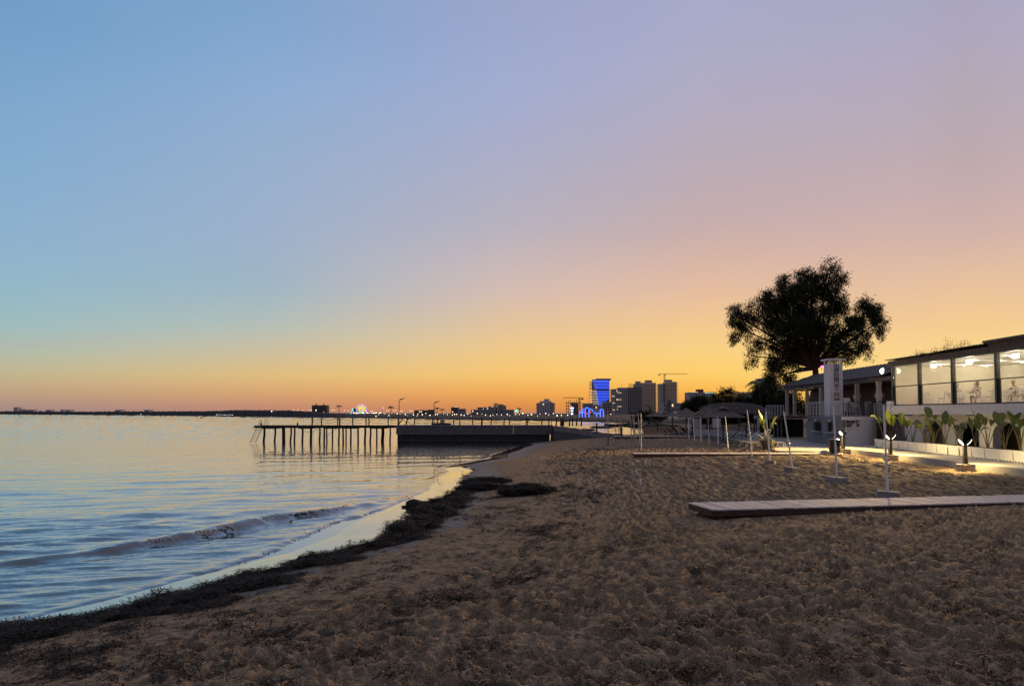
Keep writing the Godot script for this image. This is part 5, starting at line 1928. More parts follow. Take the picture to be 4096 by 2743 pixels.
func palm(at: Vector3, high: float, reach: float, label: String, sd: int, trunk_r: float, called := "palm_tree") -> Node3D:
	var t := thing(called, at, label, "palm", "")
	rng.seed = sd
	var st := mb()
	tube(st, [Vector3.ZERO, Vector3(0.03, high * 0.5, 0), Vector3(0, high, 0)], trunk_r * 1.15, trunk_r * 0.8, 8)
	build(st, "trunk", M.bark, t)
	for k in 15:
		var a := TAU * k / 15.0 + rng.randf_range(-0.15, 0.15)
		var up := rng.randf_range(0.1, 0.9)
		var out := Vector3(cos(a), 0, sin(a))
		st = mb()
		var last := Vector3(0, high, 0)
		var n := 9
		for i in n:
			var s := (i + 1.0) / n
			var p := Vector3(0, high, 0) + out * reach * s * (0.95 - 0.25 * s * (1.0 - up)) + Vector3(0, reach * (up * s - (0.55 + up * 0.5) * s * s), 0)
			var side := out.cross(Vector3.UP).normalized()
			var w := reach * 0.3 * sin(PI * clampf(s * 0.85 + 0.1, 0, 1))
			for e in [-1.0, 1.0]:
				for j in 2:
					var q := last.lerp(p, j * 0.5)
					tri(st, q, q + (p - last) * 0.35, q + side * e * w + (p - last) * 0.7 - Vector3(0, w * 0.55, 0))
			last = p
		build(st, "frond", M.frond, t)
	return t

func tuft(at: Vector3, r: float, label: String, sd: int) -> void:
	var t := thing("grass_tuft", at, label, "grass tuft", "green tufts growing in the sand")
	rng.seed = sd
	var st := mb()
	for k in 90:
		var a := rng.randf() * TAU
		var p := Vector3(cos(a), 0, sin(a)) * r * sqrt(rng.randf()) * Vector3(1.5, 1, 0.8)
		var d := Vector3(rng.randf_range(-1, 1), rng.randf_range(0.3, 1.0), rng.randf_range(-1, 1)).normalized() * rng.randf_range(0.1, 0.3)
		var s := Vector3(-d.z, 0, d.x).normalized() * 0.012
		tri(st, p - s, p + d, p + s)
	build(st, "blades", M.frond, t)

func make_trees() -> void:
	var gum := leaf_cluster(16, 0.34, 0.46, 0.035, 0.55, 7)
	var bush := leaf_cluster(16, 0.3, 0.3, 0.05, 0.1, 8)
	# the big gum tree behind the bar; blobs measured in decimetres across, up
	var D := 86.0
	var foot := Vector3(35.659, 0.6, -D)
	var k := 0.01040
	var px := [[1140, 230, 95, 115], [960, 330, 180, 150], [770, 290, 75, 65], [650, 470, 125, 95], [440, 560, 125, 115], [200, 690, 105, 120], [270, 860, 110, 110], [430, 1000, 105, 95], [375, 1170, 60, 110], [900, 650, 330, 240], [1300, 540, 150, 150], [1050, 900, 320, 240], [650, 850, 230, 190], [1600, 680, 140, 170], [1775, 800, 90, 140], [1400, 840, 110, 150], [1440, 1090, 85, 110], [820, 1130, 240, 140], [620, 1260, 100, 100], [1180, 1120, 190, 110], [560, 1440, 110, 70], [810, 1370, 90, 70], [1640, 880, 90, 70], [1240, 330, 70, 70], [560, 660, 130, 130], [340, 680, 120, 120], [1480, 760, 90, 110], [1180, 400, 150, 120], [830, 450, 150, 120]]
	rng.seed = 12
	var blobs := []
	for q in px:
		var u: float = 2900.0 + q[0] / 2.8
		var v: float = 1000.0 + q[1] / 2.8
		var deep := rng.randf_range(-2.5, 2.5)
		blobs.append([Vector3((u - 2048.0) / 2957.0 * D - foot.x, 3.6 + (1650.0 - v) / 2957.0 * D - foot.y, deep), Vector3(q[2] * k, q[3] * k, clampf((q[2] + q[3]) * 0.5 * k, 1.0, 2.2)) * 1.08])
	tree("gum_tree", foot, blobs, 21.0, gum, "tall dark gum tree rising behind the beach bar roof", "", 31, 0.5, Vector3(-0.3, 8.2, 0), 0.42, 0.3)
	var lamp := thing("tree_lamp", Vector3(35.085, 8.792, -83.4), "small magenta lamp fixed in the gum tree", "lamp")
	var st := mb()
	ball(st, Vector3.ZERO, Vector3(0.16, 0.1, 0.16))
	build(st, "bulb", M.magenta_glow, lamp)
	st = mb()
	bar(st, Vector3(0, -0.05, 0), Vector3(0.1, -0.4, -0.5), 0.04, 0.04)
	build(st, "bracket", M.dark_metal, lamp)
	lamp_light(lamp, Vector3(-0.2, 0.25, 0.45), 0.3, Color(1.0, 0.05, 0.35), 0.1)
	var mk := func(u0: float, u1: float, v0: float, v1: float, dd: float, n: int, s: int) -> Array:
		# a rounded bush filling that stretch of the view
		rng.seed = s
		var out := []
		var f := Vector3(((u0 + u1) / 2 - 2048.0) / 2957.0 * dd, 0.5, -dd)
		var sc := dd / 2957.0
		for i in n:
			var u := lerpf(u0, u1, (i + 0.5) / n)
			var dome := sqrt(maxf(0.05, 1.0 - pow((i + 0.5) / n * 2.0 - 1.0, 2.0)))
			var hh := (v1 - v0) * (0.35 + 0.65 * dome) * rng.randf_range(0.85, 1.1)
			out.append([Vector3((u - 2048.0) * sc - f.x, 3.6 + (1650.0 - v1 + hh * 0.5) * sc - f.y, rng.randf_range(-1, 1)), Vector3((u1 - u0) / n * 0.85 * sc, hh * 0.52 * sc, 1.5)])
		return [f, out]
	var list := [
		[2740, 2870, 1580, 1670, 118, 4, 1, "dense dark tree left of the loose bushy one", 40.0], [2855, 2965, 1532, 1670, 112, 4, 2, "loose bushy tree with a ragged top against the sunset", 16.0],
		[2935, 3060, 1560, 1670, 106, 4, 3, "dark round tree before the flat-roofed house", 36.0], [3030, 3130, 1495, 1670, 100, 3, 4, "tall dark tree at the left foot of the gum tree", 22.0],
		[3085, 3190, 1545, 1670, 95, 3, 5, "drooping tree beside the verandah", 22.0], [3190, 3330, 1585, 1670, 93, 4, 6, "shrubs seen through the open verandah", 16.0],
		[2530, 2660, 1640, 1690, 190, 5, 7, "low dark bushes below the towers on the far shore", 14.0],
	]
	for q in list:
		var r: Array = mk.call(q[0], q[1], q[2], q[3], q[4], q[5], q[6])
		tree("garden_tree", r[0], r[1], q[8], gum if q[6] in [4, 5] else bush, q[7], "trees behind the beach bar", 40 + q[6], 0.2, Vector3(0, 1.6, 0), 0.6)
	palm(Vector3(33.355, 0.6, -99), 6.8, 2.6, "tall palm with hanging fronds left of the gum tree", 21, 0.2)
	palm(Vector3(32.614, 0.6, -104), 5.6, 2.2, "palm rising between the loose tree and the dark round tree", 22, 0.2)
	for q in [[-121.776, -520.0, 7.0, 3.0, "distant palm left of the big wheel"], [-78.67, -480.0, 6.0, 3.2, "distant palm between the drop tower and the jetty lamp"], [-43.593, -430.0, 5.0, 2.2, "distant palm right of the second jetty lamp"], [-40.214, -425.0, 4.2, 2.0, "low distant palm beside another, right of the second jetty lamp"], [-8.516, -400.0, 7.0, 2.4, "distant palm before the long white hotel"], [-5.74, -395.0, 6.4, 2.4, "second distant palm before the long white hotel"], [3.852, -380.0, 4.5, 2.0, "distant palm beside the lit blue billboard"], [31.711, -170.0, 4.0, 1.6, "palm below the twin cream towers"]]:
		palm(Vector3(q[0], 1.2, q[1]), q[2], q[3], q[4], int(absf(q[0] * 7.0)), 0.2)
	# creeper growing over the restaurant roof edge
	var B := Basis(Vector3.UP, yaw(-0.0556, 1.0))
	for q in [[7.3, 0.55, "creeper clump on the restaurant roof above the third bay"], [4.2, 0.3, "low creeper on the restaurant roof above the second bay"]]:
		var c := thing("roof_creeper", Vector3(26.0, 7.2, -50.3) + B * Vector3(q[0], 0, 0.1), q[2], "creeper")
		var spots := []
		rng.seed = int(q[0] * 10)
		for i in int(70 * q[1]):
			spots.append(B * Vector3(rng.randfn() * 0.8, absf(rng.randfn()) * q[1] * 0.4, rng.randf_range(-0.4, 0.0)))
		foliage(c, "foliage", leaf_cluster(8, 0.14, 0.12, 0.02, 0.0, 5), M.leaf, spots, 0.7, 1.2)
		st = mb()
		tube(st, [B * Vector3(-1.3, -0.1, 0), B * Vector3(0, 0.08, 0), B * Vector3(1.2, -0.05, 0)], 0.03, -1.0, 5)
		build(st, "stem", M.bark, c)
	tuft(Vector3(18.892, 0.963, -40.7), 0.45, "spiky green tuft at the kerb near the first path lamp", 3)
	tuft(Vector3(18.128, 0.958, -31.4), 0.4, "flat green tuft on the sand before the nearest path lamp", 4)
	tuft(Vector3(17.967, 0.959, -27.55), 0.35, "thin green growth at the kerb by the picture edge", 5)

# ---------------------------------------------------------------- far shore and town
func make_far_shore() -> void:
	# shoreline of the bay: Vector4(x, depth, height of the treed bank, height of the land behind)
	var px := [[-500, 1900, 4.5, 5.0], [0, 1400, 6.4, 6.0], [250, 1180, 5.2, 5.0], [400, 1050, 5.0, 4.6], [560, 930, 5.2, 4.6], [700, 820, 5.1, 4.6], [800, 750, 5.0, 4.4], [870, 710, 5.4, 4.4], [960, 665, 5.9, 4.2], [1060, 620, 5.6, 4.0], [1150, 580, 5.4, 3.4], [1250, 540, 4.2, 2.6], [1350, 500, 2.9, 2.0], [1450, 470, 2.0, 1.7], [1580, 430, 1.7, 1.5], [1700, 400, 1.7, 1.5], [1850, 370, 1.7, 1.5], [2000, 345, 1.7, 1.5], [2200, 310, 1.7, 1.5], [2400, 275, 1.6, 1.5], [2600, 240, 1.5, 1.4], [2760, 212, 1.4, 1.3], [3000, 185, 1.3, 1.2], [3300, 150, 1.2, 1.1], [4200, 120, 1.1, 1.1]]
	var st := mb()
	st.set_smooth_group(0)
	var last := []
	var n := 900
	for k in n + 1:
		var f := k * (px.size() - 1.001) / n
		var i := int(f)
		var t := f - i
		var u: float = lerpf(px[i][0], px[i + 1][0], t)
		var d: float = lerpf(px[i][1], px[i + 1][1], t) + 4.0 * n_a.get_noise_1d(k * 3.0)
		var bank: float = lerpf(px[i][2], px[i + 1][2], t)
		var back: float = lerpf(px[i][3], px[i + 1][3], t)
		var wood := smoothstep(1480.0, 1250.0, u)
		var bump := wood * d * 0.0011 * (n_small.get_noise_1d(k * 1.7) + 0.7 * n_small.get_noise_1d(k * 7.1))
		var x := (u - 2048.0) / 2957.0
		var row := []
		for q in [[0.0, -0.4], [2.0, 0.25], [10.0, 0.9 + 0.15 * n_small.get_noise_1d(k * 2.0)], [16.0, lerpf(1.1, bank * 0.8, wood)], [28.0, bank + bump], [45.0, back + bump * 0.7], [1500.0, back]]:
			row.append(Vector3(x * (d + q[0]), q[1], -(d + q[0])))
		if last.size():
			for j in row.size() - 1:
				quad(st, last[j], last[j + 1], row[j + 1], row[j])
		last = row
	structure(build(st, "far_shore", M.dark_land))
	# rocks in the small cove between the jetty and the parasols
	var rocks := [[2410, 1712, 2.2, 0.35], [2465, 1706, 2.6, 0.5], [2510, 1703, 2.8, 0.55], [2555, 1709, 2.6, 0.6], [2600, 1712, 2.4, 0.5], [2350, 1722, 1.6, 0.3], [2640, 1708, 2.0, 0.5], [2690, 1712, 1.8, 0.5]]
	for k in rocks.size():
		var q: Array = rocks[k]
		var d: float = 3.6 * 2957.0 / (q[1] - 1650.0)
		var o := piece(lump(Vector3(q[2] * 1.3, q[3] * 1.6, 2.0), 0.5, 20 + k), "shore_rock", M.rock)
		o.position = Vector3((q[0] - 2048.0) / 2957.0 * d, -0.1, -d)
		tag(o, "dark low rock in the cove, %s from the left" % ["second", "third", "fourth", "fifth", "sixth", "first", "seventh", "eighth"][k], "rock", "rocks in the cove beyond the jetty")

func block(parent: Node3D, called: String, x0: float, x1: float, y0: float, y1: float, depth: float, m: Material, z := 0.0) -> void:
	var st := mb()
	lo_box(st, Vector3(x0, y0, z - depth), Vector3(x1, y1, z))
	build(st, called, m, parent)

func window_grid(parent: Node3D, x0: float, x1: float, y0: float, y1: float, cols: int, rows: int, fill: float, lit: float, sd: int, m := "dark_glass") -> void:
	# recessed-looking dark windows with a sill each, some lit
	rng.seed = sd
	var w := (x1 - x0) / cols
	var h := (y1 - y0) / rows
	var st := mb()
	box(st, Vector3.ZERO, Vector3(w * fill, h * 0.55, 0.12))
	st.generate_normals()
	var mesh := st.commit()
	for r in rows:
		for c in cols:
			var o := piece(mesh, "window", M.window_lit if rng.randf() < lit else M[m], parent)
			o.position = Vector3(x0 + w * (c + 0.5), y0 + h * (r + 0.5), 0.03)

func slabs(parent: Node3D, x0: float, x1: float, y0: float, y1: float, n: int, out: float, deep: float, m: Material, t := 0.3, called := "balcony_slab") -> void:
	for k in n:
		var y := lerpf(y0, y1, (k + 0.5) / n)
		var st := mb()
		lo_box(st, Vector3(x0, y - t / 2, -deep), Vector3(x1, y + t / 2, out))
		build(st, called, m, parent)

func house(called: String, u0: float, u1: float, v: float, D: float, label: String) -> Array:
	# a building standing on the land at depth D: returns [node, width, height]
	var x0 := (u0 - 2048.0) / 2957.0 * D
	var x1 := (u1 - 2048.0) / 2957.0 * D
	var t := thing(called, Vector3(x0, 0.4, -D), label, "building")
	return [t, x1 - x0, 3.2 + (1650.0 - v) / 2957.0 * D]

func crane(u_mast: float, u0: float, u1: float, v_jib: float, v_foot: float, D: float, label: String) -> void:
	var s := D / 2957.0
	var x := (u_mast - 2048.0) * s
	var yj := 3.6 + (1650.0 - v_jib) * s
	var yf := 3.6 + (1650.0 - v_foot) * s
	var t := thing("tower_crane", Vector3(x, yf, -D), label, "crane", "tower cranes over the town")
	var h := yj - yf
	var st := mb()
	for e in [[-0.7, -0.7], [0.7, -0.7], [0.7, 0.7], [-0.7, 0.7]]:
		bar(st, Vector3(e[0], 0, e[1]), Vector3(e[0], h, e[1]), 0.3, 0.3)
	for k in int(h / 1.6):
		bar(st, Vector3(-0.7, k * 1.6, 0.7), Vector3(0.7, k * 1.6 + 1.6, 0.7), 0.22, 0.22)
	build(st, "mast", M.crane_paint, t)
	st = mb()
	var a := (u0 - u_mast) * s
	var b := (u1 - u_mast) * s
	bar(st, Vector3(a, h, 0), Vector3(b, h + 0.012 * (b - a), 0), 0.35, 0.5)
	bar(st, Vector3(a, h + 1.0, 0), Vector3(b * 0.9, h + 1.0, 0), 0.2, 0.2)
	for k in 18:
		var xx := lerpf(a, b * 0.9, k / 18.0)
		bar(st, Vector3(xx, h, 0), Vector3(xx + (b - a) / 36.0, h + 1.0, 0), 0.15, 0.15)
	build(st, "jib", M.crane_paint, t)
	st = mb()
	var heavy := a if absf(a) < absf(b) else b
	box(st, Vector3(heavy, h - 0.7, 0), Vector3(2.0, 1.8, 1.2))
	build(st, "counterweight", M.dark_concrete, t)
	st = mb()
	box(st, Vector3(0.9, h - 1.0, 0.6), Vector3(1.4, 1.6, 1.2))
	build(st, "cab", M.dark_metal, t)

func make_town() -> void:
	var st: SurfaceTool
	var q: Array
	# blue-lit tower with a glowing wedge
	q = house("tower_block", 2366, 2446, 1514, 900, "tower block with a glowing blue wedge-shaped facade")
	var t: Node3D = q[0]
	var w: float = q[1]
	var h: float = q[2]
	block(t, "core", 2.0, w - 2.4, 0, h - 1.2, 14, M.town_dark)
	block(t, "core_top", 6.5, w - 0.3, h - 2.0, h, 10, M.town_grey, -0.6)
	slabs(t, -2.2, 7.5, h * 0.3, h - 3.5, 16, 1.4, 9.0, M.town_pale, 0.42)
	slabs(t, w - 3.2, w + 0.6, h * 0.42, h * 0.72, 7, 1.0, 9.0, M.town_pale, 0.42)
	for k in 17:
		# led bands, narrowing downwards, one per storey
		var y := h - 2.6 - k * 1.82
		var f := k / 17.0
		var xl := lerpf(1.4, 8.5, f)
		var xr := lerpf(w - 3.0, w - 3.4, f) if k < 13 else lerpf(w - 3.4, 11.5, (k - 12) / 5.0)
		if k == 6: continue
		st = mb()
		lo_box(st, Vector3(xl, y - 1.45, 0.3), Vector3(xr, y, 0.9))
		build(st, "led_panel_light", M.blue_deep, t)
		st = mb()
		lo_box(st, Vector3(xl, y - 0.28, 0.92), Vector3(xr, y - 0.02, 1.15))
		build(st, "led_strip_light", M.blue_glow, t)
	for k in 9:
		st = mb()
		lo_box(st, Vector3(1.8 + k * 2.05, h - 3.6, 1.17), Vector3(2.5 + k * 2.05, h - 2.7, 1.3))
		build(st, "led_spot_light", M.blue_glow, t)
	for k in 10:
		block(t, "lit_ledge_light", -1.9, lerpf(6.0, 9.0, k / 10.0), h * 0.66 - k * 2.0, h * 0.66 - k * 2.0 + 0.28, 0.25, M.window_lit, 1.68)
	# grey apartment slab with balconies
	q = house("apartment_block", 2450, 2570, 1556, 820, "broad grey apartment block right of the blue tower")
	t = q[0]; w = q[1]; h = q[2]
	block(t, "wall", 0, w * 0.52, 0, h, 14, M.town_grey)
	block(t, "wall_wing", w * 0.523, w, 0, h * 1.06, 14, M.town_dark, -0.6)
	block(t, "roof_house", w * 0.2, w * 0.55, h + 0.003, h + 1.6, 8, M.town_grey, -2)
	window_grid(t, w * 0.06, w * 0.5, 2, h - 1, 7, 11, 0.42, 0.06, 5)
	slabs(t, w * 0.54, w * 0.98, 3, h, 11, 1.0, 0.5, M.town_grey, 0.9)
	for k in 6:
		st = mb()
		lo_box(st, Vector3(w * 0.16 if k % 2 else -0.8, h * (0.2 + 0.13 * k), 0.2), Vector3(w * 0.3 if k % 2 else w * 0.08, h * (0.2 + 0.13 * k) + 0.3, 0.5))
		build(st, "lit_ledge_light", M.window_lit, t)
	st = mb()
	bar(st, Vector3(w * 0.32, h + 1.6, -4), Vector3(w * 0.32, h + 6.5, -4), 0.18, 0.18)
	build(st, "aerial", M.dark_metal, t)
	# twin cream towers
	q = house("tower_block", 2542, 2632, 1531, 980, "cream tower block with many storeys, left of the twin pair")
	t = q[0]; w = q[1]; h = q[2]
	block(t, "wall", w * 0.3, w * 0.92, 0, h, 16, M.town_cream)
	block(t, "wall_step", 0, w * 0.297, 0, h * 0.96, 15, M.town_grey, -0.8)
	block(t, "roof_house", w * 0.48, w * 0.76, h + 0.003, h + 3.4, 8, M.town_grey, -2)
	block(t, "roof_house", w * 0.05, w * 0.26, h * 0.963, h + 2.0, 8, M.town_grey, -3)
	for k in 21:
		var y := 3.0 + (h - 4.0) * k / 21.0
		st = mb()
		for c in 8:
			lo_box(st, Vector3(w * (0.325 + 0.072 * c), y, 0.003), Vector3(w * (0.325 + 0.072 * c + 0.042 + 0.012 * ((k + c) % 2)), y + 0.9, 0.06))
		build(st, "window_row", M.dark_glass, t).set_meta("kind", "stuff")
		st = mb()
		lo_box(st, Vector3(w * 0.31, y + 1.25, 0.07), Vector3(w * 0.93, y + 1.55, 0.5))
		build(st, "floor_slab", M.town_cream, t)
	slabs(t, w * 0.922, w * 1.05, 4, h - 2, 20, 0.4, 8.0, M.town_pale, 0.4)
	slabs(t, -w * 0.28, -0.05, h * 0.76, h * 0.97, 6, 0.0, 8.0, M.town_pale, 0.4)
	q = house("tower_block", 2640, 2712, 1527, 1010, "cream tower block under the tall crane, right of the twin pair")
	t = q[0]; w = q[1]; h = q[2]
	block(t, "wall", w * 0.3, w * 0.95, 0, h, 16, M.town_cream)
	block(t, "wall_side", 0, w * 0.297, 0, h * 0.94, 15, M.town_grey, -0.6)
	block(t, "roof_house", w * 0.3, w * 0.7, h + 0.003, h + 2.8, 8, M.town_grey, -1)
	for k in 20:
		var y := 8.0 + (h - 9.0) * k / 20.0
		st = mb()
		for c in 6:
			lo_box(st, Vector3(w * (0.34 + 0.1 * c), y, 0.003), Vector3(w * (0.34 + 0.1 * c + 0.06), y + 0.9, 0.06))
		build(st, "window_row", M.dark_glass, t).set_meta("kind", "stuff")
		st = mb()
		lo_box(st, Vector3(w * 0.31, y + 1.3, 0.07), Vector3(w * 0.96, y + 1.65, 0.5))
		build(st, "floor_slab", M.town_cream, t)
	slabs(t, w * 0.95, w * 1.04, 6, h - 1, 20, 0.3, 7.0, M.town_pale, 0.35)
	slabs(t, w * 0.2, w * 0.31, 6, h - 3, 18, 0.3, 0.2, M.town_dark, 0.9)
	crane(2659, 2638, 2757, 1497, 1519, 1005, "tall crane with a long jib on top of the cream tower")
	crane(2316, 2253, 2330, 1593, 1645, 760, "smaller crane over the unfinished concrete frame")
	# low modern house in front of the right tower
	q = house("apartment_block", 2654, 2742, 1612, 520, "low grey modern building at the foot of the cream towers")
	t = q[0]; w = q[1]; h = q[2]
	block(t, "wall", 0, w, 0, h, 8, M.town_grey)
	block(t, "stair_tower", w * 0.2, w * 0.32, 0, h + 2.0, 3, M.town_dark, 0.9)
	block(t, "roof_house", w * 0.33, w * 0.62, h + 0.003, h + 1.8, 4, M.town_grey, -0.5)
	window_grid(t, w * 0.36, w * 0.96, 1.0, h - 0.3, 5, 3, 0.5, 0.15, 15)
	window_grid(t, w * 0.02, w * 0.18, 1.0, h - 0.3, 2, 3, 0.5, 0.1, 16)
	# buildings left of the towers
	q = house("hotel", 2147, 2219, 1612, 620, "stepped white hotel beyond the shore end of the jetty")
	t = q[0]; w = q[1]; h = q[2]
	block(t, "wall", 0, w, 0, h, 10, M.town_pale)
	block(t, "upper_floor", w * 0.18, w * 0.82, h + 0.003, h + 1.6, 8, M.town_pale, -0.5)
	block(t, "roof_house", w * 0.42, w * 0.7, h + 1.606, h + 3.4, 6, M.town_pale, -1)
	window_grid(t, w * 0.05, w * 0.95, 1.5, h - 0.2, 7, 5, 0.45, 0.06, 25)
	for e in [-0.3, w - 0.4]:
		slabs(t, e, e + 1.2, h * 0.5, h + 0.4, 4, 0.4, 3.0, M.town_grey, 0.3)
	q = house("unfinished_frame", 2266, 2328, 1606, 720, "unfinished concrete frame building under the smaller crane")
	t = q[0]; w = q[1]; h = q[2]
	for k in 8:
		block(t, "column", w * k / 8.0, w * k / 8.0 + 0.5, 0, h + 0.8 * (k % 3), 0.5, M.town_dark)
	slabs(t, -0.4, w, 2.5, h, 4, 0.3, 8.0, M.town_dark, 0.45, "floor_slab")
	block(t, "wall", w * 0.3, w * 0.75, 0, h * 0.92, 8, M.town_grey, -0.6)
	q = house("apartment_block", 2333, 2450, 1612, 600, "row of pale low flats at the foot of the blue tower")
	t = q[0]; w = q[1]; h = q[2]
	block(t, "wall", 0, w * 0.34, 0, h * 0.98, 8, M.town_grey)
	block(t, "wall_mid", w * 0.343, w * 0.66, 0, h * 0.82, 8, M.town_pale, 0.4)
	block(t, "wall_end", w * 0.663, w, 0, h * 1.1, 8, M.town_grey, -0.4)
	window_grid(t, w * 0.03, w * 0.32, 2, h * 0.9, 4, 3, 0.5, 0.1, 35)
	for k in 5:
		st = mb()
		lo_box(st, Vector3(w * (0.37 + 0.058 * k), h * 0.6, 0.403), Vector3(w * (0.37 + 0.058 * k) + 0.7, h * 0.72, 0.45))
		build(st, "window", M.window_lit if k == 1 else M.dark_glass, t)
	window_grid(t, w * 0.69, w * 0.98, 2, h * 1.0, 4, 4, 0.5, 0.05, 36)
	q = house("hotel", 1884, 2056, 1634, 560, "long stepped white hotel behind the jetty")
	t = q[0]; w = q[1]; h = q[2]
	block(t, "wall", 0, w, 0, h * 0.86, 10, M.town_grey)
	block(t, "wall_west", w * 0.15, w * 0.52, h * 0.863, h + 0.9, 8, M.town_grey, -0.4)
	block(t, "wall_east", w * 0.525, w * 0.82, h * 0.863, h + 2.2, 8, M.town_pale, -0.2)
	block(t, "roof_house", w * 0.64, w * 0.73, h + 2.203, h + 2.9, 4, M.town_grey, -1)
	block(t, "roof_house", w * 0.4, w * 0.47, h + 0.903, h + 1.7, 4, M.town_grey, -1)
	window_grid(t, w * 0.54, w * 0.81, h * 0.88, h + 2.0, 8, 3, 0.5, 0.05, 45)
	window_grid(t, w * 0.17, w * 0.5, h * 0.88, h + 0.8, 10, 2, 0.5, 0.05, 46)
	window_grid(t, w * 0.02, w * 0.98, 1.0, h * 0.84, 24, 2, 0.5, 0.08, 47)
	q = house("apartment_block", 1804, 1862, 1634, 560, "dark flats with a curved roof edge left of the long hotel")
	t = q[0]; w = q[1]; h = q[2]
	block(t, "wall", 0, w * 0.5, 0, h + 1.0, 8, M.town_dark)
	block(t, "wall_end", w * 0.503, w, 0, h - 0.2, 8, M.town_grey)
	block(t, "roof_sign_light", w * 0.24, w * 0.46, h + 1.003, h + 1.25, 0.4, M.window_lit)
	window_grid(t, w * 0.04, w * 0.46, 1.0, h, 3, 3, 0.5, 0.3, 55)
	window_grid(t, w * 0.55, w * 0.96, 1.0, h - 0.4, 3, 2, 0.5, 0.1, 56)
	q = house("apartment_block", 1657, 1736, 1641, 600, "low dark flats between the two jetty lamp posts")
	t = q[0]; w = q[1]; h = q[2]
	block(t, "wall", 0, w * 0.62, 0, h, 8, M.town_dark)
	block(t, "wall_end", w * 0.68, w, 0, h + 0.5, 8, M.town_dark)
	block(t, "roof_canopy", w * 0.28, w * 0.46, h + 0.3, h + 0.6, 4, M.town_dark)
	window_grid(t, w * 0.04, w * 0.58, 0.8, h - 0.2, 6, 2, 0.5, 0.2, 65)
	q = house("hotel", 1247, 1307, 1621, 700, "block-shaped dark hotel alone above the wooden pier")
	t = q[0]; w = q[1]; h = q[2]
	block(t, "wall", 0, w, 0, h, 9, M.town_dark)
	block(t, "chimney", w * 0.2, w * 0.28, h + 0.003, h + 1.2, 2, M.town_dark, -2)
	block(t, "chimney", w * 0.7, w * 0.78, h + 0.003, h + 1.1, 2, M.town_dark, -2)
	slabs(t, -0.35, w + 0.35, h * 0.35, h - 0.2, 6, 0.25, 6.0, M.town_dark, 0.25)
	window_grid(t, w * 0.06, w * 0.94, h * 0.3, h - 0.4, 9, 5, 0.4, 0.02, 75)
	q = house("dome_hall", 1409, 1429, 1634, 830, "dark round-topped building just left of the big wheel")
	t = q[0]; w = q[1]; h = q[2]
	st = mb()
	lathe(st, Vector3(w / 2, 0, -4), [Vector2(3.2, 0), Vector2(3.2, h - 1.5), Vector2(2.4, h - 0.3), Vector2(1.2, h + 0.2), Vector2(0, h + 0.3)], 16)
	build(st, "dome", M.town_dark, t)
	q = house("flat_block", 2757, 2860, 1569, 240, "flat-roofed house with thin lit roof edges behind the dark trees")
	t = q[0]; w = q[1]; h = q[2]
	block(t, "wall", 0, w * 0.62, 0, h, 6, M.town_grey)
	block(t, "wall_end", w * 0.623, w, 0, h - 0.3, 6, M.town_grey, -0.4)
	block(t, "roof_box", w * 0.36, w * 0.58, h + 0.003, h + 0.95, 3, M.dull_red, -0.5)
	block(t, "roof_box", w * 0.78, w, h - 0.297, h + 0.1, 3, M.town_grey, -0.6)
	block(t, "roof_edge_light", 0.2, w * 0.35, h + 0.003, h + 0.09, 0.1, M.window_lit)
	block(t, "roof_edge_light", w * 0.66, w * 0.97, h - 0.29, h - 0.19, 0.1, M.teal_glow, -0.39)
	window_grid(t, w * 0.04, w * 0.58, h * 0.4, h - 0.6, 5, 2, 0.5, 0.0, 85)
	window_grid(t, w * 0.66, w * 0.96, h * 0.4, h - 0.9, 3, 2, 0.5, 0.35, 86)
	q = house("flat_block", 3032, 3100, 1512, 150, "grey rooftop with open terrace frame at the left of the gum tree")
	t = q[0]; w = q[1]; h = q[2]
	block(t, "wall", w * 0.35, w, 0, h, 5, M.town_grey)
	block(t, "terrace_slab", 0, w * 0.347, h - 1.9, h - 1.75, 4, M.town_grey)
	for e in [0.0, 0.17, 0.32]:
		block(t, "post", w * e, w * e + 0.09, 0, h - 1.903, 0.09, M.town_grey)
	window_grid(t, w * 0.45, w * 0.95, h * 0.6, h - 0.4, 2, 2, 0.5, 0.0, 95)
	# far left: pale airport-like sheds on the headland
	for r in [[0, 17, 1630, 1500, "pale square terminal building at the far left of the horizon"], [20, 34, 1638, 1480, "small pale block beside the square terminal"], [34, 81, 1640, 1450, "long low shed with a sagging roof on the far headland"], [124, 145, 1641, 1300, "small far shed on the headland, third from the left"], [183, 195, 1640, 1250, "tiny far hut in the middle of the headland"], [206, 222, 1641, 1240, "tiny far hut with a stepped roof on the headland"], [401, 425, 1641, 1080, "low far building above the middle headland trees"], [516, 536, 1641, 1000, "low far building above the right headland trees"]]:
		q = house("far_shed", r[0], r[1], r[2], r[3], r[4])
		t = q[0]; w = q[1]; h = q[2]
		block(t, "wall", 0, w, 0, h, 12, M.town_pale, -40)
		st = mb()
		hull8(st, [Vector3(-0.3, h + 0.003, -39.6), Vector3(w + 0.3, h + 0.003, -39.6), Vector3(w + 0.3, h + 0.003, -52.4), Vector3(-0.3, h + 0.003, -52.4), Vector3(w * 0.1, h + 0.8, -41), Vector3(w, h + 1.0, -41), Vector3(w, h + 1.0, -52), Vector3(w * 0.1, h + 0.8, -52)])
		build(st, "roof", M.town_grey, t)
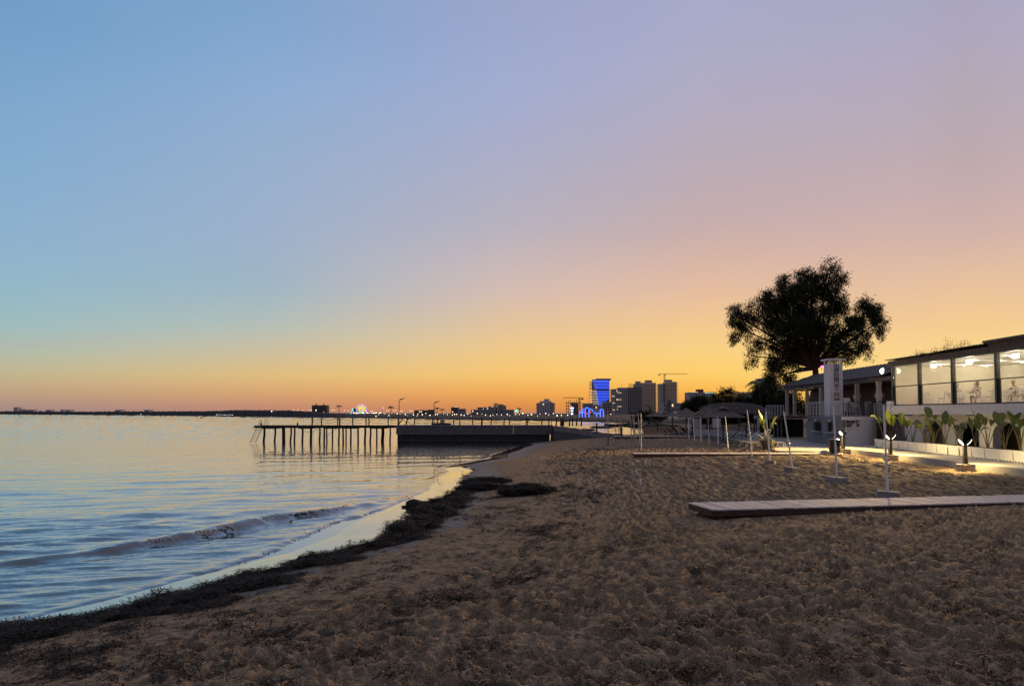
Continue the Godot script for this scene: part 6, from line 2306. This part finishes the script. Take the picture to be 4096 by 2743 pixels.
	for r in [[633, 1622.0, 1641.0, 880, "thin radio mast on the middle of the headland"], [916, 1626.0, 1641.0, 720, "thin radio mast left of the pier"], [1034, 1621.0, 1641.0, 650, "taller thin radio mast above the pier ladder"]]:
		var s: float = r[3] / 2957.0
		var rm := thing("radio_mast", Vector3((r[0] - 2048.0) * s, 3.6, -r[3] - 45.0), r[4], "mast", "radio masts on the headland")
		st = mb()
		tube(st, [Vector3.ZERO, Vector3(0, (1650.0 - r[1]) * s, 0)], 0.12, 0.08, 5)
		build(st, "mast", M.dark_metal, rm)
		st = mb()
		bar(st, Vector3(-0.3, (1650.0 - r[1]) * s * 0.9, 0), Vector3(0.3, (1650.0 - r[1]) * s * 0.9, 0), 0.1, 0.1)
		build(st, "crossbar", M.dark_metal, rm)
	make_fair()
	make_lamps()

func make_fair() -> void:
	var st: SurfaceTool
	var D := 800.0
	var s := D / 2957.0
	# big wheel
	var r := 20.0 * s
	var hub := Vector3((1445.0 - 2048.0) * s, 3.6 + (1650.0 - 1639.5) * s, -D)
	var wheel := thing("big_wheel", Vector3(hub.x, 1.5, -D), "brightly lit fairground wheel on the far shore", "wheel")
	var c := Vector3(0, hub.y - 1.5, 0)
	for k in 24:
		var a := TAU * k / 24
		var d := Vector3(cos(a), sin(a), 0)
		st = mb()
		bar(st, c + d * r * 0.28, c + d * r * 0.86, 0.22, 0.2)
		build(st, "spoke_light", M.fair_lime if sin(a) > -0.35 else M.fair_green, wheel)
		st = mb()
		ball(st, c + d * r, Vector3(0.5, 0.5, 0.4), 4, 6)
		build(st, "cabin_light", [M.fair_violet, M.fair_blue, M.fair_pink][k % 3], wheel)
	st = mb()
	for k in 12:
		var a := TAU * k / 12
		var b := TAU * (k + 1) / 12
		bar(st, c + Vector3(cos(a), sin(a), 0) * r * 0.22, c + Vector3(cos(b), sin(b), 0) * r * 0.22, 0.5, 0.3)
	build(st, "hub_light", M.fair_red, wheel)
	st = mb()
	for k in 24:
		var a := TAU * k / 24
		var b := TAU * (k + 1) / 24
		bar(st, c + Vector3(cos(a), sin(a), -0.3) * r * 0.93, c + Vector3(cos(b), sin(b), -0.3) * r * 0.93, 0.12, 0.12)
	build(st, "rim", M.dark_metal, wheel)
	st = mb()
	for e in [-1.0, 1.0]:
		bar(st, c, Vector3(e * r * 0.75, 0, 0.5), 0.3, 0.3)
	build(st, "support_light", M.fair_blue, wheel)
	# swing ride with teal legs
	var ride := thing("swing_ride", Vector3((1406.0 - 2048.0) * s, 1.5, -D - 5), "teal lit swing ride left of the big wheel", "ride")
	for e in [-1.0, 1.0]:
		st = mb()
		bar(st, Vector3(e * 2.1, 0, 0), Vector3(0, 5.6, 0), 0.42, 0.42)
		build(st, "leg_light", M.fair_teal, ride)
	st = mb()
	ball(st, Vector3(0, 5.9, 0), Vector3(0.75, 0.6, 0.6))
	build(st, "head_light", M.fair_teal, ride)
	# drop tower
	var drop := thing("drop_tower", Vector3((1532.0 - 2048.0) * s, 1.5, -D), "slim drop tower with a violet lit top", "ride")
	st = mb()
	bar(st, Vector3.ZERO, Vector3(0, 6.6, 0), 0.55, 0.55)
	build(st, "shaft", M.dark_metal, drop)
	st = mb()
	ball(st, Vector3(0, 6.9, 0), Vector3(0.9, 0.6, 0.6))
	build(st, "top_light", M.fair_violet, drop)
	for k in 6:
		st = mb()
		ball(st, Vector3(0.5, 1.0 + k * 0.9, 0.3), Vector3(0.22, 0.22, 0.22), 4, 6)
		build(st, "lamp", M.fair_pink, drop)
	# lit stalls of the fairground
	rng.seed = 9
	var glows := ["fair_violet", "warm_glow", "white_glow", "warm_glow", "fair_lime", "white_glow", "fair_blue", "warm_glow"]
	for k in 14:
		var u := 1425.0 + k * 8.5
		var stall := thing("fair_stall", Vector3((u - 2048.0) * s, 1.5, -D + 20.0 + (k % 3)), "small lit stall in the bright row at the foot of the big wheel", "stall", "lit fairground stalls")
		st = mb()
		box(st, Vector3(0, 0.6, 0), Vector3(1.9, 1.2, 1.5))
		build(st, "counter", M.town_dark, stall)
		st = mb()
		box(st, Vector3(0, 1.45 + 0.2 * (k % 2), 0.8), Vector3(1.7, 0.3 + 0.15 * (k % 3), 0.1))
		build(st, "sign_light", M[glows[k % 8]], stall)
		st = mb()
		hull8(st, [Vector3(-1.1, 1.7, 0.78), Vector3(1.1, 1.7, 0.78), Vector3(1.1, 1.7, -0.9), Vector3(-1.1, 1.7, -0.9), Vector3(-0.2, 2.3, 0.1), Vector3(0.2, 2.3, 0.1), Vector3(0.2, 2.3, -0.1), Vector3(-0.2, 2.3, -0.1)])
		build(st, "roof", M.town_dark, stall)
	# blue neon arches and their light board
	var N := 330.0
	s = N / 2957.0
	var neon := func(called: String, u: float, label: String, lines: Array) -> void:
		var t := thing(called, Vector3((u - 2048.0) * s, 1.4, -N), label, "light arch")
		for ln in lines:
			var pts := []
			for p in ln: pts.append(Vector3((p[0] - u) * s, 3.6 + (1650.0 - p[1]) * s - 1.4, 0))
			st = mb()
			tube(st, pts, 0.17, -1.0, 6)
			build(st, "neon_tube", M.neon_blue, t)
			st = mb()
			for i in pts.size(): pts[i] = pts[i] + Vector3(0.22, -0.22, -0.2)
			tube(st, pts, 0.1, -1.0, 6)
			build(st, "neon_tube", M.neon_pale, t)
	neon.call("neon_arch", 2345, "tall blue neon arch with a domed centre on the far shore", [
		[[2317, 1668], [2317, 1652], [2322, 1647], [2328, 1647]], [[2328, 1669], [2328, 1640], [2331, 1636], [2338, 1636]], [[2340, 1669], [2340, 1637], [2341, 1632], [2345, 1630], [2350, 1630], [2354, 1632], [2355, 1637], [2355, 1669]], [[2357, 1636], [2367, 1636], [2369, 1639], [2369, 1647]]])
	neon.call("neon_arch", 2395, "lower blue neon arches right of the domed one", [
		[[2376, 1654], [2377, 1651], [2381, 1650], [2385, 1653], [2386, 1669]], [[2387, 1652], [2397, 1652]], [[2400, 1669], [2400, 1640], [2403, 1636], [2410, 1636], [2413, 1640], [2413, 1669]]])
	for k in 3:
		var u: float = [2334.5, 2347.5, 2362.0][k]
		var v: float = [1649.0, 1654.0, 1648.0][k]
		var g := thing("lit_figure", Vector3((u - 2048.0) * s, 3.6 + (1650.0 - v - 3.0) * s, -N + 0.4), ["orange-red lantern hanging left under the domed neon arch", "red lantern low in the middle of the domed neon arch", "orange-red lantern hanging right under the domed neon arch"][k], "lantern")
		st = mb()
		lathe(st, Vector3.ZERO, [Vector2(0.0, 0), Vector2(0.24, 0.12), Vector2(0.26, 0.4), Vector2(0.08, 0.62), Vector2(0, 0.66)], 10)
		build(st, "shade_light", M.fair_red, g)
		st = mb()
		tube(st, [Vector3(0, 0.64, 0), Vector3(0, 0.95, -0.4)], 0.03, -1.0, 4)
		build(st, "cord", M.rope, g)
	var lb := thing("light_board", Vector3((2288.0 - 2048.0) * s, 1.4, -N), "tall lit board in white and blue left of the neon arches", "sign")
	st = mb()
	bar(st, Vector3.ZERO, Vector3(0, 5.0, 0), 0.3, 0.3)
	build(st, "post", M.dark_metal, lb)
	for k in 9:
		st = mb()
		box(st, Vector3(0, 1.2 + k * 0.42, 0.25), Vector3(1.4 if k > 5 else 0.9, 0.26, 0.1))
		build(st, "sign_light", [M.neon_pale, M.white_glow, M.neon_pale][k % 3], lb)
	st = mb()
	box(st, Vector3(-0.35, 5.0, 0.25), Vector3(0.6, 0.4, 0.1))
	build(st, "sign_light", M.fair_red, lb)
	var bb := thing("billboard", Vector3(2.433, 2.87, -400.0), "small lit blue billboard at the end of the long hotel", "billboard")
	st = mb()
	box(st, Vector3(0, 1.5, 0), Vector3(1.7, 1.3, 0.2))
	build(st, "screen_light", M.fair_teal, bb)
	st = mb()
	bar(st, Vector3(0, -2.0, -0.05), Vector3(0, 0.85, -0.05), 0.2, 0.2)
	build(st, "post", M.dark_metal, bb)

func make_lamps() -> void:
	var st := mb()
	tube(st, [Vector3(0, -6, 0), Vector3(0, 0, 0)], 0.09, 0.06, 5)
	st.generate_normals()
	var pole := st.commit()
	st = mb()
	ball(st, Vector3.ZERO, Vector3(0.3, 0.3, 0.3), 4, 6)
	st.generate_normals()
	var bulb := st.commit()
	var add := func(u: float, v: float, D: float, m: String, size: float, label: String, group: String, low: float) -> void:
		var t := thing("street_lamp", Vector3((u - 2048.0) / 2957.0 * D, 3.6 + (1650.0 - v) / 2957.0 * D, -D), label, "street lamp", group)
		var b := piece(bulb, "bulb", M[m], t)
		b.scale = Vector3.ONE * size
		var p := piece(pole, "pole", M.dark_metal, t)
		p.position.y = -0.2
		p.scale = Vector3(1, low / 6.0, 1)
	# the row over the far promenade, left of the fair and right of it
	for u in [1160, 1167, 1174, 1191, 1211, 1235, 1245, 1262, 1328, 1336, 1377, 1394, 1415]:
		add.call(u, 1642.0 + 1.5 * sin(u * 0.7), 860.0, "warm_glow", 1.0, "small warm street lamp in the row above the pier, left of the big wheel", "far street lamps left of the fair", 5.0)
	for u in [1483, 1490, 1547, 1555, 1575, 1583, 1600, 1608, 1640, 1648, 1665, 1692]:
		add.call(u, 1643.5 + 1.2 * sin(u * 0.9), 880.0, "warm_glow", 1.0, "small warm street lamp in the row right of the big wheel", "far street lamps right of the fair", 5.0)
	rng.seed = 88
	for k in 46:
		var u := 1500.0 + k * 17.0 + rng.randf_range(-6, 6)
		var v := 1657.0 + rng.randf_range(-4, 8)
		add.call(u, v, 450.0 - (u - 1500.0) * 0.15, ["warm_glow", "white_glow", "warm_glow", "white_glow"][k % 4], rng.randf_range(0.35, 0.8), "tiny lamp among the palms on the far promenade behind the jetty", "far promenade lamps", 1.0)
	for k in 13:
		add.call(867.0 + k * 7.8, 1659.0 + k * 0.15, 690.0, "white_glow", 0.5 + 0.25 * float(k % 4 == 0), "white lamp in the close row on the dark shore left of the pier", "row of white shore lamps", 1.6)
	for q in [[1086, 1645, 620, 1.3, "single bright lamp on the headland above the pier ladder"], [563, 1658, 900, 0.8, "single tiny lamp on the middle of the headland"], [956, 1660, 680, 1.0, "lamp at the right end of the close white row"], [1264, 1641, 620, 1.2, "lamp shining in front of the dark block-shaped hotel"]]:
		add.call(q[0], q[1], q[2], "white_glow", q[3], q[4], "", 2.5)
	for q in [[2597, 1666, 200, "lamp before the white sails, left"], [2637, 1655, 230, "lamp on the roof edge between the twin towers"], [2687, 1655, 210, "lamp before the white sails, right"], [2443, 1657, 260, "lamp under the broad grey apartment block"], [2469, 1638, 420, "upper lamp beside the broad grey apartment block"]]:
		add.call(q[0], q[1], q[2], "warm_glow", 0.4, q[3], "", 2.6)
	# white tensile sails of a beach club
	for k in 3:
		var t := thing("shade_sail", Vector3(44.828 + k * 3.6 - 1.5, 1.5, -215.0 + k), "white tent-like shade sail below the cream towers, %s" % ["left", "middle", "right"][k], "sail")
		st = mb()
		var hp := [Vector3(-1.8, 0.4, 0), Vector3(1.5, 0.2, 0), Vector3(0.2, 2.6, -1.0), Vector3(-0.4, 0.6, 2.0)]
		tri(st, hp[0], hp[2], hp[3])
		tri(st, hp[3], hp[2], hp[1])
		build(st, "sail_cloth", M.town_pale, t)
		st = mb()
		tube(st, [Vector3(0.2, -0.6, -1.0), hp[2]], 0.08, -1.0, 6)
		build(st, "mast", M.dark_metal, t)

# ---------------------------------------------------------------- seaweed, foam, litter
func ribbon(n: int, spread: Vector3, length: float, wide: float, sd: int, curl: float) -> ArrayMesh:
	# a handful of curled ribbon leaves
	rng.seed = sd
	var st := mb()
	for k in n:
		var p := Vector3(rng.randf_range(-1, 1), rng.randf_range(0, 1), rng.randf_range(-1, 1)) * spread
		var a := rng.randf() * TAU
		var d := Vector3(cos(a), rng.randf_range(-0.3, 0.25), sin(a)).normalized()
		var l := length * rng.randf_range(0.5, 1.2)
		var b := rng.randf_range(0.4, 1.8)
		if rng.randf() < 0.08: b = 5.0
		st.set_color(Color(b, b * 0.95, b * 0.9))
		var side := Vector3(-d.z, rng.randf_range(-0.4, 0.4), d.x).normalized() * wide
		for i in 3:
			var q := p + d * l / 3.0
			tri(st, p - side, q + side, p + side)
			tri(st, p - side, q - side, q + side)
			p = q
			d = (d + Vector3(rng.randf_range(-1, 1), rng.randf_range(-0.9, 0.4), rng.randf_range(-1, 1)) * curl).normalized()
	st.generate_normals()
	return st.commit()

func strands(parent: Node3D, mesh: Mesh, m: Material, spots: Array, lo: float, hi: float) -> void:
	scatter(parent, "strands", mesh, m, spots, lo, hi).set_meta("kind", "stuff")

func bank_profile(s: float, d: float) -> float:
	# height of the seaweed bank above the sand, by distance inland and along the shore
	var a := 0.55 + 0.6 * n_b.get_noise_2d(d * 9.0, 12.0) - 0.5 * smoothstep(13.5, 11.5, d)
	var b := lookup([Vector2(5, 3.2), Vector2(10.5, 3.4), Vector2(11.2, 4.0), Vector2(12.7, 3.3), Vector2(16, 2.2), Vector2(19.6, 1.9), Vector2(24, 2.0), Vector2(30, 1.7), Vector2(36, 1.4), Vector2(60, 1.4)], d) + 0.6 * n_b.get_noise_2d(d * 11.0, 55.0)
	if s < a or s > b: return -0.05
	var t := (s - a) / (b - a)
	var h := lookup([Vector2(5, 0.14), Vector2(14, 0.16), Vector2(19, 0.17), Vector2(24, 0.26), Vector2(27, 0.28), Vector2(30, 0.2), Vector2(34, 0.02), Vector2(60, 0.0)], d) * (0.65 + 0.7 * n_b.get_noise_2d(d * 13.0 + s * 4.0, s * 14.0))
	# steep towards the water, thin towards the land
	var shape := smoothstep(0.0, 0.14, t) * pow(1.0 - t, 1.1)
	var gap := smoothstep(-0.25, 0.1, n_b.get_noise_2d(d * 17.0, s * 17.0) + 0.45 - 0.75 * t)
	shape *= gap
	return maxf(h, 0.02) * shape * 1.5 - 0.03 * (1.0 - gap) + 0.05 * shape * n_small.get_noise_2d(d * 8.0, s * 8.0) - 0.02 * smoothstep(0.55, 0.95, t)

func make_seaweed() -> void:
	var rows := 520
	var cols := 46
	var v := PackedVector3Array()
	for r in rows:
		var d := 5.0 * pow(50.0 / 5.0, float(r) / (rows - 1))
		for c in cols:
			var s := lerpf(-0.2, 6.0, float(c) / (cols - 1))
			var x := shore(d) + s / 0.93
			v.append(Vector3(x, base_height(s) + bank_profile(s, d) - 0.01, -d))
	var bank := piece(grid_mesh(v, rows, cols), "seaweed_bank", M.seaweed)
	tag(bank, "long dark bank of washed-up seaweed along the waterline", "seaweed", "", "stuff")
	var near := ribbon(26, Vector3(0.16, 0.05, 0.16), 0.16, 0.006, 4, 0.7)
	var wide := ribbon(30, Vector3(0.3, 0.07, 0.3), 0.26, 0.011, 6, 0.7)
	rng.seed = 500
	var a := []
	var b := []
	for k in 20000:
		var d := 5.0 * pow(34.0 / 5.0, rng.randf())
		var s := rng.randf_range(0.0, 5.4)
		var h := bank_profile(s, d)
		if h < 0.012 * rng.randf() and rng.randf() > 0.035: continue
		var p := Vector3(shore(d) + s / 0.93, base_height(s) + maxf(h, 0.0) - 0.01, -d)
		if d < 20.0: a.append(p)
		else: b.append(p)
	strands(bank, near, M.seaweed_strand, a, 0.5, 1.1)
	strands(bank, wide, M.seaweed_strand, b, 0.45, 0.95)
	# thinner drifts of seaweed lying higher up the beach
	var drift := Node3D.new()
	drift.name = "seaweed_drifts"
	add_child(drift)
	tag(drift, "thin scattered drifts of dry seaweed on the trodden sand", "seaweed", "", "stuff")
	var lines := [
		[[-5.4, -8.7, 0.5], [-4.2, -9.4, 0.45], [-3.3, -10.0, 0.4], [-2.4, -10.6, 0.4], [-1.6, -11.3, 0.45], [-0.9, -12.2, 0.4], [-0.2, -12.9, 0.45], [0.3, -13.6, 0.55], [0.4, -14.4, 0.4]],
		[[-7.4, -9.3, 0.5], [-6.2, -9.6, 0.6], [-5.2, -10.4, 0.5]], [[-4.0, -8.6, 0.35], [-2.8, -9.3, 0.25]], [[2.0, -15.6, 0.35], [2.6, -16.6, 0.4], [3.1, -17.2, 0.3]], [[0.6, -17.5, 0.5], [1.6, -19.0, 0.6], [0.2, -19.5, 0.5], [1.4, -21.0, 0.6]],
		[[1.5, -24.0, 1.2], [2.5, -27.0, 1.3], [3.4, -30.0, 1.4], [1.2, -31.0, 1.2], [4.6, -27.5, 0.8]], [[2.8, -37.0, 2.0], [3.4, -44.0, 2.2], [4.5, -52.0, 2.2], [7.0, -62.0, 2.6]],
	]
	a = []
	b = []
	for ln in lines:
		for i in ln.size() - 1:
			var len := Vector2(ln[i][0], ln[i][1]).distance_to(Vector2(ln[i + 1][0], ln[i + 1][1]))
			var n := int(44.0 * len * (ln[i][2] + 0.2) / (1.0 if -ln[i][1] < 22.0 else 3.5))
			for k in n:
				var t := rng.randf()
				var w: float = lerpf(ln[i][2], ln[i + 1][2], t)
				var x: float = lerpf(ln[i][0], ln[i + 1][0], t) + rng.randfn() * w * 0.45
				var z: float = lerpf(ln[i][1], ln[i + 1][1], t) + rng.randfn() * w * 0.55
				if n_small.get_noise_2d(x * 4.0, z * 4.0) < 0.02: continue
				var y := sand_y(x, z) + footprints(x, z, inland(x, -z)) - 0.005
				if z > -20.0: a.append(Vector3(x, y, z))
				else: b.append(Vector3(x, y, z))
	# loose crumbs everywhere
	for k in 2600:
		var d := 6.5 * pow(60.0 / 6.5, rng.randf())
		var x := rng.randf_range(-0.7, 0.7) * d
		var s := inland(x, d)
		if s < 2.5: continue
		if n_a.get_noise_2d(x * 12.0, d * 12.0) < 0.0: continue
		b.append(Vector3(x, base_height(s) + footprints(x, -d, s) - 0.005, -d))
	strands(drift, near, M.seaweed_strand, a, 0.6, 1.3)
	strands(drift, wide, M.seaweed_strand, b, 0.3, 0.65)
	# flakes and crumbs trodden into the sand
	a = []
	for k in 8000:
		var d := 6.0 * pow(45.0 / 6.0, rng.randf())
		var x := rng.randf_range(-0.75, 0.75) * d
		var s := inland(x, d)
		if s < 2.2: continue
		if n_a.get_noise_2d(x * 14.0 + 30.0, d * 14.0) + 0.6 * n_small.get_noise_2d(x * 3.0, d * 3.0) < 0.08: continue
		a.append(Vector3(x, base_height(s) + footprints(x, -d, s) + 0.002, -d))
	strands(drift, ribbon(9, Vector3(0.13, 0.004, 0.13), 0.055, 0.007, 19, 0.9), M.seaweed_strand, a, 0.5, 1.4)
	# pale dry straw patch on the right
	var straw := Node3D.new()
	straw.name = "dry_straw"
	add_child(straw)
	tag(straw, "patch of pale dry straw on the sand before the boardwalk", "straw", "", "stuff")
	a = []
	for k in 110:
		var x := 6.6 + rng.randfn() * 0.75
		var z := -15.2 + rng.randfn() * 0.6
		a.append(Vector3(x, sand_y(x, z) + footprints(x, z, inland(x, -z)), z))
	strands(straw, ribbon(6, Vector3(0.16, 0.01, 0.16), 0.16, 0.003, 14, 0.6), M.dry_straw, a, 0.6, 1.2)
	# a lone clump in the shallows
	var at := Vector3(-3.55, -0.03, -28.0)
	var clump := piece(lump(Vector3(0.62, 0.3, 0.4), 0.5, 5), "seaweed_clump", M.seaweed)
	clump.position = at
	tag(clump, "lone dark clump of seaweed in the shallow water", "seaweed")
	for q in [[-1.2, -35.5, 1.2, 0.28, "flat dark seaweed heap left of the drift, far one of two"], [-1.3, -33.0, 1.1, 0.25, "flat dark seaweed heap left of the drift, near one of two"], [0.6, -29.5, 1.1, 0.38, "rounded dark seaweed heap at the end of the bank"]]:
		var hp := piece(lump(Vector3(q[2], q[3], 0.7), 0.45, int(q[2] * 10)), "seaweed_heap", M.seaweed)
		hp.position = on_sand(q[0], q[1])
		tag(hp, q[4], "seaweed heap", "seaweed heaps on the damp sand")
		a = []
		for k in 160:
			var d := Vector3(rng.randfn(), absf(rng.randfn()), rng.randfn()).normalized()
			a.append(d * Vector3(q[2], q[3], 0.7))
		strands(hp, wide, M.seaweed_strand, a, 0.5, 0.9)
	# foam on the little breaker
	var foam := Node3D.new()
	foam.name = "foam"
	add_child(foam)
	tag(foam, "broken foam along the crest of the small wave", "foam", "", "stuff")
	a = []
	b = []
	for k in 7000:
		var d := rng.randf_range(19.5, 28.5)
		var s := lookup(CREST, d) - 0.14 * n_b.get_noise_2d(d * 8.0, 3.0) + rng.randfn() * 0.07 + 0.06
		var keep := smoothstep(19.5, 21.5, d) * smoothstep(28.0, 25.0, d)
		if rng.randf() > keep * (0.3 + 0.9 * n_small.get_noise_2d(d * 6.0, s * 6.0)): continue
		a.append(Vector3(shore(d) + s / 0.93, swell_y(s, d) - 0.01, -d))
	for k in 1500:
		var d := rng.randf_range(13.0, 34.0)
		var s := lookup(RUN, d) - 0.18 * n_b.get_noise_2d(d * 14.0, 30.0) - 0.1 + rng.randfn() * 0.05
		if rng.randf() > smoothstep(15.0, 20.0, d) * (0.3 + n_small.get_noise_2d(d * 5.0, 4.0)): continue
		b.append(Vector3(shore(d) + s / 0.93, swell_y(s, d) - 0.006, -d))
	var bubble := lump(Vector3(0.05, 0.018, 0.05), 0.5, 3, 4, 7)
	strands(foam, bubble, M.foam, a, 0.2, 0.7)
	strands(foam, bubble, M.foam, b, 0.2, 0.6)

func _ready() -> void:
	setup()
	make_materials()
	make_ground()
	make_sea()
	make_jetty()
	make_walks()
	make_bar()
	make_restaurant()
	make_poles()
	make_bollards()
	make_resort()
	make_trees()
	make_far_shore()
	make_town()
	make_seaweed()
